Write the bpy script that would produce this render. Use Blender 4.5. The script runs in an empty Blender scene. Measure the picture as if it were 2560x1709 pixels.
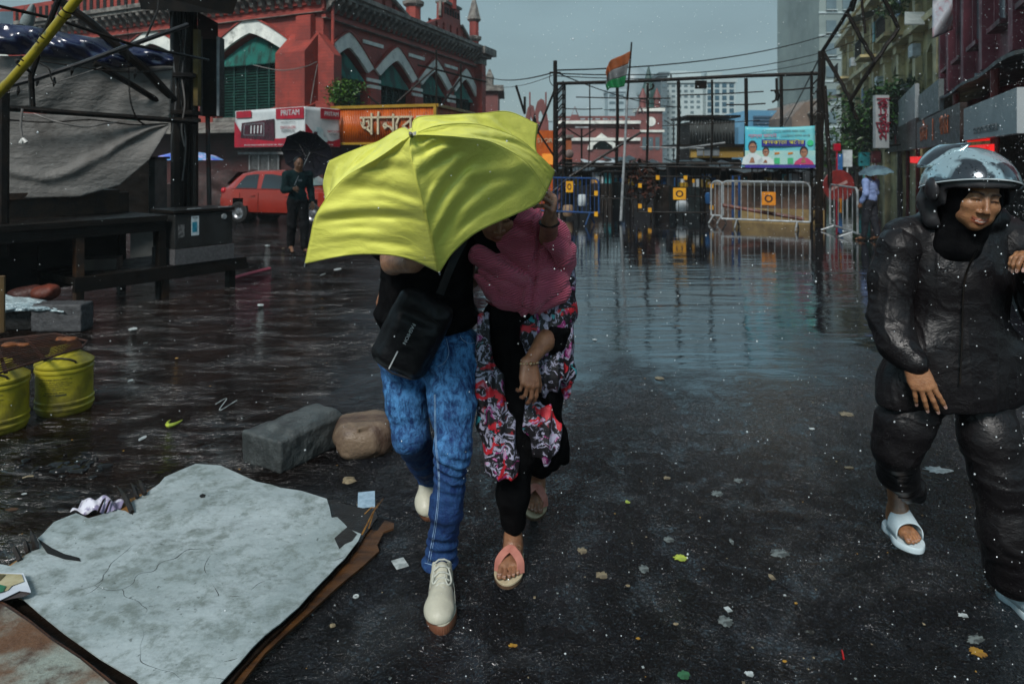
import bpy, math, random
import numpy as np
from mathutils import Vector, Matrix, Euler
from mathutils.geometry import tessellate_polygon
R = math.radians
PI = math.pi
scene = bpy.context.scene
C = scene.collection
# ------------------------------------------------------------------ camera
CAM_Z, F, HX, HY = 1.62, 1750.0, 1280.0, 395.0
cam_d = bpy.data.cameras.new("camera")
cam = bpy.data.objects.new("camera", cam_d)
C.objects.link(cam)
cam.location = (0, 0, CAM_Z)
cam.rotation_euler = (R(90), 0, 0)
cam_d.sensor_width = 36.0
cam_d.lens = 36.0 * F / 2560.0
cam_d.shift_y = -(854.5 - HY) / 2560.0
cam_d.clip_start = 0.05
cam_d.clip_end = 2000
cam_d.dof.use_dof = True
cam_d.dof.focus_distance = 2.35
cam_d.dof.aperture_fstop = 5.0
scene.camera = cam
# ------------------------------------------------------------------ world
w = bpy.data.worlds.new("World")
scene.world = w
w.use_nodes = True
nt = w.node_tree
nt.nodes.clear()
SUN_EL, SUN_ROT = R(44), R(200)
out = nt.nodes.new('ShaderNodeOutputWorld')
bg = nt.nodes.new('ShaderNodeBackground')
bg.inputs['Strength'].default_value = 0.1
sky = nt.nodes.new('ShaderNodeTexSky')
sky.sky_type = 'NISHITA'
sky.sun_disc = False
sky.sun_elevation = SUN_EL
sky.sun_rotation = SUN_ROT
tc = nt.nodes.new('ShaderNodeTexCoord')
sep = nt.nodes.new('ShaderNodeSeparateXYZ')
nt.links.new(tc.outputs['Generated'], sep.inputs[0])
ramp = nt.nodes.new('ShaderNodeValToRGB')          # overcast: horizon to zenith
el = ramp.color_ramp.elements
el[0].position = 0.0; el[0].color = (0.285, 0.385, 0.400, 1)
el[1].position = 1.0; el[1].color = (0.20, 0.25, 0.275, 1)
e = el.new(0.12); e.color = (0.205, 0.295, 0.312, 1)
e = el.new(0.225); e.color = (0.195, 0.285, 0.302, 1)
e = el.new(0.28); e.color = (0.36, 0.66, 0.80, 1)
e = el.new(0.42); e.color = (0.33, 0.56, 0.67, 1)
e = el.new(0.60); e.color = (0.27, 0.37, 0.42, 1)
nt.links.new(sep.outputs['Z'], ramp.inputs[0])
mp = nt.nodes.new('ShaderNodeMapping'); mp.inputs['Scale'].default_value = (1.0, 1.0, 3.2)
nz = nt.nodes.new('ShaderNodeTexNoise'); nz.inputs['Scale'].default_value = 2.6; nz.inputs['Detail'].default_value = 5
nt.links.new(tc.outputs['Generated'], mp.inputs[0]); nt.links.new(mp.outputs[0], nz.inputs['Vector'])
mr = nt.nodes.new('ShaderNodeMapRange')
mr.inputs['From Min'].default_value = 0.3; mr.inputs['From Max'].default_value = 0.7
mr.inputs['To Min'].default_value = 0.80 * 4.4; mr.inputs['To Max'].default_value = 1.16 * 4.4
nt.links.new(nz.outputs[0], mr.inputs['Value'])
vm = nt.nodes.new('ShaderNodeVectorMath'); vm.operation = 'SCALE'
nt.links.new(ramp.outputs[0], vm.inputs[0]); nt.links.new(mr.outputs[0], vm.inputs['Scale'])
mx = nt.nodes.new('ShaderNodeMix'); mx.data_type = 'RGBA'; mx.inputs[0].default_value = 0.94
nt.links.new(sky.outputs[0], mx.inputs[6]); nt.links.new(vm.outputs[0], mx.inputs[7])
nt.links.new(mx.outputs[2], bg.inputs[0]); nt.links.new(bg.outputs[0], out.inputs[0])
# ------------------------------------------------------------------ sun (overcast, very soft)
sd = bpy.data.lights.new("sun", 'SUN')
sd.energy = 1.5
sd.angle = R(16)
sd.color = (1.0, 0.97, 0.93)
sun = bpy.data.objects.new("sun", sd)
C.objects.link(sun)
_az = R(200)   # from behind the camera, high and a little to the left
sun_dir = Vector((math.sin(_az) * math.cos(SUN_EL), math.cos(_az) * math.cos(SUN_EL), math.sin(SUN_EL)))
sun.rotation_euler = sun_dir.to_track_quat('Z', 'Y').to_euler()
scene.view_settings.view_transform = 'Standard'
scene.view_settings.look = 'None'
scene.view_settings.exposure = 1.3
scene.view_settings.gamma = 1.0
scene.cycles.use_denoising = True
scene.cycles.max_bounces = 8
scene.cycles.volume_bounces = 0
scene.cycles.sample_clamp_indirect = 4.0
# ------------------------------------------------------------------ helpers
def P(x, y, Y):
 """photo pixel (2560 wide) at depth Y -> world"""
 return Vector(((x - HX) / F * Y, Y, CAM_Z - (y - HY) / F * Y))
def G(x, y, z=0.0):
 """photo pixel lying on the horizontal plane z -> world"""
 Y = (CAM_Z - z) * F / (y - HY)
 return Vector(((x - HX) / F * Y, Y, z))
class Frame:
 """vertical plane through (cx, cy) along unit direction d; s along, z up, n outwards"""
 def __init__(s, cx, cy, dx, dy, flip=False):
  l = math.hypot(dx, dy)
  s.c = Vector((cx, cy, 0)); s.d = Vector((dx / l, dy / l, 0))
  s.n = Vector((s.d.y, -s.d.x, 0))
  if flip: s.n = -s.n
 def hit(s, x, y):
  m = (x - HX) / F
  t = (m * s.c.y - s.c.x) / (s.d.x - m * s.d.y)
  Y = s.c.y + s.d.y * t
  return t, CAM_Z - (y - HY) / F * Y
 def w(s, t, z, n=0.0):
  return s.c + s.d * t + s.n * n + Vector((0, 0, z))
 def mat(s, t=0, z=0, n=0):
  """local x along, local y up, local z outwards"""
  o = s.w(t, z, n)
  return Matrix(((s.d.x, 0, s.n.x, o.x), (s.d.y, 0, s.n.y, o.y), (0, 1, 0, o.z), (0, 0, 0, 1)))
def mixn(nt, fac, a, b):
 m = nt.nodes.new('ShaderNodeMix'); m.data_type = 'RGBA'
 for s, v in ((m.inputs[0], fac), (m.inputs[6], a), (m.inputs[7], b)):
  if hasattr(v, 'is_output') or isinstance(v, bpy.types.NodeSocket): nt.links.new(v, s)
  elif isinstance(v, (int, float)): s.default_value = v
  else: s.default_value = (*v[:3], 1)
 return m.outputs[2]
def mth(nt, op, a, b=None, c=None, clamp=False):
 m = nt.nodes.new('ShaderNodeMath'); m.operation = op; m.use_clamp = clamp
 for i, v in enumerate((a, b, c)):
  if v is None: continue
  if isinstance(v, bpy.types.NodeSocket): nt.links.new(v, m.inputs[i])
  else: m.inputs[i].default_value = v
 return m.outputs[0]
def noise(nt, vec, scale, detail=4, rough=0.55, dist=0.0, stretch=None):
 if stretch:
  mp = nt.nodes.new('ShaderNodeMapping'); mp.inputs['Scale'].default_value = stretch
  nt.links.new(vec, mp.inputs[0]); vec = mp.outputs[0]
 n = nt.nodes.new('ShaderNodeTexNoise')
 n.inputs['Scale'].default_value = scale; n.inputs['Detail'].default_value = detail
 n.inputs['Roughness'].default_value = rough; n.inputs['Distortion'].default_value = dist
 nt.links.new(vec, n.inputs['Vector'])
 return n.outputs[0]
def rng(nt, v, a, b, c=0.0, d=1.0, smooth=True):
 m = nt.nodes.new('ShaderNodeMapRange')
 if smooth: m.interpolation_type = 'SMOOTHSTEP'
 m.inputs['From Min'].default_value = a; m.inputs['From Max'].default_value = b
 m.inputs['To Min'].default_value = c; m.inputs['To Max'].default_value = d
 nt.links.new(v, m.inputs['Value'])
 return m.outputs[0]
def newmat(name):
 m = bpy.data.materials.new(name); m.use_nodes = True
 nt = m.node_tree
 b = nt.nodes['Principled BSDF']
 tc = nt.nodes.new('ShaderNodeTexCoord')
 return m, nt, b, tc.outputs['Object']
def bumpn(nt, h, strength, dist, prev=None):
 b = nt.nodes.new('ShaderNodeBump'); b.inputs['Strength'].default_value = strength
 b.inputs['Distance'].default_value = dist
 nt.links.new(h, b.inputs['Height'])
 if prev is not None: nt.links.new(prev, b.inputs['Normal'])
 return b.outputs[0]
_M = {}
def pm(name, c, c2=None, rough=0.5, scale=4.0, bump=0.0, bscale=40.0, metal=0.0, coat=0.0, spec=0.32,
  lo=0.35, hi=0.65, stretch=None, dirt=None, dscale=2.0, dlo=0.5, dhi=0.7, attr=False, trans=0.0, sheen=0.0, emit=None, estr=1.0, subs=0.0):
 """procedural material: two tones mixed by noise, optional dirt, bump, roughness variation"""
 if name in _M: return _M[name]
 m, nt, b, co = newmat(name)
 c2 = c2 or tuple(v * 0.6 for v in c)
 n = noise(nt, co, scale, 5, 0.6, stretch=stretch)
 col = mixn(nt, rng(nt, n, lo, hi), c, c2)
 if attr:
  a = nt.nodes.new('ShaderNodeVertexColor'); a.layer_name = 'Col'
  mm = nt.nodes.new('ShaderNodeMix'); mm.data_type = 'RGBA'; mm.blend_type = 'MULTIPLY'; mm.inputs[0].default_value = 1
  nt.links.new(col, mm.inputs[6]); nt.links.new(a.outputs[0], mm.inputs[7]); col = mm.outputs[2]
 if dirt:
  dn = noise(nt, co, dscale, 6, 0.65)
  col = mixn(nt, rng(nt, dn, dlo, dhi), col, dirt)
 nt.links.new(col, b.inputs['Base Color'])
 rn = noise(nt, co, scale * 2.3, 3)
 nt.links.new(rng(nt, rn, 0.3, 0.7, max(0.03, rough * 0.75), min(1.0, rough * 1.25)), b.inputs['Roughness'])
 b.inputs['Metallic'].default_value = metal
 b.inputs['Coat Weight'].default_value = coat; b.inputs['Coat Roughness'].default_value = 0.12
 b.inputs['Specular IOR Level'].default_value = spec
 if trans: b.inputs['Transmission Weight'].default_value = trans
 if sheen: b.inputs['Sheen Weight'].default_value = sheen
 if subs: b.inputs['Subsurface Weight'].default_value = subs; b.inputs['Subsurface Radius'].default_value = (0.02, 0.008, 0.004)
 if bump:
  h = noise(nt, co, bscale, 4, 0.6, stretch=stretch)
  nt.links.new(bumpn(nt, h, 1.0, bump), b.inputs['Normal'])
 if emit:
  b.inputs['Emission Color'].default_value = (*emit, 1); b.inputs['Emission Strength'].default_value = estr
 _M[name] = m
 return m
ROOTM = {}
def tag(o, label=None, cat=None, group=None, kind=None):
 if label: o['label'] = label
 if cat: o['category'] = cat
 if group: o['group'] = group
 if kind: o['kind'] = kind
 return o
def thing(name, label, cat, loc=(0, 0, 0), rotz=0.0, group=None, scale=1.0):
 o = bpy.data.objects.new(name, None); C.objects.link(o)
 o.empty_display_size = 0.1
 o.location = loc; o.rotation_euler = (0, 0, rotz); o.scale = (scale,) * 3
 ROOTM[o.name] = Matrix.LocRotScale(Vector(loc), Euler((0, 0, rotz)), Vector((scale,) * 3))
 return tag(o, label, cat, group)
def copy_tree(o, parent=None, loc=None, rotz=None, label=None, group=None, scale=None):
 c = o.copy(); C.objects.link(c); c.parent = parent
 if loc is not None: c.location = loc
 if rotz is not None: c.rotation_euler = (0, 0, rotz)
 if scale is not None: c.scale = (scale,) * 3
 if label: c['label'] = label
 if group: c['group'] = group
 for ch in list(o.children):
  copy_tree(ch, c)
 return c
class MB:
 def __init__(s, M=None):
  s.v = []; s.f = []; s.mi = []; s.M = M; s.cm = 0
 def add(s, vs, fs, M=None):
  o = len(s.v)
  if M is not None: vs = [M @ Vector(v) for v in vs]
  if s.M is not None: vs = [s.M @ Vector(v) for v in vs]
  s.v += [tuple(v) for v in vs]
  s.f += [tuple(i + o for i in f) for f in fs]
  s.mi += [s.cm] * len(fs)
  return s
 def box(s, c, size, rotz=0.0, M=None, taper=1.0):
  x, y, z = [v / 2 for v in size]
  vs = [(sx * x * (taper if sz > 0 else 1), sy * y * (taper if sz > 0 else 1), sz * z) for sz in (-1, 1) for sy in (-1, 1) for sx in (-1, 1)]
  fs = [(0, 2, 3, 1), (4, 5, 7, 6), (0, 1, 5, 4), (2, 6, 7, 3), (0, 4, 6, 2), (1, 3, 7, 5)]
  T = Matrix.Translation(Vector(c)) @ Matrix.Rotation(rotz, 4, 'Z')
  if M is not None: T = M @ T
  return s.add(vs, fs, T)
 def lbox(s, x0, x1, y0, y1, z0, z1, M=None):
  return s.box(((x0 + x1) / 2, (y0 + y1) / 2, (z0 + z1) / 2), (x1 - x0, y1 - y0, z1 - z0), 0, M)
 def beam(s, a, b, w, h=None, up=Vector((0, 0, 1))):
  h = h or w
  a = Vector(a); b = Vector(b); d = (b - a)
  L = d.length; d.normalize()
  if abs(d.dot(up)) > 0.98: up = Vector((1, 0, 0))
  x = d.cross(up).normalized(); z = x.cross(d)
  vs = []
  for p in (a, b):
   for (i, j) in ((-1, -1), (1, -1), (1, 1), (-1, 1)):
    vs.append(p + x * (i * w / 2) + z * (j * h / 2))
  return s.add(vs, [(3, 2, 1, 0), (4, 5, 6, 7), (0, 1, 5, 4), (1, 2, 6, 5), (2, 3, 7, 6), (3, 0, 4, 7)])
 def tube(s, pts, r, n=8, cap=True):
  pts = [Vector(p) for p in pts]
  m = len(pts)
  rs = r if isinstance(r, (list, tuple)) else [r] * m
  vs = []; prev = None
  for i, p in enumerate(pts):
   d = (pts[min(i + 1, m - 1)] - pts[max(i - 1, 0)])
   if d.length < 1e-9: d = Vector((0, 0, 1))
   d.normalize()
   if prev is None:
    up = Vector((0, 0, 1)) if abs(d.z) < 0.9 else Vector((1, 0, 0))
    x = d.cross(up).normalized()
   else:
    x = prev - d * prev.dot(d)
    x = x.normalized() if x.length > 1e-6 else d.cross(Vector((0, 0, 1))).normalized()
   prev = x; y = d.cross(x)
   for k in range(n):
    a = 2 * PI * k / n
    vs.append(p + (x * math.cos(a) + y * math.sin(a)) * rs[i])
  fs = [(i * n + k, i * n + (k + 1) % n, (i + 1) * n + (k + 1) % n, (i + 1) * n + k) for i in range(m - 1) for k in range(n)]
  if cap: fs += [tuple(range(n - 1, -1, -1)), tuple((m - 1) * n + k for k in range(n))]
  return s.add(vs, fs)
 def lathe(s, prof, n=24, M=None, cap=True):
  vs = [(r * math.cos(2 * PI * k / n), r * math.sin(2 * PI * k / n), z) for r, z in prof for k in range(n)]
  m = len(prof)
  fs = [(i * n + k, i * n + (k + 1) % n, (i + 1) * n + (k + 1) % n, (i + 1) * n + k) for i in range(m - 1) for k in range(n)]
  if cap: fs += [tuple(range(n - 1, -1, -1)), tuple((m - 1) * n + k for k in range(n))]
  return s.add(vs, fs, M)
 def sph(s, c, r, n=10, m=7, sc=(1, 1, 1)):
  prof = [(max(1e-4, r * math.sin(PI * i / m)), -r * math.cos(PI * i / m)) for i in range(m + 1)]
  return s.lathe(prof, n, Matrix.Translation(Vector(c)) @ Matrix.Diagonal((*sc, 1)))
 def plate(s, outer, holes=(), depth=0.1, M=None):
  """flat polygon (x, y) with holes, front at z=0, back at z=-depth"""
  loops = [list(outer)] + [list(h) for h in holes]
  flat = [p for l in loops for p in l]
  tris = tessellate_polygon([[Vector((p[0], p[1], 0)) for p in l] for l in loops])
  n = len(flat)
  vs = [(p[0], p[1], 0) for p in flat] + [(p[0], p[1], -depth) for p in flat]
  fs = []
  for t in tris:
   a, b, c = (Vector(vs[i]) for i in t)
   if (b - a).cross(c - a).z < 0: t = (t[0], t[2], t[1])
   fs.append(tuple(t)); fs.append(tuple(i + n for i in reversed(t)))
  o = 0
  for l in loops:
   L = len(l)
   for i in range(L):
    j = (i + 1) % L
    fs.append((o + i, o + i + n, o + j + n, o + j))
   o += L
  return s.add(vs, fs, M)
 def grid(s, fn, nu, nv, thick=0.0):
  vs = [Vector(fn(i / nu, j / nv)) for j in range(nv + 1) for i in range(nu + 1)]
  W = nu + 1
  fs = [(j * W + i, j * W + i + 1, (j + 1) * W + i + 1, (j + 1) * W + i) for j in range(nv) for i in range(nu)]
  if thick:
   n = len(vs); off = []
   for j in range(nv + 1):
    for i in range(nu + 1):
     a = vs[j * W + min(i + 1, nu)] - vs[j * W + max(i - 1, 0)]
     b = vs[min(j + 1, nv) * W + i] - vs[max(j - 1, 0) * W + i]
     nn = a.cross(b)
     nn = nn.normalized() if nn.length > 1e-9 else Vector((0, 0, 1))
     off.append(vs[j * W + i] - nn * thick)
   vs += off
   fs2 = [tuple(x + n for x in reversed(f)) for f in fs]
   rim = []
   for i in range(nu):
    rim.append((i + 1, i, i + n, i + 1 + n)); a = nv * W + i; rim.append((a, a + 1, a + 1 + n, a + n))
   for j in range(nv):
    rim.append((j * W, (j + 1) * W, (j + 1) * W + n, j * W + n)); a = j * W + nu; rim.append((a + W, a, a + n, a + W + n))
   fs = fs + fs2 + rim
  return s.add(vs, fs)
 def text(s, txt, size, M, depth=0.003, align='CENTER', sx=1.0, shear=0.0):
  cu = bpy.data.curves.new('t', 'FONT'); cu.body = txt; cu.size = size; cu.extrude = depth / 2
  cu.align_x = align; cu.align_y = 'CENTER'; cu.shear = shear; cu.resolution_u = 3
  ob = bpy.data.objects.new('t', cu); C.objects.link(ob)
  me = bpy.data.meshes.new_from_object(ob.evaluated_get(bpy.context.evaluated_depsgraph_get()))
  T = M @ Matrix.Diagonal((sx, 1, 1, 1))
  s.add([v.co.copy() for v in me.vertices], [tuple(p.vertices) for p in me.polygons], T)
  bpy.data.objects.remove(ob); bpy.data.curves.remove(cu); bpy.data.meshes.remove(me)
  return s
 def build(s, name, mat, parent=None, smooth=False, bevel=0.0, sub=0):
  me = bpy.data.meshes.new(name)
  vs = s.v
  root = parent
  while root is not None and root.name not in ROOTM: root = root.parent
  if root is not None:
   Mi = ROOTM[root.name].inverted()
   vs = [tuple(Mi @ Vector(v)) for v in vs]
  off = Vector((0, 0, 0))
  if parent is None and vs:   # top-level: put the origin at the foot of the thing
   a = np.array(vs); off = Vector(((a[:, 0].min() + a[:, 0].max()) / 2, (a[:, 1].min() + a[:, 1].max()) / 2, a[:, 2].min()))
   vs = [(v[0] - off.x, v[1] - off.y, v[2] - off.z) for v in vs]
  me.from_pydata(vs, [], s.f)
  mats = mat if isinstance(mat, (list, tuple)) else [mat]
  for m in mats: me.materials.append(m)
  if len(mats) > 1: me.polygons.foreach_set('material_index', s.mi)
  if smooth:
   me.shade_smooth() if smooth is True else me.polygons.foreach_set('use_smooth', [True] * len(me.polygons))
  o = bpy.data.objects.new(name, me); C.objects.link(o)
  o.location = off
  if smooth == 'auto': me.set_sharp_from_angle(angle=R(35))
  if parent is not None: o.parent = parent
  if bevel:
   b = o.modifiers.new('bevel', 'BEVEL'); b.width = bevel; b.segments = 2; b.limit_method = 'ANGLE'; b.angle_limit = R(40)
  if sub:
   b = o.modifiers.new('sub', 'SUBSURF'); b.levels = sub; b.render_levels = sub
  me.update()
  return o
# ---- numpy noise and a small signed-distance modeller (bodies and clothes are grown as one surface)
def _h(i, j, k):
 n = (i * 73856093) ^ (j * 19349663) ^ (k * 83492791)
 n = (n ^ (n >> 13)) * 1274126177
 n = n & 0x7fffffff
 return (n % 65536) / 32768.0 - 1.0
def vnoise(Pt, sc=1.0, seed=0):
 p = np.asarray(Pt, dtype=np.float64) * sc + seed * 17.31
 i = np.floor(p).astype(np.int64); f = p - i
 u = f * f * (3 - 2 * f)
 r = 0
 for a in (0, 1):
  for b in (0, 1):
   for c in (0, 1):
    wgt = (u[:, 0] if a else 1 - u[:, 0]) * (u[:, 1] if b else 1 - u[:, 1]) * (u[:, 2] if c else 1 - u[:, 2])
    r = r + wgt * _h(i[:, 0] + a, i[:, 1] + b, i[:, 2] + c)
 return r
class Sdf:
 def __init__(s, lo, hi, h):
  s.lo = np.array(lo, dtype=np.float32); s.h = h
  s.n = np.ceil((np.array(hi) - np.array(lo)) / h).astype(int) + 1
  s.F = np.full(tuple(s.n), 0.5, dtype=np.float32)
  s.ax = [s.lo[i] + np.arange(s.n[i], dtype=np.float32) * h for i in range(3)]
 def _sl(s, lo, hi):
  a = np.clip(np.floor((np.array(lo) - s.lo) / s.h).astype(int), 0, s.n)
  b = np.clip(np.ceil((np.array(hi) - s.lo) / s.h).astype(int) + 1, 0, s.n)
  return tuple(slice(int(a[i]), int(b[i])) for i in range(3))
 def _mix(s, sl, d, k, sub):
  A = s.F[sl]
  if sub:
   k = max(k, 1e-5); h = np.maximum(k - np.abs(A + d), 0) / k
   s.F[sl] = np.maximum(A, -d) + h * h * k * 0.25
  else:
   k = max(k, 1e-5); h = np.maximum(k - np.abs(A - d), 0) / k
   s.F[sl] = np.minimum(A, d) - h * h * k * 0.25
 def _xyz(s, sl):
  return s.ax[0][sl[0]][:, None, None], s.ax[1][sl[1]][None, :, None], s.ax[2][sl[2]][None, None, :]
 def cap(s, a, b, ra, rb=None, k=0.02, sub=False, flat=None):
  """tapered capsule; flat = (side vector, ratio) squashes the section across the side vector"""
  rb = ra if rb is None else rb
  a = np.array(a, dtype=np.float32); b = np.array(b, dtype=np.float32)
  m = max(ra, rb) + k + 2 * s.h + 0.01
  sl = s._sl(np.minimum(a, b) - m, np.maximum(a, b) + m)
  X, Y, Z = s._xyz(sl)
  ab = b - a; L2 = max(float(ab @ ab), 1e-9)
  px, py, pz = X - a[0], Y - a[1], Z - a[2]
  t = np.clip((px * ab[0] + py * ab[1] + pz * ab[2]) / L2, 0, 1)
  qx, qy, qz = px - t * ab[0], py - t * ab[1], pz - t * ab[2]
  if flat is not None:
   sv = np.array(flat[0], dtype=np.float32); sv = sv / np.linalg.norm(sv)
   c = (qx * sv[0] + qy * sv[1] + qz * sv[2]); e = (1.0 / flat[1] - 1.0)
   qx, qy, qz = qx + c * sv[0] * e, qy + c * sv[1] * e, qz + c * sv[2] * e
  d = np.sqrt(qx * qx + qy * qy + qz * qz) - (ra + (rb - ra) * t)
  s._mix(sl, d, k, sub)
  return s
 def chain(s, pts, rs, k=0.02, flat=None, sub=False):
  for i in range(len(pts) - 1): s.cap(pts[i], pts[i + 1], rs[i], rs[i + 1], k, sub, flat)
  return s
 def ell(s, c, r, rot=None, k=0.02, sub=False):
  c = np.array(c, dtype=np.float32); r = np.array(r, dtype=np.float32)
  m = float(r.max()) + k + 2 * s.h + 0.01
  sl = s._sl(c - m, c + m)
  X, Y, Z = s._xyz(sl)
  x, y, z = X - c[0], Y - c[1], Z - c[2]
  if rot is not None:
   Q = np.array(Euler(rot).to_matrix().transposed(), dtype=np.float32)
   x, y, z = (Q[0][0] * x + Q[0][1] * y + Q[0][2] * z, Q[1][0] * x + Q[1][1] * y + Q[1][2] * z, Q[2][0] * x + Q[2][1] * y + Q[2][2] * z)
  k0 = np.sqrt((x / r[0]) ** 2 + (y / r[1]) ** 2 + (z / r[2]) ** 2)
  k1 = np.sqrt((x / r[0] ** 2) ** 2 + (y / r[1] ** 2) ** 2 + (z / r[2] ** 2) ** 2) + 1e-9
  s._mix(sl, k0 * (k0 - 1) / k1, k, sub)
  return s
 def box(s, c, r, rot=None, rad=0.01, k=0.01, sub=False):
  c = np.array(c, dtype=np.float32); r = np.array(r, dtype=np.float32)
  m = float(np.linalg.norm(r)) + k + 2 * s.h
  sl = s._sl(c - m, c + m); X, Y, Z = s._xyz(sl)
  x, y, z = X - c[0], Y - c[1], Z - c[2]
  if rot is not None:
   Q = np.array(Euler(rot).to_matrix().transposed(), dtype=np.float32)
   x, y, z = (Q[0][0] * x + Q[0][1] * y + Q[0][2] * z, Q[1][0] * x + Q[1][1] * y + Q[1][2] * z, Q[2][0] * x + Q[2][1] * y + Q[2][2] * z)
  q = [np.abs(v) - (r[i] - rad) for i, v in enumerate((x, y, z))]
  d = np.sqrt(sum(np.maximum(v, 0) ** 2 for v in q)) + np.minimum(np.maximum(q[0], np.maximum(q[1], q[2])), 0) - rad
  s._mix(sl, d, k, sub)
  return s
 def mesh(s):
  F = s.F; F[0] = F[-1] = 0.1; F[:, 0] = F[:, -1] = 0.1; F[:, :, 0] = F[:, :, -1] = 0.1
  S = F < 0
  nx, ny, nz = (d - 1 for d in F.shape)
  cnt = np.zeros((nx, ny, nz), dtype=np.int8)
  for a in (0, 1):
   for b in (0, 1):
    for c in (0, 1): cnt += S[a:a + nx, b:b + ny, c:c + nz]
  act = (cnt > 0) & (cnt < 8)
  idx = np.argwhere(act)
  ID = np.full(act.shape, -1, dtype=np.int32); ID[act] = np.arange(len(idx))
  acc = np.zeros((len(idx), 3)); num = np.zeros(len(idx))
  cs = [(a, b, c) for a in (0, 1) for b in (0, 1) for c in (0, 1)]
  val = {c: F[idx[:, 0] + c[0], idx[:, 1] + c[1], idx[:, 2] + c[2]] for c in cs}
  for c0 in cs:
   for ax in range(3):
    if c0[ax]: continue
    c1 = list(c0); c1[ax] = 1; c1 = tuple(c1)
    v0, v1 = val[c0], val[c1]
    m = (v0 < 0) != (v1 < 0)
    t = np.where(m, v0 / np.where(m, v0 - v1, 1), 0)
    p = np.tile(np.array(c0, dtype=float), (len(idx), 1)); p[:, ax] += t
    acc[m] += p[m]; num[m] += 1
  V = s.lo + (idx + acc / num[:, None]) * s.h
  quads = []
  for ax in range(3):
   o = [(0, 0), (1, 0), (1, 1), (0, 1)]
   sl0 = [slice(1, d) for d in (nx, ny, nz)]; sl0[ax] = slice(0, (nx, ny, nz)[ax])
   sl1 = list(sl0); sl1[ax] = slice(1, (nx, ny, nz)[ax] + 1)
   A, B = S[tuple(sl0)], S[tuple(sl1)]
   for flip in (0, 1):
    e = np.argwhere(A & ~B if not flip else ~A & B)
    if not len(e): continue
    for k in range(3):
     if k != ax: e[:, k] += 1
    u, v = [(1, 2), (2, 0), (0, 1)][ax]
    q = []
    for (du, dv) in ((-1, -1), (0, -1), (0, 0), (-1, 0)):
     w_ = e.copy(); w_[:, u] += du; w_[:, v] += dv
     q.append(ID[w_[:, 0], w_[:, 1], w_[:, 2]])
    q = np.stack(q, 1)
    quads.append(q[:, ::-1] if flip else q)
  return V, np.concatenate(quads)
def normals(V, Q):
 fn = np.cross(V[Q[:, 2]] - V[Q[:, 0]], V[Q[:, 3]] - V[Q[:, 1]])
 N = np.zeros_like(V)
 for i in range(4): np.add.at(N, Q[:, i], fn)
 return N / (np.linalg.norm(N, axis=1, keepdims=True) + 1e-12)
def relax(V, Q, it=2, f=0.5):
 e = np.concatenate([Q[:, [0, 1]], Q[:, [1, 2]], Q[:, [2, 3]], Q[:, [3, 0]]])
 n = len(V)
 deg = np.bincount(e[:, 0], minlength=n) + np.bincount(e[:, 1], minlength=n)
 for _ in range(it):
  A = np.zeros_like(V)
  for k in range(3):
   A[:, k] = np.bincount(e[:, 0], V[e[:, 1], k], n) + np.bincount(e[:, 1], V[e[:, 0], k], n)
  V = V + f * (A / deg[:, None] - V)
 return V
def npmesh(name, V, Q, mat, parent, color=None, smooth=True):
 root = parent
 while root is not None and root.name not in ROOTM: root = root.parent
 if root is not None:
  Mi = np.array(ROOTM[root.name].inverted()); V = V @ Mi[:3, :3].T + Mi[:3, 3]
 me = bpy.data.meshes.new(name)
 me.vertices.add(len(V)); me.vertices.foreach_set('co', V.astype(np.float32).ravel())
 me.loops.add(Q.size); me.loops.foreach_set('vertex_index', Q.astype(np.int32).ravel())
 me.polygons.add(len(Q)); me.polygons.foreach_set('loop_start', np.arange(0, Q.size, 4, dtype=np.int32))
 me.update(calc_edges=True)
 if smooth: me.polygons.foreach_set('use_smooth', np.ones(len(Q), dtype=bool))
 if color is not None:
  at = me.color_attributes.new('Col', 'FLOAT_COLOR', 'POINT')
  at.data.foreach_set('color', np.concatenate([color, np.ones((len(V), 1))], 1).astype(np.float32).ravel())
 me.materials.append(mat)
 o = bpy.data.objects.new(name, me); C.objects.link(o); o.parent = parent
 return o
def grow(name, S, mat, parent, disp=None, color=None, it=2, M=None):
 V, Q = S.mesh(); V = relax(V, Q, it)
 if disp is not None:
  N = normals(V, Q); V = V + N * disp(V, N)[:, None]
 S.F = None
 cl = color(V) if color else None
 if M is not None: A = np.array(M); V = V @ A[:3, :3].T + A[:3, 3]
 return npmesh(name, V, Q, mat, parent, cl)
def spline(pts, n):
 """Catmull-Rom through pts (tuples), n samples"""
 p = [Vector(q) for q in pts]; p = [p[0] * 2 - p[1]] + p + [p[-1] * 2 - p[-2]]
 m = len(p) - 3; o = []
 for i in range(n):
  t = i / (n - 1) * m; k = min(int(t), m - 1); t -= k
  a, b, c, d = p[k:k + 4]
  o.append(0.5 * ((2 * b) + (c - a) * t + (2 * a - 5 * b + 4 * c - d) * t * t + (3 * b - a - 3 * c + d) * t * t * t))
 return o
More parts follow.
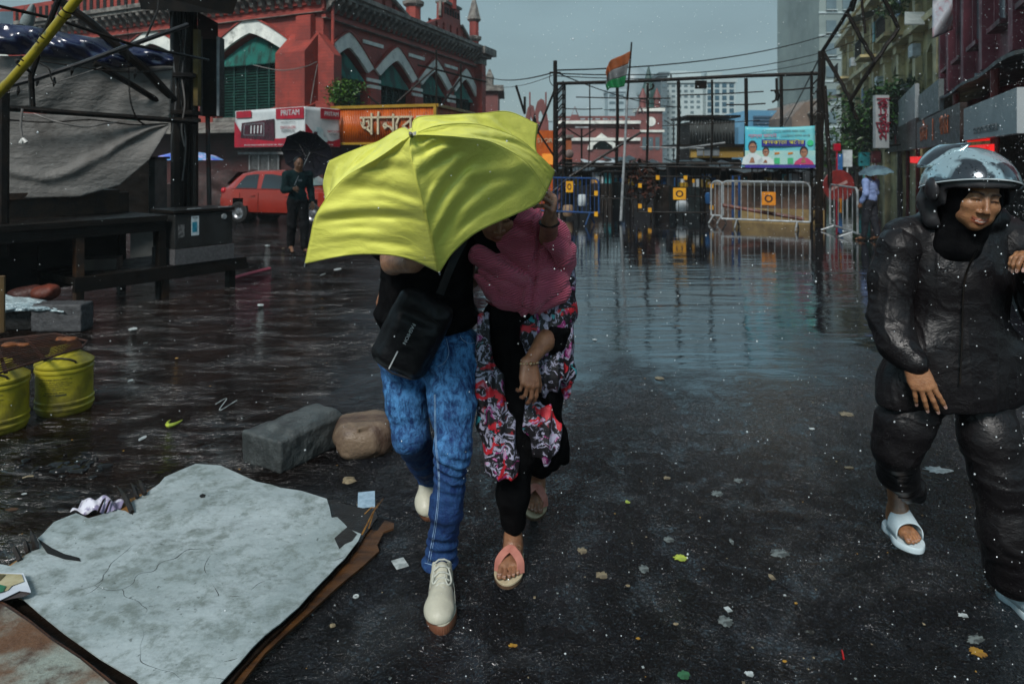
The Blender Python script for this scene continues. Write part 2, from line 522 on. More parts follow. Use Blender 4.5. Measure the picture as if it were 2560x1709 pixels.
# ================================================================== GROUND
def ground_material():
 m, nt, b, co = newmat('wet_asphalt')
 sx = nt.nodes.new('ShaderNodeSeparateXYZ'); nt.links.new(co, sx.inputs[0])
 X, Y = sx.outputs[0], sx.outputs[1]
 big = noise(nt, co, 0.55, 4)
 # muddy run-off towards the left of a diagonal line, bare asphalt to the right
 dl = mth(nt, 'ADD', mth(nt, 'ADD', X, mth(nt, 'MULTIPLY', Y, 0.13)), mth(nt, 'MULTIPLY', mth(nt, 'SUBTRACT', big, 0.5), 1.6))
 mud = rng(nt, dl, -0.15, -0.95)
 # standing water: far right field, plus blotches
 far = rng(nt, mth(nt, 'ADD', Y, mth(nt, 'MULTIPLY', mth(nt, 'SUBTRACT', noise(nt, co, 0.9, 4, stretch=(1, .6, 1)), 0.5), 4.5)), 1.9, 5.9)
 blot = rng(nt, noise(nt, co, 1.7, 6, 0.68, .5), 0.46, 0.62)
 wet = mth(nt, 'MAXIMUM', mth(nt, 'MULTIPLY', far, 0.92), mth(nt, 'MULTIPLY', blot, 0.62))
 wet = mth(nt, 'MAXIMUM', wet, mth(nt, 'MULTIPLY', mud, 0.95))
 fine = noise(nt, co, 120, 3, 0.6)
 tone = noise(nt, co, 3.0, 6, 0.65)
 asph = mixn(nt, rng(nt, tone, 0.35, 0.7), (0.004, 0.0046, 0.0062), (0.010, 0.0115, 0.0155))
 asph = mixn(nt, rng(nt, fine, 0.55, 0.75), asph, (0.020, 0.021, 0.025))
 mudc = mixn(nt, rng(nt, noise(nt, co, 2.2, 5), 0.4, 0.7), (0.004, 0.0022, 0.0015), (0.011, 0.006, 0.004))
 col = mixn(nt, mud, asph, mudc)
 # paper-thin pale stains trodden into the road
 vo = nt.nodes.new('ShaderNodeTexVoronoi'); vo.inputs['Scale'].default_value = 2.6; vo.inputs['Randomness'].default_value = 1
 nt.links.new(co, vo.inputs['Vector'])
 st = mth(nt, 'MULTIPLY', mth(nt, 'LESS_THAN', mth(nt, 'ADD', vo.outputs['Distance'], mth(nt, 'MULTIPLY', noise(nt, co, 40, 3), 0.12)), 0.10), rng(nt, noise(nt, co, 22, 3), 0.5, 0.6))
 col = mixn(nt, mth(nt, 'MULTIPLY', st, 0.55), col, (0.10, 0.105, 0.095))
 nt.links.new(col, b.inputs['Base Color'])
 rr = mth(nt, 'MULTIPLY_ADD', mth(nt, 'SUBTRACT', 1.0, wet), 0.09, 0.03)
 nt.links.new(rr, b.inputs['Roughness'])
 b.inputs['IOR'].default_value = 1.52
 strk = rng(nt, noise(nt, co, 2.4, 5, .65, .8, stretch=(.6, 1.7, 1)), .46, .64, .07, 1.0)
 spl = mth(nt, 'ADD', mth(nt, 'MULTIPLY', mud, strk), mth(nt, 'MULTIPLY', mth(nt, 'SUBTRACT', 1.0, mud), mth(nt, 'MULTIPLY_ADD', wet, .68, .30)))
 nt.links.new(spl, b.inputs['Specular IOR Level'])
 # relief: pitted aggregate where not flooded, wind ripples where flooded
 v1 = nt.nodes.new('ShaderNodeTexVoronoi'); v1.inputs['Scale'].default_value = 85; v1.feature = 'SMOOTH_F1'
 nt.links.new(co, v1.inputs['Vector'])
 film = rng(nt, noise(nt, co, 5.0, 5, 0.7, 0.4), 0.42, 0.56)
 pits = rng(nt, noise(nt, co, 55, 4, 0.62), 0.40, 0.56)
 agg = mth(nt, 'ADD', mth(nt, 'MULTIPLY', pits, 1.0), mth(nt, 'MULTIPLY', v1.outputs['Distance'], 0.5))
 agg = mth(nt, 'MULTIPLY', agg, mth(nt, 'MULTIPLY', mth(nt, 'SUBTRACT', 1.0, mth(nt, 'MULTIPLY', wet, 1.09), clamp=True), mth(nt, 'ADD', 0.35, mth(nt, 'MULTIPLY', film, 0.9))))
 n1 = bumpn(nt, agg, 1.0, 0.022)
 fl_ = rng(nt, noise(nt, co, 1.3, 4, .6), .42, .62)
 ripm = noise(nt, co, 8.5, 4, 0.62, 1.6, stretch=(0.75, 1.6, 1))
 ripw = noise(nt, co, 3.0, 3, 0.5, 0.5, stretch=(0.5, 2.2, 1))
 n2 = bumpn(nt, mth(nt, 'MULTIPLY', ripm, mth(nt, 'MULTIPLY', mud, mth(nt, 'ADD', .45, fl_))), 1.0, 0.12, n1)
 calm = mth(nt, 'MULTIPLY', wet, mth(nt, 'SUBTRACT', 1.0, mud))
 n3 = bumpn(nt, mth(nt, 'MULTIPLY', mth(nt, 'ADD', ripw, mth(nt, 'MULTIPLY', noise(nt, co, 14, 3, .6, .8, stretch=(.6, 1.8, 1)), .14)), mth(nt, 'MULTIPLY', calm, mth(nt, 'MULTIPLY', rng(nt, noise(nt, co, .8, 3, stretch=(.5, 1.4, 1)), .38, .62, .45, 1.3), rng(nt, Y, 12.5, 9.0, .25, 1.0)))), 1.0, 0.010, n2)
 nt.links.new(n3, b.inputs['Normal'])
 return m
gm = ground_material()
g = MB()
xs = [-400, -60, -15, 0, 15, 60, 400]; ys = [-60, 0, 8, 25, 80, 500]
vs = [(x, y, 0) for y in ys for x in xs]
g.add(vs, [(j * 7 + i, j * 7 + i + 1, (j + 1) * 7 + i + 1, (j + 1) * 7 + i) for j in range(5) for i in range(6)])
me = bpy.data.meshes.new('road'); me.from_pydata(g.v, [], g.f); me.materials.append(gm)
o = bpy.data.objects.new('road', me); C.objects.link(o); o['kind'] = 'structure'
# ================================================================== MARKET HALL (red brick, white pointed arches)
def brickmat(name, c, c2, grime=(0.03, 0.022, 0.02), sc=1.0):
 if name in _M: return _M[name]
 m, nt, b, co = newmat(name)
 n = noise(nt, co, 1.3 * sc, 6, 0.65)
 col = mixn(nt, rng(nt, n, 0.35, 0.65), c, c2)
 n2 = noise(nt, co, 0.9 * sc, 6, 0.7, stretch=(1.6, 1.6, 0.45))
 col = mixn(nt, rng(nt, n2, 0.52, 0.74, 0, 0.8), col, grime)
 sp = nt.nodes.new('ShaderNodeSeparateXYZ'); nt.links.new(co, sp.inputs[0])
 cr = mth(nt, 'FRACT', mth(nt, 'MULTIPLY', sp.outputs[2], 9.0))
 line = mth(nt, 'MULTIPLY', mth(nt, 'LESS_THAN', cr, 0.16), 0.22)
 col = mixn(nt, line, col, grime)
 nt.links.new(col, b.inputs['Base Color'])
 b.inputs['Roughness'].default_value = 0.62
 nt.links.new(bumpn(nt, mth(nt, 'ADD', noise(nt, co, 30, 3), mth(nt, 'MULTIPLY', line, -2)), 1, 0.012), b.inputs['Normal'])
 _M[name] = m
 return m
RED = brickmat('red_brick_paint', (0.30, 0.036, 0.022), (0.17, 0.022, 0.015))
WHITE = pm('weathered_white_plaster', (0.72, 0.74, 0.68), (0.52, 0.55, 0.52), 0.6, 1.5, dirt=(0.10, 0.11, 0.10), dscale=2.2, dlo=0.5, dhi=0.8, bump=0.008)
CORN = pm('grimy_cornice_stone', (0.20, 0.19, 0.17), (0.07, 0.065, 0.06), 0.7, 3.0, bump=0.01)
GREEN = pm('green_louvre_paint', (0.010, 0.055, 0.042), (0.006, 0.028, 0.024), 0.45, 5)
TEAL = pm('teal_corrugated_hood', (0.015, 0.16, 0.13), (0.02, 0.06, 0.05), 0.5, 3.0, stretch=(1, 1, .4), lo=.42, hi=.6)
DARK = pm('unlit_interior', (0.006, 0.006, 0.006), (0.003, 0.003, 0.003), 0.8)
BLACKMETAL = pm('black_rusted_metal', (0.003, 0.003, 0.003), (0.010, 0.007, 0.005), 0.5, 9, spec=.15, bump=0.002)
BAMBOO_DARK = pm('dark_weathered_bamboo', (0.010, 0.007, 0.005), (0.005, 0.004, 0.003), 0.55, 8, spec=.15, stretch=(1, 1, .3), bump=0.003)
def arch_pts(s0, s1, zs, zp, n=9):
 """pointed low arch from (s0, zs) over (mid, zp) to (s1, zs)"""
 mid = (s0 + s1) / 2; L = []
 for i in range(n + 1):
  t = i / n
  L.append((s0 + (mid - s0) * t, zs + (zp - zs) * (1 - (1 - t) ** 1.28)))
 for i in range(1, n + 1):
  t = 1 - i / n
  L.append((s1 + (mid - s1) * t, zs + (zp - zs) * (1 - (1 - t) ** 1.28)))
 return L
FR = Frame(-6.47, 24.0, 0.331, 0.944)            # right flank, seen obliquely
FL = Frame(-6.47, 24.0, -0.90, 0.436, flip=True)  # left flank
mk = thing('market_hall', 'red brick market hall with white pointed arches, green louvres and small spires', 'building', (-6.47, 24.0, 0))
wall = MB(); white = MB(); corn = MB()
ARCH_R = [(1.50, 2.62), (5.10, 2.75), (8.75, 2.75), (12.3, 2.65)]
ARCH_L = [(3.35, 3.5), (8.7, 4.0), (14.0, 4.0), (19.3, 4.0)]
def flank(F_, length, arches, zs, zp, topz, win_lo=3.0):
 holes = []
 for (c, wd) in arches:
  a = arch_pts(c - wd / 2, c + wd / 2, zs, zp)
  holes.append([(c - wd / 2, win_lo)] + a + [(c + wd / 2, win_lo)])
 outer = [(0, 2.6), (length, 2.6), (length, topz), (0, topz)]
 flipm = F_.mat()
 wall.plate(outer, holes, 0.5, flipm)
 for (c, wd) in arches:
  # white hood band, its feet running into the next one
  o = arch_pts(c - wd / 2 - 0.42, c + wd / 2 + 0.42, zs + 0.22, zp + 0.56)
  i_ = arch_pts(c - wd / 2 + 0.002, c + wd / 2 - 0.002, zs, zp)
  white.plate(o + list(reversed(i_)), (), 0.10, F_.mat(0, 0, 0.09))
  wall.plate([(p[0], p[1]) for p in arch_pts(c - wd / 2 - 0.46, c + wd / 2 + 0.46, zs + 0.25, zp + 0.63)] + list(reversed(arch_pts(c - wd / 2 - 0.42, c + wd / 2 + 0.42, zs + 0.222, zp + 0.562))), (), 0.12, F_.mat(0, 0, 0.14))
  # window: louvres below, hood above
  win = MB(); M = F_.mat(c, 0, 0)
  win.lbox(-wd / 2, wd / 2, win_lo, zs - 0.25 + 0.1, -0.44, -0.40, M)
  nm = max(3, round(wd / 0.55))
  for k in range(nm + 1):
   x = -wd / 2 + wd * k / nm
   win.lbox(x - 0.035, x + 0.035, win_lo, zs - 0.1, -0.40, -0.28, M)
  z = win_lo + 0.05
  while z < zs - 0.2:
   win.box((0, z, -0.34), (wd, 0.016, 0.10), 0, M @ Matrix.Rotation(0, 4, 'X'))
   win.add([(-wd / 2, z, -0.28), (wd / 2, z, -0.28), (wd / 2, z + 0.075, -0.38), (-wd / 2, z + 0.075, -0.38)], [(0, 1, 2, 3)], M)
   z += 0.105
  o_ = win.build('window', GREEN, mk)
  hd = MB()
  n = int(wd / 0.055)
  for k in range(n):
   x0 = -wd / 2 + wd * k / n; x1 = x0 + wd / n; xm = (x0 + x1) / 2
   def top(x):
    t = 1 - abs(x) / (wd / 2)
    return zs + (zp - zs) * (1 - (1 - t) ** 1.28) - 0.10
   lo = zs - 0.30 - 0.04 * (k % 2)
   for (a, b_, za, zb) in ((x0, xm, -0.20, -0.16), (xm, x1, -0.16, -0.20)):
    hd.add([(a, lo, za + 0.10), (b_, lo, zb + 0.10), (b_, max(lo, top(b_)), zb - 0.08), (a, max(lo, top(a)), za - 0.08)], [(0, 1, 2, 3)], M)
  hd.build('hood', TEAL, o_)
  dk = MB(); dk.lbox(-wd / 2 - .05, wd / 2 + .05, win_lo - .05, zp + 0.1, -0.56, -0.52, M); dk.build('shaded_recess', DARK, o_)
flank(FR, 14.1, ARCH_R, 4.85, 5.62, 6.75)
flank(FL, 24.0, ARCH_L, 5.35, 6.15, 6.95)
# white strips between arches, capitals
for F_, arr, zc, zt in ((FR, ARCH_R, 4.3, 5.95), (FL, ARCH_L, 4.6, 6.35)):
 for k in range(len(arr) - 1):
  a = arr[k][0] + arr[k][1] / 2; b = arr[k + 1][0] - arr[k + 1][1] / 2
  for dz in (0, 0.24):
   white.lbox(a - 0.05, b + 0.05, zc + dz, zc + dz + 0.13, 0.02, 0.07 + 0.003 * dz, F_.mat())
  m_ = (a + b) / 2
  white.lbox(m_ - 0.75, m_ + 0.75, zt, zt + 0.14, 0.01, 0.05, F_.mat())
  wall.lbox(a + 0.06, b - 0.06, 2.7, zc - 0.02, 0.0, 0.14, F_.mat())
# cornices with brackets
def cornice(F_, s0, s1, z):
 wall.lbox(s0, s1, z, z + 0.10, 0.0, 0.16, F_.mat())
 corn.lbox(s0, s1, z - 0.02, z + 0.0, 0.003, 0.19, F_.mat())
 wall.lbox(s0, s1, z + 0.30, z + 0.72, 0.0, 0.10, F_.mat())
 corn.lbox(s0, s1, z + 0.72, z + 0.86, 0.0, 0.52, F_.mat())
 corn.lbox(s0, s1, z + 0.86, z + 1.02, 0.0, 0.62, F_.mat())
 s = s0 + 0.2
 while s < s1 - 0.1:
  M = F_.mat(s, z, 0)
  corn.plate([(0.10, 0.72), (0.50, 0.72), (0.47, 0.60), (0.33, 0.52), (0.28, 0.40), (0.17, 0.33), (0.10, 0.24)], (), 0.16,
     M @ Matrix(((0, 0, 1, 0.08), (0, 1, 0, 0), (1, 0, 0, 0), (0, 0, 0, 1))))
  s += 0.42
cornice(FR, -0.1, 14.1, 6.42)
cornice(FL, -0.1, 24.0, 6.62)
# corner buttress
bt = MB()
bc = Vector((-6.47, 24.0, 0)) + FR.n * 0.0
def but(F_, s0, s1, z0, z1, n, slope=0.0):
 M = F_.mat()
 bt.add([(s0, z0, 0.0), (s1, z0, 0.0), (s1, z1 + slope, 0.0), (s0, z1 + slope, 0.0), (s0, z0, n), (s1, z0, n), (s1, z1, n), (s0, z1, n)],
   [(4, 5, 6, 7), (0, 4, 7, 3), (1, 2, 6, 5), (7, 6, 2, 3), (0, 3, 2, 1), (0, 1, 5, 4)], M)
but(FL, 0.15, 1.45, 2.6, 5.2, 0.75, 0.75)
but(FL, 0.02, 1.60, 2.6, 3.25, 0.98, 0.35)
but(FL, 0.30, 0.95, 5.5, 6.5, 0.30, 0.1)
but(FR, -0.30, 0.16, 2.6, 5.1, 0.62, 0.75)
but(FR, -0.45, 0.20, 2.6, 3.2, 0.95, 0.35)
bt.build('corner_buttress', RED, mk)
pp = MB(); pp.tube([FR.w(0.20, 2.7, 0.25), FR.w(0.20, 6.9, 0.25)], 0.06, 8); pp.build('drainpipe', RED, mk)
# parapet, gables, turrets on the right flank
def gable(F_, s0, s1, zb, pts, wins, name='gable'):
 g_ = MB()
 holes = [arch_hole(c, z) for c, z in wins]
 g_.plate(pts, holes, 0.35, F_.mat(0, 0, -0.1))
 o_ = g_.build(name, RED, mk)
 cp = MB()
 for a, b in zip(pts[1:-1], pts[2:]):
  if abs(a[1] - b[1]) < 1e-6 and a[1] <= zb + 1e-3: continue
  cp.beam(F_.w(a[0], a[1] + 0.05, -0.25), F_.w(b[0], b[1] + 0.05, -0.25), 0.55, 0.12)
 cp.build('coping', CORN, o_)
 dk = MB(); x0 = min(p[0] for p in pts); x1 = max(p[0] for p in pts)
 for c, z in wins:
  dk = MB(); dk.lbox(c - 0.16, c + 0.16, z - 0.02, z + 0.62, -0.46, -0.455, F_.mat()); dk.build('gable_opening', DARK, o_)
 return o_
def arch_hole(c, z, w_=0.13, h=0.55):
 return [(c - w_, z), (c - w_, z + h * .75), (c, z + h), (c + w_, z + h * .75), (c + w_, z)]
ZT = 7.42
gable(FR, 0, 6.9, ZT, [(-0.3, ZT), (-0.3, 8.6), (1.2, 9.35), (2.2, 9.0), (6.75, ZT + 0.02)], [(2.6, 7.75), (3.5, 7.65), (4.3, 7.6), (5.1, 7.55), (1.6, 7.8)])
gable(FR, 7.3, 13.6, ZT, [(7.4, ZT), (9.9, 8.30), (9.95, 9.05), (10.7, 9.05), (10.7, 9.35), (11.2, 9.35), (11.2, 9.05), (11.9, 9.05), (12.0, 8.25), (13.5, ZT + .02)],
  [(9.2, 7.55), (10.0, 7.6), (10.8, 7.62), (11.6, 7.6), (12.4, 7.5)])
bl = MB()
for k in range(6): bl.lbox(10.05 + k * 0.31, 10.2 + k * 0.31, 8.55, 8.85, -0.09, -0.06, FR.mat())
bl.build('blind_slot', DARK, mk)
def turret(F_, s, z0, z1, r, cone, band, name='turret'):
 t_ = MB(); p = F_.w(s, 0, -0.15); M = Matrix.Translation(p) @ Matrix.Rotation(PI / 8, 4, 'Z')
 t_.lathe([(r, z0), (r, z1)], 8, M)
 o_ = t_.build(name, RED, mk)
 c_ = MB()
 c_.lathe([(r + .003, band - .16), (r + 0.14, band - 0.05), (r + 0.16, band + 0.08), (r + .003, band + 0.14)], 8, M)
 if cone:
  c_.lathe([(r + .004, z1 - 0.12), (r + 0.13, z1), (r + 0.10, z1 + 0.12), (0.05, z1 + cone), (0.07, z1 + cone + .08), (0.01, z1 + cone + 0.2)], 8, M)
 c_.build('cap', CORN, o_)
turret(FR, 6.95, 7.0, 10.6, 0.33, 0, 8.35)
turret(FR, 10.95, 8.9, 10.0, 0.28, 0.5, 9.6, 'chimney')
turret(FR, 13.9, 6.6, 8.95, 0.26, 1.25, 7.95, 'spire')
turret(FR, -0.35, 7.3, 10.6, 0.36, 0, 8.6)
cn = MB(); cn.lbox(13.5, 14.45, 6.55, 6.9, -0.6, 0.35, FR.mat()); cn.lbox(13.35, 14.65, 6.9, 7.05, -0.7, 0.55, FR.mat()); cn.lbox(13.2, 14.9, 7.05, 7.42, -0.72, 0.75, FR.mat())
cn.build('corner_coping', CORN, mk)
bp = MB(); bp.lbox(13.65, 14.2, 2.6, 6.54, 0.0, 0.4, FR.mat()); bp.build('end_pier', RED, mk)
# left flank parapet with slots
pl = MB(); pl.lbox(0, 24, 7.65, 8.5, -0.3, -0.02, FL.mat())
pl.build('parapet', RED, mk)
ps = MB(); s = 0.5
while s < 23.6:
 ps.lbox(s, s + 0.2, 7.85, 8.32, -0.02, 0.005, FL.mat()); s += 0.44
ps.build('parapet_slot', DARK, mk)
wall.build('wall', RED, mk); white.build('arch_band', WHITE, mk); corn.build('cornice', CORN, mk)
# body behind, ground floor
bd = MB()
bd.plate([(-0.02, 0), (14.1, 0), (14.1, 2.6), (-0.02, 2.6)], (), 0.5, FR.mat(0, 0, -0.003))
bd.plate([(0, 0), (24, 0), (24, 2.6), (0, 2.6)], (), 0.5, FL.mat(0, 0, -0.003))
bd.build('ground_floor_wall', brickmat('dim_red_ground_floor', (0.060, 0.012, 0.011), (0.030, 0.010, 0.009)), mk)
rf = MB(); a = FR.w(14.1, 7.3, -0.3); b_ = FR.w(0, 7.3, -0.3); c_ = FL.w(24, 7.3, -0.3)
d_ = c_ + (a - b_)
rf.add([a, b_, c_, d_], [(0, 1, 2, 3)]); rf.add([a, d_, d_ - Vector((0, 0, 7.3)), a - Vector((0, 0, 7.3))], [(0, 1, 2, 3)])
rf.add([c_, d_, d_ - Vector((0, 0, 7.3)), c_ - Vector((0, 0, 7.3))], [(0, 1, 2, 3)])
rf.build('roof', RED, mk)
# dark first-floor skirt roof over the shops
sk = MB()
for F_, s0, s1 in ((FL, 1.7, 24), (FR, 0.3, 14)):
 sk.add([F_.w(s0, 3.0, 0.0), F_.w(s1, 3.0, 0.0), F_.w(s1, 2.6, 1.2), F_.w(s0, 2.6, 1.2), F_.w(s1, 2.5, 1.2), F_.w(s0, 2.5, 1.2)], [(0, 3, 2, 1), (3, 5, 4, 2)])
 sk.lbox(s0, s1, 2.98, 3.1, -0.1, 0.12, F_.mat())
sk.build('skirt_roof', CORN, mk)
# window with white frame and the faded lettering under the banner
w1 = MB(); Fg = FL
a = Fg.hit(700, 410); b2 = Fg.hit(628, 410)
s0, s1 = a[0], b2[0]
w1.lbox(s0, s1, 0.9, 1.75, 0.02, 0.05, Fg.mat()); ow = w1.build('shop_window', pm('net_window_glass', (0.12, 0.12, 0.12), (0.05, 0.05, 0.05), 0.25, 12, stretch=(1, 1, 3)), mk)
w2 = MB()
for s in (s0, s1, s0 * .33 + s1 * .67, s0 * .67 + s1 * .33): w2.lbox(s - 0.035, s + 0.035, 0.9, 1.72, 0.05, 0.09, Fg.mat())
w2.lbox(s0 - .35, s1 + .45, 1.75, 1.83, 0.05, 0.2, Fg.mat())
w2.build('frame', pm('grey_frame_paint', (0.25, 0.26, 0.26), (0.14, 0.14, 0.14), 0.5), ow)
t = MB(); M = Fg.mat((s0 + s1) / 2 + .1, 2.02, 0.06) @ Matrix.Diagonal((-1, 1, -1, 1))
t.text('KOLKATA 87', 0.36, M, 0.02, sx=1.15); t.build('lettering', pm('faded_gold_letters', (0.10, 0.075, 0.05), (0.05, 0.04, 0.03), 0.6), mk)
# ------------------------------------------------------------------ banner on two faces (white and red)
WHT = pm('banner_white', (0.50, 0.53, 0.53), (0.42, 0.46, 0.47), 0.35, 3)
RDB = pm('banner_red', (0.33, 0.006, 0.022), (0.24, 0.006, 0.02), 0.35, 3)
MAR = pm('banner_maroon', (0.05, 0.006, 0.016), (0.02, 0.004, 0.008), 0.3, 3)
GRY = pm('banner_grey_print', (0.16, 0.18, 0.19), (0.10, 0.12, 0.13), 0.4, 3)
bn = thing('shop_banner', 'two-panel white and red banner with a switch plate picture on the market corner', 'banner', tuple(P(762, 440, 20.5)))
def facepair(pa, Ya, pb, Yb):
 A = P(pa, HY, Ya); B = P(pb, HY, Yb)
 return Frame(A.x, A.y, B.x - A.x, B.y - A.y), (B - A).length
f1, L1 = facepair(588, 22.6, 762, 20.5); f2, L2 = facepair(762, 20.5, 849, 21.7)
zt, zb = 3.13, 1.95
def sheet(fr, L, nm):
 m = MB(); m.grid(lambda u, v: fr.w(u * L, zb + (zt - zb) * v, 0.015 * math.sin(u * 9) * math.sin(v * 4 + 1)), 24, 10, 0.02)
 return m.build(nm, WHT, bn, True)
s1o = sheet(f1, L1, 'front_panel'); s2o = sheet(f2, L2, 'side_panel')
def pr(fr, L, pts, mt, par, nm, d=0.035):
 m = MB(); m.plate([(x * L, zb + (zt - zb) * y) for x, y in pts], (), 0.006, fr.mat(0, 0, d)); return m.build(nm, mt, par)
def curve(a, b, c_, n=8): return [((1 - t) ** 2 * a[0] + 2 * t * (1 - t) * b[0] + t * t * c_[0], (1 - t) ** 2 * a[1] + 2 * t * (1 - t) * b[1] + t * t * c_[1]) for t in [i / n for i in range(n + 1)]]
pr(f1, L1, [(0.002, 0.01), (0.998, 0.01), (0.998, .40)] + curve((0.998, .40), (.85, .2), (.6, .22)) + [(0.1, .42), (0.002, .72)], RDB, s1o, 'red_print', 0.03)
pr(f1, L1, [(.62, .72), (.998, .70), (.998, .985), (.62, .985)], RDB, s1o, 'red_print', 0.033)
pr(f1, L1, [(.03, .80), (.26, .80), (.26, .985), (.03, .985)], RDB, s1o, 'red_print', 0.033)
pr(f1, L1, [(.10, .26), (.60, .16), (.60, .73), (.12, .66)], MAR, s1o, 'switch_plate_picture', 0.040)
pr(f1, L1, [(.15, .33), (.46, .30), (.46, .64), (.16, .62)], GRY, s1o, 'switch_plate_picture', 0.050)
pr(f1, L1, [(.163, .345), (.45, .318), (.45, .625), (.172, .605)], MAR, s1o, 'switch_plate_picture', 0.054)
for k in range(4): pr(f1, L1, [(.26 + .05 * k, .37), (.275 + .05 * k, .368), (.28 + .05 * k, .58), (.265 + .05 * k, .58)], WHT, s1o, 'switch', 0.060)
def tx(fr, L, x, y, s, txt, mt, par, d=0.045, sx=1.0):
 m = MB(); m.text(txt, s, fr.mat(x * L, zb + (zt - zb) * y, d), 0.004, sx=sx); return m.build('lettering', mt, par)
tx(f1, L1, .82, .86, 0.24, 'PRITAM', WHT, s1o, sx=1.12)
tx(f1, L1, .79, .635, 0.07, 'Switch better tomorrow', GRY, s1o)
tx(f1, L1, .79, .49, 0.13, 'SWITCH ON', RDB, s1o); tx(f1, L1, .79, .405, 0.13, 'HAPPINESS', GRY, s1o)
tx(f1, L1, .5, .06, 0.06, 'SWITCHES  SOCKETS  PLATES  BELLS  HOLDERS   BBB   WIRES  LAMPS  FANS', WHT, s1o, sx=1.2)
pr(f2, L2, [(0.004, 0.01), (0.996, 0.01), (0.996, .22), (.75, .15), (.35, .22), (0.004, .58)], RDB, s2o, 'red_print', 0.03)
pr(f2, L2, [(.42, .72), (.996, .72), (.996, .985), (.42, .985)], RDB, s2o, 'red_print', 0.033)
pr(f2, L2, [(.05, .16), (.62, .13), (.60, .24), (.50, .26), (.50, .42), (.42, .5), (.30, .5), (.28, .42), (.2, .42), (.2, .25), (.08, .22)], pm('banner_pale_blue', (.28, .40, .42), (.4, .5, .5), .4), s2o, 'machine_picture', 0.040)
pr(f2, L2, [(.22, .22), (.32, .22), (.32, .38), (.22, .38)], MAR, s2o, 'machine_picture', 0.046)
tx(f2, L2, .73, .85, 0.19, 'PRITAM', WHT, s2o, sx=.92)
tx(f2, L2, .78, .40, 0.11, 'SWITCH ON', RDB, s2o, sx=.8); tx(f2, L2, .78, .33, 0.10, 'HAPPINESS', GRY, s2o, sx=.8)
tx(f2, L2, .5, .06, 0.05, 'SWITCHES  SOCKETS  PLATES  BBB', WHT, s2o)
# ------------------------------------------------------------------ orange corrugated fascia with cream letters
ORG = pm('orange_corrugated_sheet', (0.42, 0.085, 0.008), (0.26, 0.045, 0.006), 0.35, 2.0, stretch=(1, 1, .3), dirt=(0.12, 0.03, 0.01), dscale=3)
OYL = pm('ochre_trim', (0.30, 0.17, 0.015), (0.2, 0.12, 0.01), 0.4)
CREAM = pm('cream_letters', (0.50, 0.44, 0.30), (0.38, 0.33, 0.22), 0.4)
ofa = thing('corrugated_shop_sign', 'orange corrugated shop fascia with large cream letters beside the banner', 'sign', tuple(P(1091, 410, 20.9)))
f3, L3 = facepair(829, 22.0, 1091, 20.9); f4, L4 = facepair(1091, 20.9, 1184, 24.9)
def corr(fr, L):
 m = MB(); n = int(L / 0.04)
 m.grid(lambda u, v: fr.w(u * L, 2.10 + 1.08 * v, 0.018 * math.sin(u * n * PI)), n * 2, 1, 0.01)
 return m
cf = corr(f3, L3).build('front_sheet', ORG, ofa, True); corr(f4, L4).build('side_sheet', ORG, ofa, True)
tr = MB()
for fr, L in ((f3, L3), (f4, L4)):
 tr.lbox(0, L, 3.15, 3.24, -0.03, 0.06, fr.mat()); tr.lbox(0, L, 2.03, 2.10, -0.03, 0.06, fr.mat())
tr.lbox(L3 - 0.07, L3 + 0.02, 2.1, 3.2, -0.03, 0.065, f3.mat())
tr.build('trim', OYL, ofa)
lt = MB(); x0 = f3.hit(905, 320)[0]
# hand-built strokes of the Bengali word: headline bar and the letters hanging from it
lm = f3.mat(x0, 2.36, 0.10)
def stroke(pts, wd=0.075):
 n = len(pts)
 for a, b_ in zip(pts[:-1], pts[1:]):
  d = Vector((b_[0] - a[0], b_[1] - a[1], 0)); l = d.length
  if l < 1e-5: continue
  d /= l; q = Vector((-d.y, d.x, 0)) * wd / 2; e = d * wd * 0.3
  A = Vector((a[0], a[1], 0)) - e; B = Vector((b_[0], b_[1], 0)) + e
  lt.add([A - q, B - q, B + q, A + q, A - q + Vector((0, 0, -.05)), B - q + Vector((0, 0, -.05)), B + q + Vector((0, 0, -.05)), A + q + Vector((0, 0, -.05))],
    [(0, 1, 2, 3), (0, 4, 5, 1), (1, 5, 6, 2), (2, 6, 7, 3), (3, 7, 4, 0)], lm)
def letters():
 stroke([(0, .50), (1.75, .50)], 0.055)
 # ma
 stroke([(.10, .50), (.12, .30), (.02, .34), (.10, .20), (.20, .17), (.36, .05)], .06); stroke([(.38, .62), (.38, .0)], .06); stroke([(.20, .38), (.28, .40), (.30, .24), (.20, .16)], .05)
 # aa
 stroke([(.62, .66), (.60, .50), (.60, 0)], .06)
 # na
 stroke([(.78, .26), (.86, .32), (.90, .22), (.84, .16), (.78, .26)], .05); stroke([(.90, .24), (1.02, .20), (1.12, .08)], .05); stroke([(1.12, .58), (1.12, 0)], .06)
 # e-kar + ba
 stroke([(1.32, .50), (1.22, .28), (1.24, .10), (1.34, .02)], .06)
 stroke([(1.44, .50), (1.44, .30)], .0); stroke([(1.70, .40), (1.44, .22), (1.70, .04)], .06); stroke([(1.70, .50), (1.70, 0)], .06)
 stroke([(1.9, .50), (3.3, .50)], .055)
 stroke([(2.0, .3), (2.1, .36), (2.16, .2), (2.3, .1)], .06); stroke([(2.32, .5), (2.32, 0)], .06); stroke([(2.6, .5), (2.5, .25), (2.7, .05)], .06)
letters()
lt.build('lettering', CREAM, ofa)
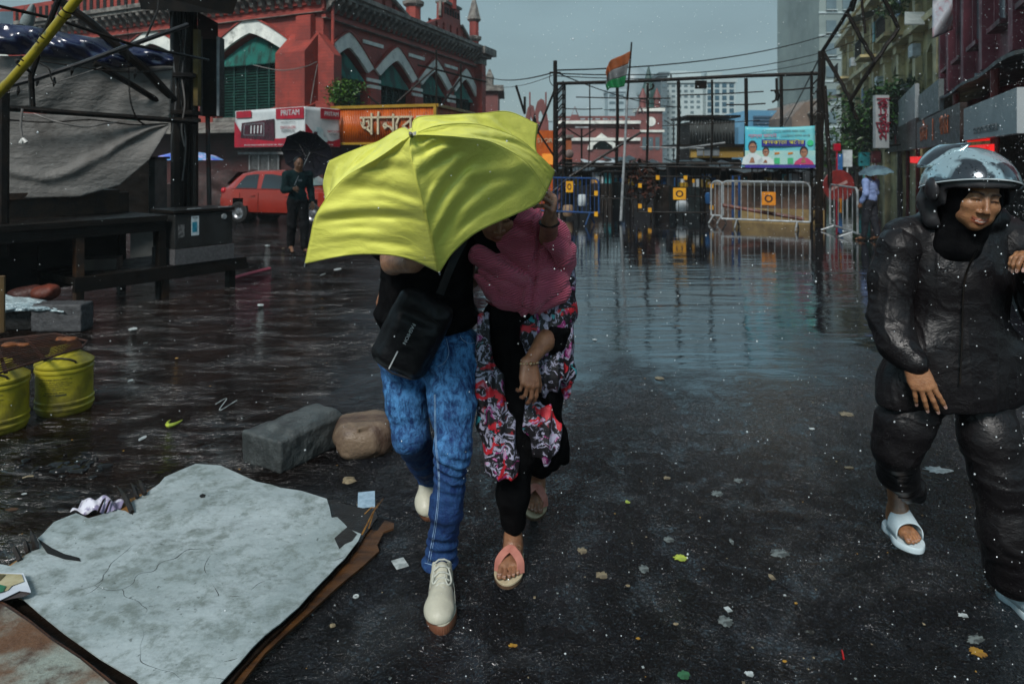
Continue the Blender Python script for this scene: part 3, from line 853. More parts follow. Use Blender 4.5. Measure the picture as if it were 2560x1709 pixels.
# ------------------------------------------------------------------ foliage helper
LEAF = pm('wet_leaf', (0.030, 0.085, 0.014), (0.016, 0.045, 0.010), 0.35, 6)
LEAF_Y = pm('yellow_green_leaf', (0.075, 0.16, 0.018), (0.03, 0.08, 0.012), 0.35, 6)
LEAF_D = pm('dark_leaf', (0.014, 0.040, 0.014), (0.008, 0.022, 0.010), 0.4, 6)
BARK = pm('wet_bark', (0.035, 0.025, 0.018), (0.015, 0.012, 0.010), 0.5, 12, bump=0.01)
def leaves(m, c, rad, n, size, rnd, clump=9):
 cs = []
 for _ in range(clump):
  v = Vector((rnd.gauss(0, .5), rnd.gauss(0, .5), rnd.gauss(0, .42)))
  if v.length > 1: v.normalize()
  cs.append(Vector((v.x * rad[0], v.y * rad[1], v.z * rad[2])))
 for _ in range(n):
  b = rnd.choice(cs); k = 0.38
  p = Vector(c) + b + Vector((rnd.gauss(0, 1) * rad[0] * k * .6, rnd.gauss(0, 1) * rad[1] * k * .6, rnd.gauss(0, 1) * rad[2] * k * .6))
  s = size * rnd.uniform(0.6, 1.3)
  M = Matrix.Translation(p) @ Euler((rnd.uniform(-1, 1), rnd.uniform(-1, 1), rnd.uniform(0, 6.3))).to_matrix().to_4x4()
  m.cm = 0 if rnd.random() < 0.6 else 1
  m.add([(-s * .9, 0, 0), (0, -s * .36, .1 * s), (s * .9, 0, 0), (0, s * .36, .1 * s)], [(0, 1, 2, 3)], M)
def tree(name, label, cat, base, h, rad, n, size, seed, mats=None, trunk_r=0.1, group=None):
 rnd = random.Random(seed); t = thing(name, label, cat, tuple(base), group=group)
 tm = MB(); b = Vector(base); top = b + Vector((rnd.uniform(-.2, .2), 0, h))
 tm.tube([b, b.lerp(top, .5) + Vector((.05, 0, 0)), top], [trunk_r, trunk_r * .75, trunk_r * .4], 8)
 for k in range(7):
  a = rnd.uniform(0, 6.28); s = b.lerp(top, rnd.uniform(.45, .95))
  e = top + Vector((math.cos(a) * rad[0] * .7, math.sin(a) * rad[1] * .7, rnd.uniform(-.3, .7) * rad[2]))
  tm.tube([s, s.lerp(e, .5) + Vector((0, 0, .1 * rad[2])), e], [trunk_r * .4, trunk_r * .25, trunk_r * .1], 5)
 tm.build('trunk', BARK, t)
 cm = MB(); leaves(cm, top, rad, n, size, rnd, 16); cm.build('crown', mats or [LEAF, LEAF_D], t)
 return t
tree('shrub', 'bright green leafy shrub growing on top of the orange shop fascia against the market wall', 'shrub', P(872, 262, 23.0), 0.35, (0.72, 0.45, 0.46), 1500, 0.075, 4, [LEAF_Y, LEAF], 0.03)
# scaffold poles in front of the right flank
def poles(name, label, segs, r, mt, cat='scaffold', group=None):
 t = thing(name, label, cat, tuple(segs[0][0]), group=group)
 for s in segs: m = MB(); m.tube(s, r, 6); m.build('pole', mt, t)
 return t
poles('scaffold', 'loose dark bamboo scaffold standing above the orange fascia', [
 [P(1045, 163, 23), P(1215, 205, 25.5)], [P(1091, 125, 23), P(1091, 262, 23)], [P(1152, 160, 24), P(1153, 280, 24)],
 [P(992, 256, 22.5), P(1093, 166, 23)], [P(1105, 262, 23), P(1150, 198, 24)], [P(1075, 240, 23), P(1170, 252, 24.5)], [P(920, 240, 22.6), P(948, 262, 22.6)]], 0.035, BAMBOO_DARK)
# ================================================================== CENTRE: hoarding frame, flag, barriers, far city
STEEL = pm('wet_galvanised_pipe', (0.32, 0.35, 0.36), (0.18, 0.20, 0.21), 0.55, 6, metal=0.3, dirt=(0.10, 0.05, 0.03), dscale=4, dlo=.55, dhi=.75)
BLUEP = pm('blue_barrier_paint', (0.010, 0.045, 0.16), (0.015, 0.04, 0.09), 0.4, 5)
YEL = pm('yellow_reflector', (0.60, 0.30, 0.01), (0.48, 0.22, 0.01), 0.4, 6)
ORP = pm('orange_notice_plate', (0.55, 0.20, 0.01), (0.40, 0.13, 0.01), 0.45, 6)
INK = pm('dark_printed_ink', (0.05, 0.02, 0.01), (0.03, 0.015, 0.01), 0.5)
A = P(1395, HY, 19.0); B = P(2047, HY, 16.75)
FH = Frame(A.x, A.y, B.x - A.x, B.y - A.y); LH = (B - A).length
def hz(px, y): return FH.hit(px, y)
hf = thing('hoarding_frame', 'empty black steel hoarding frame with bent rods behind the street barriers', 'frame', tuple(A))
def bar(nm, pts, r, mt=BLACKMETAL, par=hf, n=6):
 m = MB(); m.tube(pts, r, n); return m.build(nm, mt, par)
def fp(px, y, n=0.0):
 s, z = hz(px, y); return FH.w(s, z, n)
TOPZ = 3.64
# two latticed end posts
for s in (0.06, LH - 0.05):
 m = MB()
 for ds in (-0.11, 0.11):
  for dn in (-0.1, 0.1): m.beam(FH.w(s + ds, 0, dn), FH.w(s + ds, TOPZ + 0.05, dn), 0.045)
 z = 0.1
 while z < TOPZ - 0.2:
  for dn in (-0.1, 0.1): m.beam(FH.w(s - 0.11, z, dn), FH.w(s + 0.11, z + 0.25, dn), 0.03)
  m.beam(FH.w(s + 0.11, z + .1, -.1), FH.w(s + 0.11, z + 0.25, .1), 0.03)
  z += 0.25
 m.build('latticed_post', BLACKMETAL, hf)
bar('top_rail', [FH.w(0, TOPZ), FH.w(LH * .3, TOPZ - .02), FH.w(LH * .7, TOPZ + .01), FH.w(LH, TOPZ)], 0.05)
bar('lower_rail', [fp(1400, 408), fp(1600, 410), fp(1858, 409), fp(2040, 414)], 0.035)
bar('lower_rail', [fp(1400, 416, .05), fp(1700, 417, .05), fp(2040, 424, .05)], 0.025)
for px, y0, r in ((1474, 207, .018), (1543, 205, .045), (1619, 208, .035), (1696, 203, .045), (1780, 200, .03), (1865, 196, .045), (1953, 192, .04)):
 bar('upright', [fp(px, y0), fp(px + 1, 300), fp(px - 2, 410)], r)
bar('bent_rod', [fp(1632, 210), fp(1634, 216), fp(1630, 222), fp(1621, 226)], .03)
bar('bent_rod', [fp(1941, 196), fp(1942, 232), fp(1940, 250), fp(1930, 256)], .03)
bar('bent_rod', [fp(1940, 226), fp(1945, 240), fp(1941, 252)], .05)
for (x0, y0, x1, y1, r) in ((1440, 243, 1676, 246, .018), (1414, 272, 1506, 272, .015), (1510, 275, 1680, 267, .01), (1700, 238, 1909, 229, .018), (1815, 262, 1914, 259, .02),
       (1926, 227, 2036, 219, .022), (1655, 315, 1900, 301, .012), (1516, 317, 1600, 322, .02)):
 bar('cross_rod', [fp(x0, y0), fp((x0 + x1) / 2, (y0 + y1) / 2 + 1.5), fp(x1, y1)], r)
m = MB(); c0 = fp(1752, 212); m.box(c0, (0.27, 0.12, 0.20), 0.1); m.build('lamp_box', BLACKMETAL, hf)
bar('tilted_brace', [P(1388, 222, 19.2), P(1342, 335, 19.3)], .035); bar('tilted_brace', [P(1344, 328, 19.3), P(1388, 395, 19.3)], .03)
t = poles('fallen_pole', 'dark pole leaning diagonally across the lower left of the hoarding frame', [[P(1602, 331, 17.6), P(1430, 438, 17.5), P(1376, 485, 17.4)]], .035, BLACKMETAL, 'pole')
t = poles('leaning_tube', 'pale metal tube lying slantwise in front of the yellow shop strip', [[P(1700, 372, 19.5), P(1812, 357, 20)]], .03, STEEL, 'pole')
t = poles('long_rail', 'thin pale rail sagging level with the yellow shop strip', [[P(1600, 368, 21), P(1760, 371, 21)]], .025, STEEL, 'pole')
# concrete utility pole with wires
up = thing('utility_pole', 'tall thin dark utility pole beside the left post of the hoarding frame', 'pole', tuple(P(1388, 545, 19.4)))
m = MB(); m.tube([P(1388, 548, 19.4), P(1388, 152, 19.4)], [.07, .055], 8); m.build('shaft', BLACKMETAL, up)
m = MB(); m.tube([P(1374, 182, 19.4), P(1402, 182, 19.4)], .03, 6); m.build('cross_arm', BLACKMETAL, up)
m = MB(); m.tube(spline([P(1376, 182, 19.4), P(1374, 200, 19.3), P(1382, 214, 19.3), P(1390, 208, 19.4)], 10), .012, 5); m.build('hanging_loop', BLACKMETAL, up)
def wire(a, b, sag, r, label, group=None, n=18):
 a, b = Vector(a), Vector(b); m = MB()
 m.tube([a.lerp(b, i / n) - Vector((0, 0, sag * 4 * (i / n) * (1 - i / n))) for i in range(n + 1)], r, 5)
 return tag(m.build('cable', BLACKMETAL), label, 'cable', group)
wire(P(1388, 180, 19.4), FR.w(13.9, 6.0, .3), 0.25, .020, 'thick twisted cable from the utility pole to the market end pier')
wire(P(1388, 186, 19.4), FR.w(13.9, 5.6, .3), 0.3, .010, 'thin lower wire from the utility pole to the market end pier')
wire(P(1388, 176, 19.4), P(2230, 20, 40), 0.8, .022, 'highest of the long wires sweeping right across the sky')
wire(P(1388, 184, 19.4), P(2230, 62, 40), 0.9, .018, 'middle one of the long wires sweeping right across the sky')
wire(P(1388, 190, 19.4), P(2230, 84, 40), 0.9, .014, 'lowest of the long wires sweeping right across the sky')
wire(P(1392, 182, 19.4), P(1700, 268, 30), 0.2, .018, 'wire dropping rightwards from the utility pole behind the frame')
wire(P(2053, 135, 17.2), P(1950, 330, 40), 0.1, .02, 'wire dropping leftwards from the right frame mast')
# banner with portraits
f5, L5 = facepair(1861, 16.9, 2035, 16.55)
bz1 = CAM_Z - (316 - HY) / F * 16.75; bz0 = CAM_Z - (418 - HY) / F * 16.6
pb = thing('political_banner', 'sky blue banner with three portrait figures and yellow lettering on the frame', 'banner', tuple(f5.w(L5 / 2, bz0, .12)))
def rag(base):
 return lambda u, v: f5.w(u * L5, bz0 + (bz1 - bz0) * v - 0.03 * math.sin(u * PI), .12 + 0.02 * math.sin(u * 7 + v * 3))
def bzz(pts, mt, nm, d, par):
 m = MB(); m.plate([(x * L5, bz0 + (bz1 - bz0) * y - .015) for x, y in pts], (), 0.004, f5.mat(0, 0, d)); return m.build(nm, mt, par)
m = MB(); m.grid(rag(0), 20, 12, .012)
CY = pm('banner_sky_blue', (0.035, 0.36, 0.50), (0.16, 0.46, 0.46), 0.4, 1.3, lo=.3, hi=.7)
pbo = m.build('printed_cloth', CY, pb, True)
bzz([(.0, .42), (1, .42), (1, .08), (0, .08)], pm('banner_pale_field', (.34, .52, .46), (.22, .44, .46), .4, 2), 'pale_field', .150, pbo)
bzz([(0, 0), (1, 0), (1, .075), (0, .075)], pm('banner_violet', (.035, .025, .25), (.05, .03, .2), .4), 'violet_strip', .153, pbo)
bzz([(.24, .53), (.86, .52), (.86, .67), (.24, .69)], pm('banner_navy', (.03, .03, .24), (.02, .02, .16), .4), 'navy_strip', .156, pbo)
m = MB(); m.text('কলকাতা পৌর', .13, f5.mat(.55 * L5, bz0 + .60 * (bz1 - bz0), .160), .003, sx=1.15); m.build('lettering', pm('banner_yellow', (.55, .50, .05), (.4, .4, .05), .4), pbo)
m = MB(); m.text('শ্রদ্ধা জানাই', .10, f5.mat(.25 * L5, bz0 + .765 * (bz1 - bz0), .160), .003, sx=1.15); m.build('lettering', pm('banner_pink', (.55, .06, .16), (.4, .05, .1), .4), pbo)
m = MB(); m.text('পৌরসভা উৎসব সমিতির পক্ষ থেকে', .05, f5.mat(.55 * L5, bz0 + .88 * (bz1 - bz0), .160), .003, sx=1.3); m.build('lettering', GRY, pbo)
m = MB(); m.text('নাগরিকদের স্বাগত জানাই', .05, f5.mat(.72 * L5, bz0 + .77 * (bz1 - bz0), .160), .003, sx=1.2); m.build('lettering', GRY, pbo)
def disc(cx, cy, rx, ry, n=18): return [(cx + rx * math.cos(2 * PI * k / n), cy + ry * math.sin(2 * PI * k / n)) for k in range(n)]
SKP = pm('printed_skin', (.30, .15, .09), (.22, .10, .06), .5, 8); HRP = pm('printed_hair', (.03, .02, .03), (.02, .015, .02), .5)
WHP = pm('printed_white', (.52, .58, .58), (.42, .5, .52), .5); PKP = pm('printed_pink', (.50, .05, .18), (.40, .04, .12), .5); GNP = pm('printed_green', (.03, .42, .18), (.05, .3, .14), .5)
for cx, cy, sc, cl in ((.11, .42, 1.05, WHP), (.30, .32, .80, WHP), (.84, .30, .95, PKP)):
 bzz(disc(cx, cy + .10 * sc, .062 * sc, .135 * sc), HRP, 'portrait_hair', .158, pbo)
 bzz([(cx - .15 * sc, .08), (cx + .15 * sc, .08), (cx + .13 * sc, cy - .16 * sc), (cx + .05 * sc, cy - .06 * sc), (cx - .05 * sc, cy - .06 * sc), (cx - .13 * sc, cy - .16 * sc)], cl, 'portrait_clothes', .161, pbo)
 bzz(disc(cx, cy + .06 * sc, .05 * sc, .115 * sc), SKP, 'portrait_face', .164, pbo)
 bzz([(cx - .035 * sc, cy + .075 * sc), (cx + .035 * sc, cy + .075 * sc), (cx + .035 * sc, cy + .095 * sc), (cx - .035 * sc, cy + .095 * sc)], HRP, 'portrait_eyes', .166, pbo)
 bzz([(cx - .05 * sc, .12), (cx + .03 * sc, .12), (cx + .01 * sc, .24 * sc), (cx - .02 * sc, .24 * sc)], SKP, 'portrait_hands', .168, pbo)
bzz(disc(.93, .60, .045, .07), GNP, 'round_emblem', .166, pbo)
for cx in (.46, .65):
 bzz([(cx - .04, .10), (cx + .04, .10), (cx + .04, .24), (cx - .04, .24)], GNP, 'flag_print', .163, pbo)
 bzz([(cx - .035, .32), (cx + .035, .34), (cx + .035, .38), (cx - .035, .37)], ORP, 'flag_print', .163, pbo)
# flag on its leaning staff
fl = thing('flag_staff', 'tall leaning pale staff standing in front of the hoarding frame', 'flagpole', tuple(P(1552, 552, 17.4)))
m = MB(); m.tube([P(1552, 552, 17.4), P(1563, 350, 17.3), P(1568, 250, 17.2)], [.035, .032, .028], 8); m.build('lower_shaft', STEEL, fl)
m = MB(); m.tube([P(1568, 250, 17.2), P(1579, 106, 17.1)], [.028, .02], 8); m.build('upper_shaft', BLACKMETAL, fl)
def flagpt(u, v):
 # u 0 at the staff, v 0 top .. 1 bottom
 top = spline([(1577, 127, 0), (1556, 138, 0), (1528, 150, 0), (1519, 165, 0), (1514, 182, 0)], 21)
 bot = spline([(1561, 216, 0), (1548, 219, 0), (1535, 220, 0), (1524, 221, 0), (1517, 228, 0)], 21)
 k = u * 20; i = min(int(k), 19); t_ = k - i
 a = top[i].lerp(top[i + 1], t_); b = bot[i].lerp(bot[i + 1], t_)
 p = a.lerp(b, v)
 return P(p.x + 2 * math.sin(v * 7) * u, p.y, 17.1 + 0.10 * math.sin(u * 11 + v * 2) * (0.3 + u))
ft = thing('tricolour_flag', 'wet saffron, white and green flag drooping from the leaning staff', 'flag', tuple(P(1577, 127, 17.1)))
for nm, v0, v1, mt in (('saffron_band', 0, .36, pm('flag_saffron', (.22, .055, .012), (.16, .045, .012), .7, 5)), ('white_band', .36, .70, pm('flag_white', (.12, .13, .135), (.07, .08, .085), .7, 5)), ('green_band', .70, 1, pm('flag_green', (.004, .14, .04), (.004, .09, .03), .7, 5))):
 m = MB(); m.grid(lambda u, v: flagpt(u, v0 + (v1 - v0) * v), 20, 8, .006); m.build(nm, mt, ft, True)
# crowd barriers
def barrier(label, pa, pb_, za, zb_, mt, lowmt, bars=11, plate=None, legs=True, patches=(), depth_b=None, group='crowd barriers in front of the frame'):
 a, b = Vector(pa), Vector(pb_); d = (b - a); L = d.length; d.normalize()
 fr = Frame(a.x, a.y, d.x, d.y)
 t = thing('crowd_barrier', label, 'barrier', (a.x, a.y, 0), group=group)
 r = 0.022; rc = 0.14
 m = MB(); pts = [fr.w(0, za, 0), fr.w(0, zb_ - rc, 0)] + [fr.w(rc - rc * math.cos(k * PI / 8), zb_ - rc + rc * math.sin(k * PI / 8), 0) for k in range(1, 5)] + \
  [fr.w(L - rc + rc * math.sin(k * PI / 8), zb_ - rc + rc * math.cos(k * PI / 8), 0) for k in range(0, 5)] + [fr.w(L, za, 0)]
 m.tube(pts, r, 8); m.build('frame', mt, t)
 m = MB(); m.tube([fr.w(0, za, 0), fr.w(L, za, 0)], r, 8); m.build('bottom_rail', lowmt, t)
 for k in range(bars):
  s = L * (k + 1) / (bars + 1); m = MB(); m.tube([fr.w(s, za, 0), fr.w(s, zb_ - r, 0)], .009, 5); m.build('bar', mt, t)
 for s in (L * .18, L * .86):
  m = MB(); m.tube([fr.w(s, za, 0), fr.w(s, .02, .28)], r * .9, 6); m.tube([fr.w(s, za, 0), fr.w(s, .02, -.28)], r * .9, 6); m.build('foot', mt, t)
 if plate:
  s, w_, h_, z_, pmt = plate; m = MB(); m.lbox(s - w_ / 2, s + w_ / 2, z_, z_ + h_, .02, .03, fr.mat()); po = m.build('notice_plate', pmt, t)
  m = MB(); m.plate([(s + x * w_ * .3, z_ + h_ / 2 + y * h_ * .3) for x, y in disc(0, 0, 1, 1)], [[(s + x * w_ * .18, z_ + h_ / 2 + y * h_ * .18) for x, y in disc(0, 0, 1, 1)]], .003, fr.mat(0, 0, .034)); m.build('emblem', INK, po)
 for s, z in patches:
  m = MB(); m.lbox(s - .045, s + .045, z, z + .11, .018, .035, fr.mat()); m.build('reflector', YEL, t)
 return t
barrier('blue crowd barrier with a yellow notice, left of the flag staff', P(1345, HY, 17.6), P(1497, HY, 16.8), .30, 1.13, BLUEP, BLUEP, 14, (.88, .19, .27, .78, YEL), patches=[(1.58, .72), (1.58, .22)])
barrier('black crowd barrier with yellow reflector patches behind the flag staff', P(1595, HY, 18.2), P(1779, HY, 17.9), .22, 1.14, BLACKMETAL, BLACKMETAL, 8, (1.05, .32, .30, .55, YEL), patches=[(.05, .85), (.05, .32), (.3, .22), (1.85, .85), (1.85, .3), (.5, 1.06), (1.2, 1.06)])
barrier('long galvanised crowd barrier with an orange notice at the pavement edge', P(1804, HY, 16.4), P(2025, HY, 15.5), .20, 1.08, STEEL, STEEL, 12, (1.05, .30, .30, .55, ORP))
barrier('short galvanised crowd barrier right of the black mast, in front of the red disc', P(2075, HY, 15.9), P(2144, HY, 13.9), .12, 1.02, STEEL, STEEL, 5, (.9, .15, .30, .45, ORP))
barrier('partly hidden galvanised barrier just left of the long barrier', P(1778, HY, 17.4), P(1808, HY, 17.2), .2, 1.05, STEEL, STEEL, 2)
for k_, (xa, xb, Ya, Yb, zt_, lb_) in enumerate(((1500, 1596, 19.4, 19.2, 1.25, 'tall dark railing behind the foot of the flag staff'), (1690, 1800, 20.4, 20.2, 1.5, 'high black railing behind the black barrier'), (1880, 2040, 19.8, 19.4, 1.45, 'high black railing behind the low planter wall'), (1430, 1520, 20.8, 20.6, 1.4, 'high black railing behind the blue barrier'))):
 barrier(lb_, P(xa, HY, Ya), P(xb, HY, Yb), .5, zt_, BLACKMETAL, BLACKMETAL, 10, None, patches=[(.4 + k_ * .1, .9)] if k_ % 2 else ())
# blue frame standing behind barrier
t = poles('blue_stand', 'narrow blue tubular stand behind the long galvanised barrier', [[P(1832, 545, 16.9), P(1832, 440, 16.9), P(1848, 440, 16.9), P(1848, 545, 16.9)]], .03, BLUEP, 'stand')
# planter wall behind barrier
pw = thing('low_wall', 'low brown planter wall with a sandy skirt behind the long barrier', 'wall', tuple(P(1910, 545, 17.6)))
fw, Lw = facepair(1775, 18.2, 2062, 17.0)
m = MB(); m.lbox(0, Lw, .0, .92, -.9, 0, fw.mat()); m.build('wall', pm('brown_brick_wall', (.11, .065, .045), (.06, .035, .025), .5, 5, bump=.01), pw)
m = MB(); m.lbox(-.05, Lw + .05, .92, .99, -.95, .05, fw.mat()); m.build('coping', pm('buff_cap', (.28, .22, .16), (.16, .12, .09), .5, 5), pw)
m = MB(); m.lbox(.6, Lw, .0, .36, 0.003, .25, fw.mat()); m.build('skirt', pm('sandy_render', (.24, .17, .07), (.13, .09, .04), .5, 3), pw)
m = MB(); m.tube([P(1800, 512, 16.6), P(2010, 548, 16.0)], .05, 6); tag(m.build('wooden_plank', pm('red_brown_timber', (.13, .035, .02), (.06, .02, .015), .5)), 'reddish timber plank leaning along the foot of the long barrier', 'plank')
# red disc
rd = thing('round_sign', 'dull red round traffic disc with a pale diagonal streak behind the short barrier', 'sign', tuple(P(2095, 545, 16.6)))
Mr = Matrix.Translation(P(2096, 464, 16.6)) @ Matrix.Rotation(R(90), 4, 'X')
m = MB(); m.lathe([(.001, 0), (.36, 0), (.375, .012), (.36, .024), (.001, .024)], 40, Mr); m.build('disc', pm('dull_red_enamel', (.17, .02, .018), (.10, .015, .015), .4, 5), rd)
m = MB(); m.lbox(-.26, .22, -.03, .04, .030, .034, Mr @ Matrix.Rotation(R(25), 4, 'Z')); m.build('streak', pm('pale_scuff', (.30, .20, .19), (.2, .12, .11), .5), rd)
m = MB(); m.tube([P(2096, 550, 16.6), P(2096, 464, 16.63)], .025, 6); m.build('post', BLACKMETAL, rd)
# flood masts and the bamboo lattice on the right
tr_ = thing('bamboo_lattice', 'dark crooked bamboo lattice rising from the mast at the right end of the frame', 'lattice', tuple(P(2055, 560, 16.6)))
def lat(pts, r):
 m = MB(); pv = [P(x, y, Y) for x, y, Y in pts]; n = len(pv)
 sp = []
 for i in range(n - 1):
  for k in range(4):
   q = pv[i].lerp(pv[i + 1], k / 4); q.x += .012 * math.sin(i * 5 + k * 3.1); sp.append(q)
 sp.append(pv[-1]); m.tube(sp, r, 7); m.build('bamboo', BAMBOO_DARK, tr_)
for pts, r in (([(2047, 560, 16.7), (2050, 330, 16.7), (2054, 128, 16.7)], .09), ([(2061, 215, 16.6), (2069, 330, 16.6), (2075, 460, 16.5)], .05), ([(2054, 132, 16.7), (2118, 33, 16.0), (2145, -20, 15.6)], .045),
    ([(2118, 33, 16.0), (2152, 95, 15.9), (2187, 155, 15.8)], .045), ([(2206, -10, 15), (2247, 71, 15.0), (2187, 155, 15.1), (2126, 250, 15.6)], .045),
    ([(2059, 132, 16.7), (2100, 200, 16.2), (2126, 252, 15.8), (2141, 298, 15.8)], .045), ([(2153, -10, 15.6), (2163, 84, 15.6)], .03), ([(2141, -5, 15.4), (2131, 28, 15.6)], .035)):
 lat(pts, r)
# ------------------------------------------------------------------ far buildings
def winmat(name, wallc, wallc2, glassc, sx, sz, wf=.5, hf_=.45, rough=.6):
 return None
CONC = pm('haze_paled_wet_concrete', (0.38, 0.46, 0.47), (0.30, 0.37, 0.38), 0.6, .15)  # paleness of far walls stands in for haze, put into the colour
GLASS = pm('dim_window_glass', (0.10, 0.15, 0.17), (0.07, 0.11, 0.13), 0.2, 1.0, spec=.8)
def block(name, label, px0, px1, ytop, Y, depth, wallm, rows=0, cols=0, wf=.5, hf2=.5, glass=None, ybot=400, roofbits=0, seed=0):
 """a rectangular building facing the camera, with individually modelled windows rows"""
 A = P(px0, ytop, Y); B_ = P(px1, ytop, Y)
 t = thing(name, label, 'building', ((A.x + B_.x) / 2, Y, 0))
 m = MB(); m.lbox(A.x, B_.x, Y, Y + depth, 0, A.z); m.build('wall', wallm, t)
 m = MB(); m.lbox(A.x - .3, B_.x + .3, Y - .3, Y + depth, A.z, A.z + .6); m.build('roof', wallm, t)
 W = (B_.x - A.x) / max(cols, 1); H = (A.z - CAM_Z) / max(rows, 1); rnd = random.Random(seed)
 for r in range(rows):
  for c in range(cols):
   if rnd.random() < .06: continue
   x = A.x + (c + .5) * W; z = CAM_Z + (r + .52) * H
   m = MB(); m.box((x, Y - .02, z), (W * wf, .12, H * hf2)); m.build('window', glass or GLASS, t)
 for k in range(roofbits):
  x = A.x + rnd.random() * (B_.x - A.x); m = MB(); h = rnd.uniform(1, 3); m.box((x, Y + 3, A.z + .6 + h / 2), (rnd.uniform(1.5, 4), 2, h)); m.build('roof_tank', wallm, t)
 return t
GREYB = pm('haze_paled_grey_cladding', (0.30, 0.38, 0.41), (0.26, 0.34, 0.36), 0.5, .1)  # distance haze painted into this pale grey as well
block('office_block', 'long plain grey slab block behind the left half of the frame', 1412, 1542, 208, 150, 30, GREYB, 0, 0)
sb = block('office_annexe', 'narrow window strip of the slab block right of the plain wall', 1520, 1562, 230, 145, 20, GREYB, 9, 2, .7, .35)
tw = thing('round_tower', 'pale curved high tower just right of the flag', 'building', tuple(P(1588, HY, 170)))
m = MB(); c_ = P(1588, 168, 170); m.lathe([(4.2, 0), (4.2, c_.z - 4), (3.6, c_.z - 1.5), (2.0, c_.z)], 20, Matrix.Translation((c_.x, 172, 0))); m.build('wall', pm('hazy_glass_wall', (.22, .28, .30), (.17, .22, .24), .4, .2), tw, 'auto')
block('white_tower_block', 'white high-rise with many small windows behind the shed', 1660, 1800, 208, 120, 25, CONC, 14, 9, .55, .42, seed=3, roofbits=4)
block('glass_tower_block', 'pale tower with two broad glazed bays behind the right of the frame', 1765, 1838, 206, 118, 20, CONC, 12, 4, .6, .7, glass=pm('blue_glazing', (.04, .10, .14), (.03, .07, .10), .15, 1), seed=5)
block('thin_lift_tower', 'dark thin lift tower at the left side of the white high-rise', 1652, 1668, 190, 115, 8, pm('dull_blue_concrete', (.10, .14, .16), (.07, .10, .11), .6), 12, 1, .6, .4, seed=1)
bb = thing('blue_shed', 'light blue broad shed with a low pitched roof behind the banner', 'building', tuple(P(1900, HY, 60)))
a = P(1846, 318, 60); b_ = P(1952, 277, 60)
m = MB(); m.plate([(a.x, 0), (b_.x, 0), (b_.x, b_.z), (P(1870, 0, 60).x, b_.z + .05), (a.x, a.z)], (), 12, Matrix(((1, 0, 0, 0), (0, 0, -1, 60), (0, 1, 0, 0), (0, 0, 0, 1)))); m.build('wall', pm('light_blue_sheet', (.06, .20, .33), (.10, .24, .36), .5, .5), bb)
m = MB()
for y_ in (292, 300, 308): q = P(1915, y_, 59.9); m.box(q, (2.2, .1, .16))
m.build('lettering', pm('blue_sheet_letters', (.05, .10, .16), (.04, .08, .12), .5), bb)
m = MB(); tb = P(2008, HY, 55)
t = thing('tan_house', 'tan gabled house end seen left of the mast', 'building', tuple(tb))
q0 = P(1980, 310, 55); q1 = P(2042, 252, 55)
m = MB(); m.plate([(q0.x, 0), (q1.x, 0), (q1.x, q1.z), (P(2012, 0, 55).x, P(0, 256, 55).z), (q0.x, P(0, 292, 55).z)], (), 8, Matrix(((1, 0, 0, 0), (0, 0, -1, 55), (0, 1, 0, 0), (0, 0, 0, 1)))); m.build('wall', pm('tan_stucco', (.20, .15, .12), (.11, .09, .075), .6, .6), t)
m = MB(); m.beam(P(1976, 294, 58.5), P(2012, 256, 58.5), 9, .3); m.beam(P(2012, 256, 58.5), P(2044, 250, 58.5), 9, .3); m.build('roof', CORN, t)
# second red market range far behind with its clock tower
RED2 = brickmat('far_red_brick', (0.19, 0.055, 0.05), (0.11, 0.036, 0.034), sc=.5)
fm = thing('red_market_range', 'long red market range with a white pointed arch seen through the frame', 'building', tuple(P(1500, HY, 56)))
FM = Frame(P(1395, 0, 58).x, 58, 1, -0.04)
def m2(px, y): return FM.hit(px, y)
x0 = m2(1385, 0)[0]; x1 = m2(1600, 0)[0]
zt_ = m2(1500, 310)[1]; zc_ = m2(1500, 322)[1]
ar = [(m2(1480, 375)[0], m2(0, 375)[1]), (m2(1482, 366)[0], m2(0, 366)[1]), (m2(1505, 349)[0], m2(0, 349)[1]), (m2(1530, 366)[0], m2(0, 366)[1]), (m2(1532, 375)[0], m2(0, 375)[1])]
ar = [(p[0], p[1]) for p in ar]
m = MB(); m.plate([(x0, 0), (x1, 0), (x1, zt_), (x0, zt_)], [ar], 1.0, FM.mat()); m.build('wall', RED2, fm)
m = MB(); o_ = [(m2(1468, 375)[0], ar[0][1]), (m2(1472, 358)[0], m2(0, 360)[1]), (m2(1503, 335)[0], m2(0, 335)[1]), (m2(1538, 360)[0], m2(0, 360)[1]), (m2(1542, 375)[0], ar[-1][1])]
m.plate(o_ + list(reversed(ar)), (), .3, FM.mat(0, 0, .2)); m.build('arch_band', WHITE, fm)
m = MB(); m.plate(ar, (), .1, FM.mat(0, 0, -.6)); m.build('arch_screen', GREEN, fm)
m = MB(); m.lbox(x0, x1, zt_, zt_ + .25, -.6, .4, FM.mat()); m.lbox(x0, x1, zc_ - 1.0, zc_ - .75, 0, .3, FM.mat()); m.build('cornice', WHITE, fm)
z0 = zt_ + .25; z1 = m2(0, 294)[1]
sl = []; s = x0 + .3
while s < x1 - .6: sl.append([(s, z0 + .1), (s + .42, z0 + .1), (s + .42, z1 - .18), (s, z1 - .18)]); s += .62
m = MB(); m.plate([(x0, z0), (x1, z0), (x1, z1), (x0, z1)], sl, .4, FM.mat(0, 0, .1)); m.build('pierced_parapet', RED2, fm)
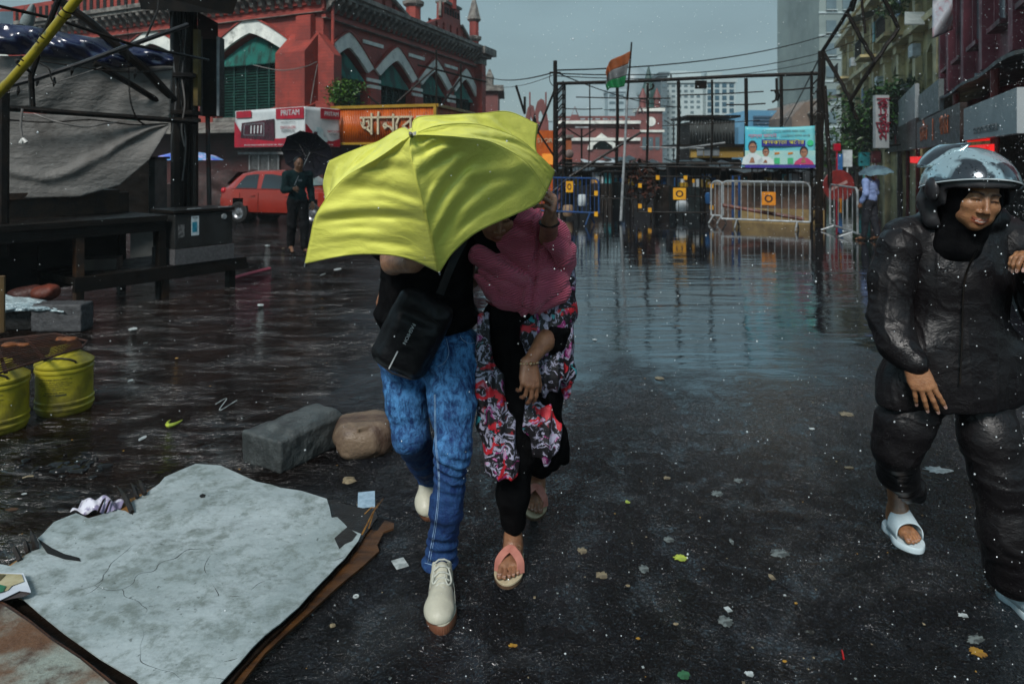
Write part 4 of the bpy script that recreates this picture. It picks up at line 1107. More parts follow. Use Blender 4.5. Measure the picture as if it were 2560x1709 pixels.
for px, h_ in ((1437, 268), (1600, 262)):
 g_ = MB(); c = m2(px, h_); w_ = m2(px + 17, 0)[0] - c[0]
 g_.plate([(c[0] - w_, z0), (c[0] + w_, z0), (c[0] + w_ * .9, c[1] - 1.3), (c[0], c[1]), (c[0] - w_ * .9, c[1] - 1.3)], [[(c[0] - .28, z0 + .5), (c[0] + .28, z0 + .5), (c[0], z0 + 1.2)]], .6, FM.mat(0, 0, .3)); g_.build('gable', RED2, fm)
ct = thing('clock_tower', 'red brick clock tower with a dark green pointed roof behind the frame', 'building', tuple(P(1626, HY, 62)))
a = P(1598, 290, 62); b_ = P(1656, 290, 62); w_ = b_.x - a.x
m = MB(); m.lbox(a.x, b_.x, 62, 62 + w_, 0, a.z + .4); m.build('wall', RED2, ct)
m = MB(); m.lbox(a.x - .2, b_.x + .2, 61.8, 62.2 + w_, a.z + .4, a.z + .7); m.lbox(a.x - .15, b_.x + .15, 61.85, 62.15 + w_, 3.9, 4.1); m.build('cornice', WHITE, ct)
for sx_ in (a.x + .4, b_.x - .4):
 m = MB(); m.lathe([(.3, a.z + .7), (.3, a.z + 1.5), (.42, a.z + 1.55), (.03, a.z + 2.5)], 8, Matrix.Translation((sx_, 62.4, 0))); m.build('corner_pinnacle', RED2, ct)
m = MB(); m.lathe([(.88, a.z + .7), (.8, a.z + 2.0), (.45, a.z + 2.9), (.04, a.z + 4.6)], 8, Matrix.Translation(((a.x + b_.x) / 2, 62 + w_ / 2, 0))); m.build('spire', pm('dark_green_lead', (.03, .07, .065), (.02, .05, .045), .5), ct)
m = MB(); m.lathe([(.001, 0), (.42, 0), (.42, .06), (.001, .06)], 20, Matrix.Translation(((a.x + b_.x) / 2, 61.98, a.z - .5)) @ Matrix.Rotation(R(90), 4, 'X')); m.build('clock_face', WHITE, ct)
for k in range(3):
 m = MB(); m.box((a.x + w_ * (.22 + .28 * k), 61.98, 2.9), (.36, .1, 1.1)); m.build('window', GLASS, ct)
# ruined gables beyond the umbrella
for px, yt, hw, lab, pole_ in ((1327, 262, 15, 'small red brick gable just right of the umbrella peak', 0), (1352, 247, 17, 'taller red brick gable with an open arch and thin finials', 1)):
 Yg = 48; t = thing('brick_gable', lab, 'building', tuple(P(px, HY, Yg)))
 c = P(px, yt, Yg); w_ = hw / F * Yg; zb_ = P(0, 300, Yg).z
 hole = [(-.16 * w_ * 2, c.z - 1.6), (.16 * w_ * 2, c.z - 1.6), (.16 * w_ * 2, c.z - 1.1), (0, c.z - .75), (-.16 * w_ * 2, c.z - 1.1)]
 m = MB(); m.plate([(-w_ * 1.2, 0), (w_ * 1.2, 0), (w_ * 1.15, c.z - 1.6), (w_ * .5, c.z - .1), (0, c.z), (-w_ * .5, c.z - .2), (-w_ * 1.15, c.z - 1.4)], [hole], .6, Matrix(((1, 0, 0, c.x), (0, 0, -1, Yg), (0, 1, 0, 0), (0, 0, 0, 1)))); m.build('wall', RED2, t)
 if pole_:
  for dx in (-.75, .35): m = MB(); m.tube([(c.x + dx, Yg, c.z - 1.5), (c.x + dx, Yg, c.z + .45)], .06, 6); m.build('finial', RED2, t)
poles('slanting_pole', 'thin dark pole slanting up beside the brick gables', [[P(1290, 214, 30), P(1312, 285, 30)], [P(1312, 242, 30), P(1312, 285, 30)]], .06, BLACKMETAL, 'pole')
oh = thing('annexe', 'dull red annexe peeping out past the end of the market hall', 'building', tuple(P(1225, HY, 44)))
m = MB(); a = P(1208, 228, 44); b_ = P(1245, 228, 44); m.lbox(a.x, b_.x, 44, 50, 0, a.z); m.build('wall', RED2, oh)
m = MB(); m.lbox(a.x - .2, b_.x + .35, 43.7, 50, a.z, a.z + .35); m.build('cornice', CORN, oh)
m = MB(); m.lathe([(.25, a.z + .35), (.25, a.z + .8), (.3, a.z + .85), (.05, a.z + 1.4)], 8, Matrix.Translation((a.x + .4, 44.2, 0))); m.build('pinnacle', CORN, oh)
# orange kiosk right of the umbrella
ok = thing('orange_kiosk', 'orange fronted kiosk with a lit window right of the yellow umbrella', 'kiosk', tuple(P(1375, HY, 27)))
a = P(1340, 326, 27); b_ = P(1391, 420, 27)
m = MB(); m.lbox(a.x, b_.x, 27, 29, 0, a.z); m.build('wall', ORG, ok)
m = MB(); m.text('STORE', .24, Matrix.Translation(P(1366, 352, 26.95)) @ Matrix.Rotation(R(90), 4, 'X'), .02); m.build('lettering', CREAM, ok)
m = MB(); m.box(P(1373, 398, 26.97), (.55, .08, .42)); m.build('lit_window', pm('warm_lit_window', (.5, .2, .02), (.4, .15, .02), .5, 6, emit=(1, .32, .04), estr=.15), ok)
ok2 = thing('orange_pillar', 'narrow orange brick pillar behind the left frame post', 'pillar', tuple(P(1427, HY, 27)))
m = MB(); a = P(1411, 345, 27); b_ = P(1429, 400, 27); m.lbox(a.x, b_.x, 27, 27.6, 0, a.z); m.build('shaft', pm('orange_stucco', (.26, .07, .02), (.18, .05, .015), .6), ok2)
m = MB(); m.lbox(a.x - .08, b_.x + .08, 26.9, 27.7, a.z, a.z + .12); m.build('cap', CORN, ok2)
# grey shed, yellow shop strip and dark stalls in the middle distance
sh = thing('corrugated_shed', 'tall dark grey corrugated shed behind the middle of the frame', 'shed', tuple(P(1780, HY, 31)))
a = P(1726, 293, 31); b_ = P(1837, 300, 31)
m = MB(); n = 30; W_ = b_.x - a.x
m.grid(lambda u, v: Vector((a.x + u * W_, 31 + .07 * math.sin(u * n * PI), CAM_Z + .6 + v * ((a.z * (1 - u) + b_.z * u) - CAM_Z - .6))), n * 2, 1, .03)
m.build('corrugated_wall', pm('grey_corrugated', (.05, .058, .058), (.03, .034, .034), .9, 1.5, stretch=(1, 1, .3)), sh, True)
m = MB(); m.lbox(a.x - .2, b_.x + .2, 30.8, 34, a.z - .02, a.z + .08); m.build('roof', BLACKMETAL, sh)
m = MB(); m.lbox(a.x + .1, b_.x - .1, 31.1, 34, 0, b_.z - .05); m.build('side_wall', BLACKMETAL, sh)
ys = thing('yellow_shop_row', 'low shop row with a faded yellow fascia behind the barriers', 'shop', tuple(P(1790, HY, 29)))
a = P(1722, 368, 29); b_ = P(1853, 394, 29)
m = MB(); m.lbox(a.x, b_.x, 29, 32, 0, a.z - .5); m.build('wall', pm('dark_shop_front', (.022, .018, .016), (.012, .010, .010), .5), ys)
m = MB(); m.lbox(a.x, b_.x, 28.7, 28.95, b_.z, a.z); yf = m.build('fascia', pm('faded_yellow_board', (.30, .20, .045), (.22, .14, .03), .5, 1.5), ys)
for px in (1750, 1768, 1790):
 m = MB(); m.box(P(px, 379, 28.66), (.26, .05, .34)); m.build('poster', GRY, yf)
m = MB(); m.lbox(a.x - .5, b_.x + .2, 28.5, 32, a.z + .003, a.z + .12); m.build('roof', BLACKMETAL, ys)
rnd = random.Random(11)
STALLC = [pm('stall_dark_a', (.020, .022, .024), (.012, .012, .014), .5), pm('stall_dark_b', (.028, .02, .016), (.014, .011, .009), .5), pm('stall_dark_c', (.016, .026, .028), (.010, .014, .015), .5)]
STALLG = [pm('goods_teal', (.03, .25, .28), (.02, .14, .16), .4), pm('goods_white', (.45, .50, .52), (.3, .34, .36), .4), pm('goods_yellow', (.42, .26, .02), (.3, .18, .02), .4), pm('goods_blue', (.03, .12, .3), (.02, .08, .2), .4), pm('goods_tan', (.25, .17, .1), (.16, .1, .06), .5)]
sl_ = ['with a turquoise cloth', 'with a low white tarp', 'with a sagging ridge', 'with a crooked post', 'with bundles on top', 'beside the flag staff', 'under the yellow fascia', 'with stacked crates', 'behind the long barrier', 'next to the right mast']
for k, (px, wd, yt, Yd) in enumerate(((1440, 70, 425, 22), (1500, 60, 410, 24), (1548, 55, 400, 25), (1606, 60, 412, 22), (1660, 58, 420, 23), (1722, 60, 410, 21), (1790, 55, 415, 20.5), (1862, 60, 428, 21), (1930, 70, 425, 22), (2000, 60, 425, 21))):
 t = thing('market_stall', 'dark covered street stall %s, in the row behind the barriers' % sl_[k], 'stall', tuple(P(px, HY, Yd)), group='dark stalls behind the barriers')
 a = P(px - wd / 2, yt, Yd); b_ = P(px + wd / 2, yt, Yd)
 m = MB(); m.lbox(a.x, b_.x, Yd, Yd + 1, 0, .75); m.build('counter', STALLC[k % 3], t)
 m = MB(); m.lbox(a.x - .1, b_.x + .1, Yd + .9, Yd + 1, .75, a.z); m.build('back_panel', STALLC[(k + 1) % 3], t)
 m = MB(); m.grid(lambda u, v: Vector((a.x - .15 + u * (b_.x - a.x + .3), Yd - .3 + v * 1.4, a.z + .05 + .12 * v - .08 * math.sin(u * PI) + .02 * math.sin(u * 13))), 10, 4, .03)
 m.build('roof_sheet', [STALLC[0], STALLG[1], STALLC[2], STALLC[1]][k % 4] if k in (1,) else STALLC[k % 3], t)
 for x_ in (a.x, b_.x): m = MB(); m.tube([(x_, Yd, 0), (x_, Yd, a.z)], .03, 5); m.build('post', BLACKMETAL, t)
 for j in range(9):
  x_ = rnd.uniform(a.x + .1, b_.x - .1); h_ = rnd.uniform(.08, .42); m = MB(); m.box((x_, Yd + rnd.uniform(.1, .6), .75 + h_ / 2), (rnd.uniform(.1, .3), .2, h_), rnd.uniform(-.3, .3)); m.build('goods', STALLG[(k + j * 2) % 5], t)
# things that catch the eye among the stalls
t = tree('dry_palm', 'small dry rust-brown palm standing behind the black barrier', 'palm', P(1612, 520, 19.5) * 1.0, .75, (.42, .3, .45), 260, .16, 8, [pm('rust_frond', (.12, .045, .03), (.06, .025, .018), .5), BARK], .05)
t = thing('stone_statue', 'pale round-headed stone finial on a post behind the blue barrier', 'statue', tuple(P(1422, HY, 20)))
m = MB(); m.sph(P(1423, 385, 20), .13, 14, 10, (1, 1, 1)); m.build('ball', pm('pinkish_stone', (.30, .22, .19), (.2, .15, .13), .6), t)
m = MB(); m.tube([P(1423, 520, 20), P(1423, 398, 20)], [.14, .09], 8); m.build('post', BLACKMETAL, t)
def lamp(px, y, Y, lab):
 t = thing('street_lamp', lab, 'street lamp', tuple(P(px, HY, Y)))
 m = MB(); b = P(px, y, Y); m.tube([(b.x, b.y, 0), tuple(b)], .04, 6); m.build('post', BLACKMETAL, t)
 m = MB(); m.tube([b + Vector((-.55, 0, 0)), b + Vector((0, 0, -.35)), b + Vector((.55, 0, 0))], .03, 5); m.build('arm', BLACKMETAL, t)
 m = MB(); m.box(b + Vector((0, 0, .05)), (.5, .25, .06)); m.build('lamp_head', STEEL, t)
lamp(1454, 322, 27, 'small double-armed street lamp in front of the white pointed arch')
lamp(1684, 300, 40, 'thin grey street lamp in front of the white high-rise')
# white jugs and tyres under the barrier
for k, (px, y, r, c, lab) in enumerate(((1420, 531, .14, STALLG[4], 'round woven basket standing in the puddle behind the blue barrier'), (1455, 505, .12, STALLG[1], 'white plastic tub on the stall behind the blue barrier'), (1705, 520, .16, STALLG[1], 'white plastic can behind the black barrier'), (1775, 500, .13, STALLG[3], 'blue water can at the right end of the black barrier'))):
 b = P(px, y, 18.6); m = MB(); m.lathe([(.02, 0), (r * .8, 0), (r, .05), (r * 1.05, .2), (r * .9, .28), (r * .6, .30)], 14, Matrix.Translation((b.x, b.y, max(0, b.z - .1)))); tag(m.build('tub', c, None, 'auto'), lab, 'tub')
# ================================================================== RIGHT STREET
FRB = Frame(16.2, 26.0, 9.9, 29.0, flip=True)            # cream building plane, running away
FSH = Frame(11.0, 15.0, 5.2, 11.0, flip=True)            # shop fronts and maroon building, nearer
CRM = pm('stained_cream_stucco', (0.50, 0.42, 0.20), (0.34, 0.29, 0.15), 0.6, .5, dirt=(.07, .075, .055), dscale=.9, dlo=.46, dhi=.68, bump=.01)
CRM2 = pm('pale_stucco_trim', (0.58, 0.50, 0.28), (0.36, 0.31, 0.19), 0.6, 1.0, dirt=(.08, .08, .06), dscale=1.2)
MARN = pm('maroon_painted_wall', (0.20, 0.04, 0.055), (0.12, 0.026, 0.038), 0.55, 1.0, dirt=(.03, .02, .02), dscale=1.0)
tb = thing('grey_tower_block', 'tall grey-green apartment tower at the top right edge of the sky', 'building', tuple(P(2110, HY, 95)))
A_ = P(2048, 0, 95); B_ = P(2190, 0, 95); H_ = 32
m = MB(); m.lbox(A_.x, B_.x, 95, 110, 0, H_ * 1.0); m.build('wall', pm('grey_green_concrete', (.20, .25, .24), (.14, .18, .175), .6, .2), tb)
for r in range(9):
 for c in range(4):
  x = A_.x + 1.6 + c * 2.2; z = 4 + r * 3.1
  m = MB(); m.box((x, 94.95, z), (1.35, .2, 1.5)); wo = m.build('window', GLASS, tb)
  if r > 3:
   m = MB(); m.box((x, 94.8, z - .95), (1.5, .5, .12)); m.build('sill', CONC, wo)
 m = MB(); m.lbox(A_.x - .1, B_.x, 94.85, 95.01, 2.6 + r * 3.1, 2.85 + r * 3.1); m.build('floor_band', CONC, tb)
cb = thing('cream_mansion', 'old stained cream mansion with balconies and arched window on the right street', 'building', (16.2, 26, 0))
LB = 30.6; HB = 11.5
def cs(px, y): return FRB.hit(px, y)
holes = []; wins = []
for fl_, (z0_, z1_) in enumerate(((4.4, 6.3), (7.6, 9.6))):
 for k in range(8):
  s = 2.0 + k * 3.6; holes.append([(s, z0_), (s + 1.3, z0_), (s + 1.3, z1_ - .3), (s + .65, z1_), (s, z1_ - .3)]); wins.append((s, z0_, z1_))
m = MB(); m.plate([(0, 0), (LB, 0), (LB, HB), (0, HB)], holes, .5, FRB.mat()); m.lbox(0, LB, 0, HB, -8, -7.5, FRB.mat()); m.lbox(LB - .4, LB, 0, HB, -7.5, -.5, FRB.mat()); m.build('wall', CRM, cb)
for (s, z0_, z1_) in wins:
 m = MB(); m.lbox(s - .1, s + 1.4, z0_ - .1, z1_, -.35, -.3, FRB.mat()); wo = m.build('window', GLASS, cb)
 m = MB()
 for ds in (-.08, .62, 1.3): m.lbox(s + ds, s + ds + .08, z0_, z1_ - .25, -.3, -.18, FRB.mat())
 m.lbox(s - .15, s + 1.45, z0_ - .16, z0_ - .02, -.25, .16, FRB.mat()); m.build('frame', CRM2, wo)
m = MB()
for k in range(9):
 s = .5 + k * 3.6
 m.lbox(s, s + .55, 0, HB - 1.2, .003, .28, FRB.mat()); m.lbox(s - .1, s + .65, HB - 1.6, HB - 1.2, .003, .42, FRB.mat()); m.lbox(s - .1, s + .65, 6.6, 6.95, .004, .40, FRB.mat())
m.build('pilasters', CRM2, cb)
m = MB(); m.lbox(-.2, LB + .2, 6.95, 7.2, .0, .55, FRB.mat()); m.lbox(-.2, LB + .2, HB - 1.2, HB - .9, .0, .7, FRB.mat()); m.lbox(-.2, LB + .2, HB - .1, HB + .15, -.5, .35, FRB.mat()); m.build('cornice', CRM2, cb)
for k, (s, z) in enumerate(((5.2, 7.25), (12.4, 7.25), (16, 4.2), (23.2, 7.25), (8.8, 4.2))):
 m = MB(); m.lbox(s, s + 2.3, z - .15, z, .2, 1.3, FRB.mat()); bo = m.build('balcony', CRM, cb)
 m = MB()
 for j in range(12): m.lbox(s + .05 + j * .2, s + .08 + j * .2, z, z + .85, 1.24, 1.27, FRB.mat())
 m.lbox(s, s + 2.3, z + .85, z + .9, 1.22, 1.30, FRB.mat()); m.build('railing', BLACKMETAL, bo)
 if k in (0, 1):
  m = MB(); m.add([FRB.w(s - .2, z + 2.5, .3), FRB.w(s + 2.5, z + 2.5, .3), FRB.w(s + 2.5, z + 2.05, 1.7), FRB.w(s - .2, z + 2.05, 1.7)], [(0, 1, 2, 3)]); m.build('rain_hood', STALLG[1] if k == 0 else STALLC[2], bo)
for k, (s, z, w_, h_, mt) in enumerate(((2.2, 6.0, .8, .5, 1), (6.2, 8.7, .7, 1.0, 3), (7.0, 8.5, .5, .8, 1), (10.6, 5.6, .8, .5, 1), (13.2, 8.6, .6, 1.1, 0), (14.2, 8.5, .5, .9, 2), (17.2, 5.4, .7, .9, 3), (20.5, 7.9, .9, .55, 1), (4.4, 4.6, .8, .5, 1))):
 m = MB(); m.lbox(s, s + w_, z - h_ / 2, z + h_ / 2, .45, .75 if h_ < .7 else .5, FRB.mat()); m.build('wall_unit' if h_ < .7 else 'drying_cloth', STALLG[mt], cb)
# maroon building and shops
mb_ = thing('maroon_building', 'maroon painted building with ribbed pilasters at the right edge', 'building', (11, 15, 0))
LS = 12.1
m = MB(); m.lbox(-9, LS, 3.2, 13, -6, 0, FSH.mat()); m.build('wall', MARN, mb_)
m = MB()
for s in (-6, -3.2, -.4, 3.2, 6.3, 9.6, 11.8):
 m.lbox(s, s + .45, 3.9, 13, .003, .30, FSH.mat()); m.lbox(s - .08, s + .53, 7.3, 7.6, .004, .42, FSH.mat())
m.build('pilasters', pm('maroon_pilaster', (.22, .05, .07), (.14, .03, .045), .55, 1), mb_)
for z in (7.6, 7.95, 8.3):
 m = MB(); m.lbox(-9, 3, z, z + .16, .003, .55 - (z - 7.6) * .3, FSH.mat()); m.build('cornice', pm('pink_grey_band', (.25, .12, .14), (.18, .09, .10), .5), mb_)
for s in (-4.8, -2.0, 1.2, 4.4, 7.6, 10.2):
 m = MB(); m.lbox(s, s + 1.2, 4.9, 6.9, -.02, .06, FSH.mat()); wo = m.build('window', GLASS, mb_)
 m = MB(); m.lbox(s - .1, s, 4.8, 7.0, 0, .16, FSH.mat()); m.lbox(s + 1.2, s + 1.3, 4.8, 7.0, 0, .16, FSH.mat()); m.lbox(s - .1, s + 1.3, 6.9, 7.05, .0, .18, FSH.mat()); m.lbox(s - .2, s + 1.4, 4.7, 4.82, .0, .3, FSH.mat()); m.build('frame', MARN, wo)
# quoined corner strip between maroon and cream
m = MB()
for k in range(24): m.lbox(LS + .02, LS + .5 + .12 * (k % 2), 3.9 + k * .38, 4.2 + k * .38, -.1, .25 + .03 * (k % 2), FSH.mat())
m.build('quoins', CRM2, mb_)
m = MB(); m.lbox(-9, LS, 0, 3.2, -6, -1.4, FSH.mat()); m.build('dark_shop_wall', DARK, mb_)
# arcade canopy
ac = thing('shop_canopy', 'dark sagging canopy roof running along the right-hand shops', 'canopy', tuple(FSH.w(0, 0, 1)))
m = MB(); m.grid(lambda u, v: FSH.w(-6 + u * 20, 3.42 - .25 * v + .03 * math.sin(u * 31), .0 + v * 1.3), 40, 4, .06); m.build('roof', pm('wet_dark_canopy', (.035, .045, .047), (.018, .022, .024), .35, 1.2), ac)
for s in (-4, 0.5, 5, 9.5, 13.6):
 m = MB(); m.tube([FSH.w(s, 0, 1.2), FSH.w(s, 3.15, 1.2)], .07, 8); m.build('post', pm('dark_red_posts', (.14, .014, .012), (.08, .01, .01), .5), ac)
def sign(label, px0, y0, px1, y1, n, mt, texts=(), name='shop_sign', frame=FSH, thick=.12, cat='sign'):
 """sign panel in the street plane, offset n metres out of the shop fronts"""
 fr = Frame(frame.c.x + frame.n.x * n, frame.c.y + frame.n.y * n, frame.d.x, frame.d.y)
 fr.n = frame.n
 s0, za = fr.hit(px1, y1); s1, zb_ = fr.hit(px0, y0)
 z0_, z1_ = (fr.hit(px0, y1)[1], fr.hit(px0, y0)[1])
 s_lo, s_hi = min(fr.hit(px0, 0)[0], fr.hit(px1, 0)[0]), max(fr.hit(px0, 0)[0], fr.hit(px1, 0)[0])
 t = thing(name, label, cat, tuple(fr.w((s_lo + s_hi) / 2, z0_, 0)))
 m = MB(); m.lbox(s_lo, s_hi, z0_, z1_, 0, thick, fr.mat()); po = m.build('panel', mt, t)
 for (tx_, size, u, v, mt2) in texts:
  m = MB(); s = s_hi + (s_lo - s_hi) * u; z = z0_ + (z1_ - z0_) * v
  m.text(tx_, size, fr.mat(s, z, thick + .02) @ Matrix.Diagonal((-1, 1, -1, 1)), .015); m.build('lettering', mt2, t)
 return t, fr, s_lo, s_hi, z0_, z1_
SIGNW = pm('grey_white_sign', (.30, .33, .34), (.24, .27, .28), .35, .7)
sign('big pale grey shop sign above the helmeted woman', 2428, 272, 2570, 352, 1.35, SIGNW, [('STORES & SONS SINCE 1950', .16, .5, .22, GRY)])
ODK = pm('dark_sign_board', (.035, .022, .02), (.02, .014, .012), .4)
OLT = pm('orange_sign_letters', (.42, .10, .03), (.3, .07, .02), .4)
sign('dark shop sign with orange letters, left of the big pale one', 2303, 307, 2418, 372, 1.35, ODK, [('হোটেল', .62, .24, .5, OLT), ('খাবার', .62, .74, .55, OLT), ('I', .8, .5, .5, OLT)])
sign('small charcoal shop sign with a red square under the posters', 2222, 335, 2300, 382, 1.3, ODK, [('■', .5, .45, .5, RDB)])
sign('white upper sign board with pale green poster panels', 2222, 283, 2298, 335, 1.3, SIGNW, [], 'poster_board')
sign('narrow grey end board between the posters and the canopy', 2305, 240, 2360, 303, 1.2, pm('dull_grey_board', (.16, .18, .19), (.10, .12, .12), .5), [])
REDL = pm('red_lit_strip', (.5, .01, .01), (.4, .01, .01), .4, emit=(1.0, .012, .01), estr=.28)
sign('glowing red light strip above the shop entrance behind the helmet', 2360, 372, 2486, 384, 1.30, REDL, [], 'lit_strip', cat='light')
sign('small glowing red sign left of the helmet', 2285, 392, 2316, 407, 1.30, REDL, [], 'lit_sign', cat='light')
m = MB(); a = P(2487, 347, 15.9); m.beam(a, a + Vector((0, 0, -.25)), .09, .09); m.beam(a, P(2410, 352, 17.2), .07, .07); tag(m.build('lit_frame_strip', REDL), 'glowing red corner strip directly above the top of the helmet', 'light')
# vertical sign
vs_ = thing('vertical_sign', 'tall narrow white sign with maroon characters standing out over the street', 'sign', tuple(P(2205, HY, 27)))
a = P(2189, 370, 27); b_ = P(2223, 238, 27)
m = MB(); m.lbox(a.x, b_.x, 27, 27.2, a.z, b_.z); m.build('panel', SIGNW, vs_)
m = MB()
for k, ch in enumerate('কটরজম'):
 m.text(ch, .60, Matrix.Translation(P(2208, 258 + k * 20, 26.95)) @ Matrix.Rotation(R(90), 4, 'X'), .03)
m.build('lettering', pm('maroon_letters', (.22, .02, .04), (.16, .015, .03), .4), vs_)
m = MB(); m.beam(P(2224, 245, 27.1), P(2250, 245, 27.4), .06); m.beam(P(2224, 365, 27.1), P(2250, 362, 27.4), .06); m.build('bracket', BLACKMETAL, vs_)
m = MB(); m.grid(lambda u, v: P(2331 + u * 50, -20 + v * (95 + 22 * (1 - u)) + 8 * math.sin(v * 5) * 0, 19 + .2 * math.sin(v * 5 + u * 3)), 8, 16, .01)
hb = tag(m.build('hanging_banner', pm('printed_wet_cloth', (.40, .42, .46), (.34, .16, .18), .5, 2.5, stretch=(2, 1, .5), lo=.45, hi=.6), None, True), 'tall pale hanging banner with a faded red print high on the right street', 'banner')
m = MB(); m.grid(lambda u, v: P(2437 + u * 62, 197 - 14 * v + (4 * u), 16 + v * 1.0) , 8, 5, .03); tag(m.build('awning', pm('blue_grey_awning', (.10, .16, .19), (.07, .11, .13), .35)), 'small blue-grey tilted awning on the maroon building', 'awning')
m = MB(); m.grid(lambda u, v: P(2262 + u * 50, 60 - 30 * v, 27 + v * 1.5), 6, 4, .05); tag(m.build('rooftop_sheet', pm('pale_roof_sheet', (.34, .38, .38), (.2, .24, .24), .5, 1)), 'pale weathered roof sheet high on the cream mansion', 'roof sheet')
for k, (px, y, Y, h, rad, n, mt, lab) in enumerate(((2140, 560, 33, 3.1, (1.7, 1.4, 1.3), 2600, [LEAF, LEAF_D], 'dense dark street tree in front of the cream mansion'), (2250, 560, 30, 4.1, (1.3, 1.0, .75), 1500, [LEAF, LEAF_D], 'bushy tree top rising behind the vertical sign'),
  (2100, 560, 40, 2.0, (1.6, 1.2, 1.6), 1500, [LEAF_D, LEAF], 'low dark tree beside the right mast'))):
 b = P(px, HY, Y); tree('street_tree', lab, 'tree', Vector((b.x, b.y, 0)), h, rad, n, .16, 20 + k, mt, .12, 'trees along the right street')
m = MB(); rnd = random.Random(5); leaves(m, P(2255, 14, 30), (.9, .6, .5), 500, .12, rnd); tag(m.build('roof_plant', [LEAF, LEAF_D]), 'plant growing out of the mansion wall near the top of the picture', 'plant')
# small lit/pale shop things at street level on the right
for k, (px, y, w_, h_, Y, mt, lab) in enumerate(((2118, 396, 22, 42, 30, STALLG[1], 'white poster panel at the foot of the street tree'), (2160, 398, 26, 34, 32, STALLG[0], 'pale green shop panel left of the rear umbrella'), (2190, 392, 22, 30, 33, pm('pink_red_panel', (.34, .08, .09), (.2, .06, .07), .5), 'dull red shop panel above the rear umbrella'), (2092, 368, 16, 18, 28, RDB, 'small red square sign right of the mast'), (2098, 405, 14, 40, 30, STALLG[3], 'blue hanging cloth right of the mast'))):
 c = P(px, y, Y); m = MB(); m.box(c, (w_ / F * Y, .12, h_ / F * Y)); m.beam(c, Vector((c.x, c.y + .02, 0)), .05); tag(m.build('street_panel', mt), lab, 'panel')
t = thing('far_shop_row', 'low row of dim shop fronts at the end of the right street', 'building', tuple(P(2150, HY, 45)))
a = P(2065, 372, 45); b_ = P(2330, 372, 45)
m = MB(); m.lbox(a.x, b_.x, 45, 50, 0, a.z); m.build('wall', pm('dim_far_fronts', (.05, .045, .045), (.02, .02, .022), .5, .4), t)
for k in range(7):
 m = MB(); m.box((a.x + .8 + k * 1.0, 44.9, .95), (.6, .1, 1.4)); m.build('shop_front', [STALLG[1], STALLC[0], STALLG[4], STALLC[1], STALLG[0]][k % 5] if k % 2 else STALLC[k % 3], t)
rnd = random.Random(77)
for k, lab in enumerate(('behind the far left of the market hall', 'behind the market hall', 'between market hall and brick gables', 'behind the left part of the hoarding frame', 'behind the blue shed', 'behind the tan house', 'behind the cream mansion', 'at the far right')):
 x = -130 + k * 42; Yb = 200 + 7 * (k % 3); h = 7 + 1.7 * (k % 4)
 t = thing('distant_building', 'low hazy building on the skyline ' + lab, 'building', (x, Yb, 0), group='hazy buildings on the skyline')
 m = MB(); m.lbox(x - 20, x + 20, Yb, Yb + 20, 0, h); m.build('wall', GREYB, t)
 m = MB(); m.lbox(x - 20.3, x + 20.3, Yb - .3, Yb + 20, h, h + .8); m.build('roof', CONC, t)
 for r in range(2):
  m = MB(); m.box((x, Yb - .05, 3 + r * 3.2), (34, .2, 1.2)); m.build('window_band', GLASS, t)
# ================================================================== LEFT: street stall under tarpaulins
WOODK = pm('shade_dark_wet_timber', (.008, .006, .0045), (.0035, .003, .0025), .5, 4, spec=.18, stretch=(1, 1, 3), bump=.004, bscale=30)  # deep shade of the stall is put into the timber's base colour
WOODR = pm('rusty_plank', (.040, .020, .010), (.012, .008, .006), .4, 6, bump=.004)
SHEET = pm('translucent_grey_sheet', (.135, .132, .125), (.080, .077, .072), .65, 1.2, dirt=(.022, .018, .015), dscale=1.1, dlo=.46, dhi=.70, spec=.25, stretch=(.6, 1, 1.5), bump=.03, bscale=8)
BLUET = pm('dark_blue_tarp', (.006, .011, .050), (.003, .005, .020), .22, 5, bump=.02, bscale=5, spec=.9)
BAMB = pm('yellow_bamboo', (.33, .27, .02), (.22, .18, .02), .35, 6, stretch=(1, 1, .5), dirt=(.05, .06, .02), dscale=9, dlo=.55, dhi=.7, bump=.002)
def pbeam(p, q, w_, h_, mt, name, par):
 m = MB(); m.beam(p, q, w_, h_); return m.build(name, mt, par)
st = thing('street_stall', 'black timber street stall with an open shelf beneath, left of the cooler box', 'stall', (-4.6, 7.6, 0))
FS = Frame(-4.55, 7.33, 1.05, 1.47)           # front of the stall, running away to the right; n faces the road
def sp_(s, z, n=0.0): return FS.w(s, z, n)
# table top slab + upper bench + legs + shelf; local s: -1.9 .. 1.0
m = MB(); m.lbox(-2.9, .95, .90, .96, -1.1, .02, FS.mat()); m.build('table_top', WOODK, st)
m = MB(); m.lbox(-2.9, .95, .96, 1.20, -.95, -.88, FS.mat()); m.lbox(-2.9, .8, 1.17, 1.24, -1.1, -.80, FS.mat()); m.build('back_shelf', WOODR, st)
m = MB(); m.lbox(-2.9, .95, .78, .90, -.06, -.02, FS.mat()); m.build('apron', WOODK, st)
for s in (-2.85, -1.2, 0.0, .88):
 m = MB(); m.lbox(s, s + .08, 0, .90, -.12, -.03, FS.mat()); m.build('leg', WOODR if s in (0.0,) else WOODK, st)
 m = MB(); m.lbox(s, s + .08, 0, .90, -1.05, -.97, FS.mat()); m.build('leg', WOODK, st)
m = MB(); m.lbox(-.05, 1.95, .30, .37, -1.0, .06, FS.mat()); m.lbox(-.05, 1.98, .22, .30, .0, .06, FS.mat()); m.build('low_platform', WOODK, st)
m = MB(); m.lbox(-2.85, .9, .12, .9, -1.05, -1.0, FS.mat()); m.build('back_board', WOODK, st)
m = MB(); m.lbox(1.75, 1.83, 0, .3, -.1, .0, FS.mat()); m.build('leg', WOODK, st)
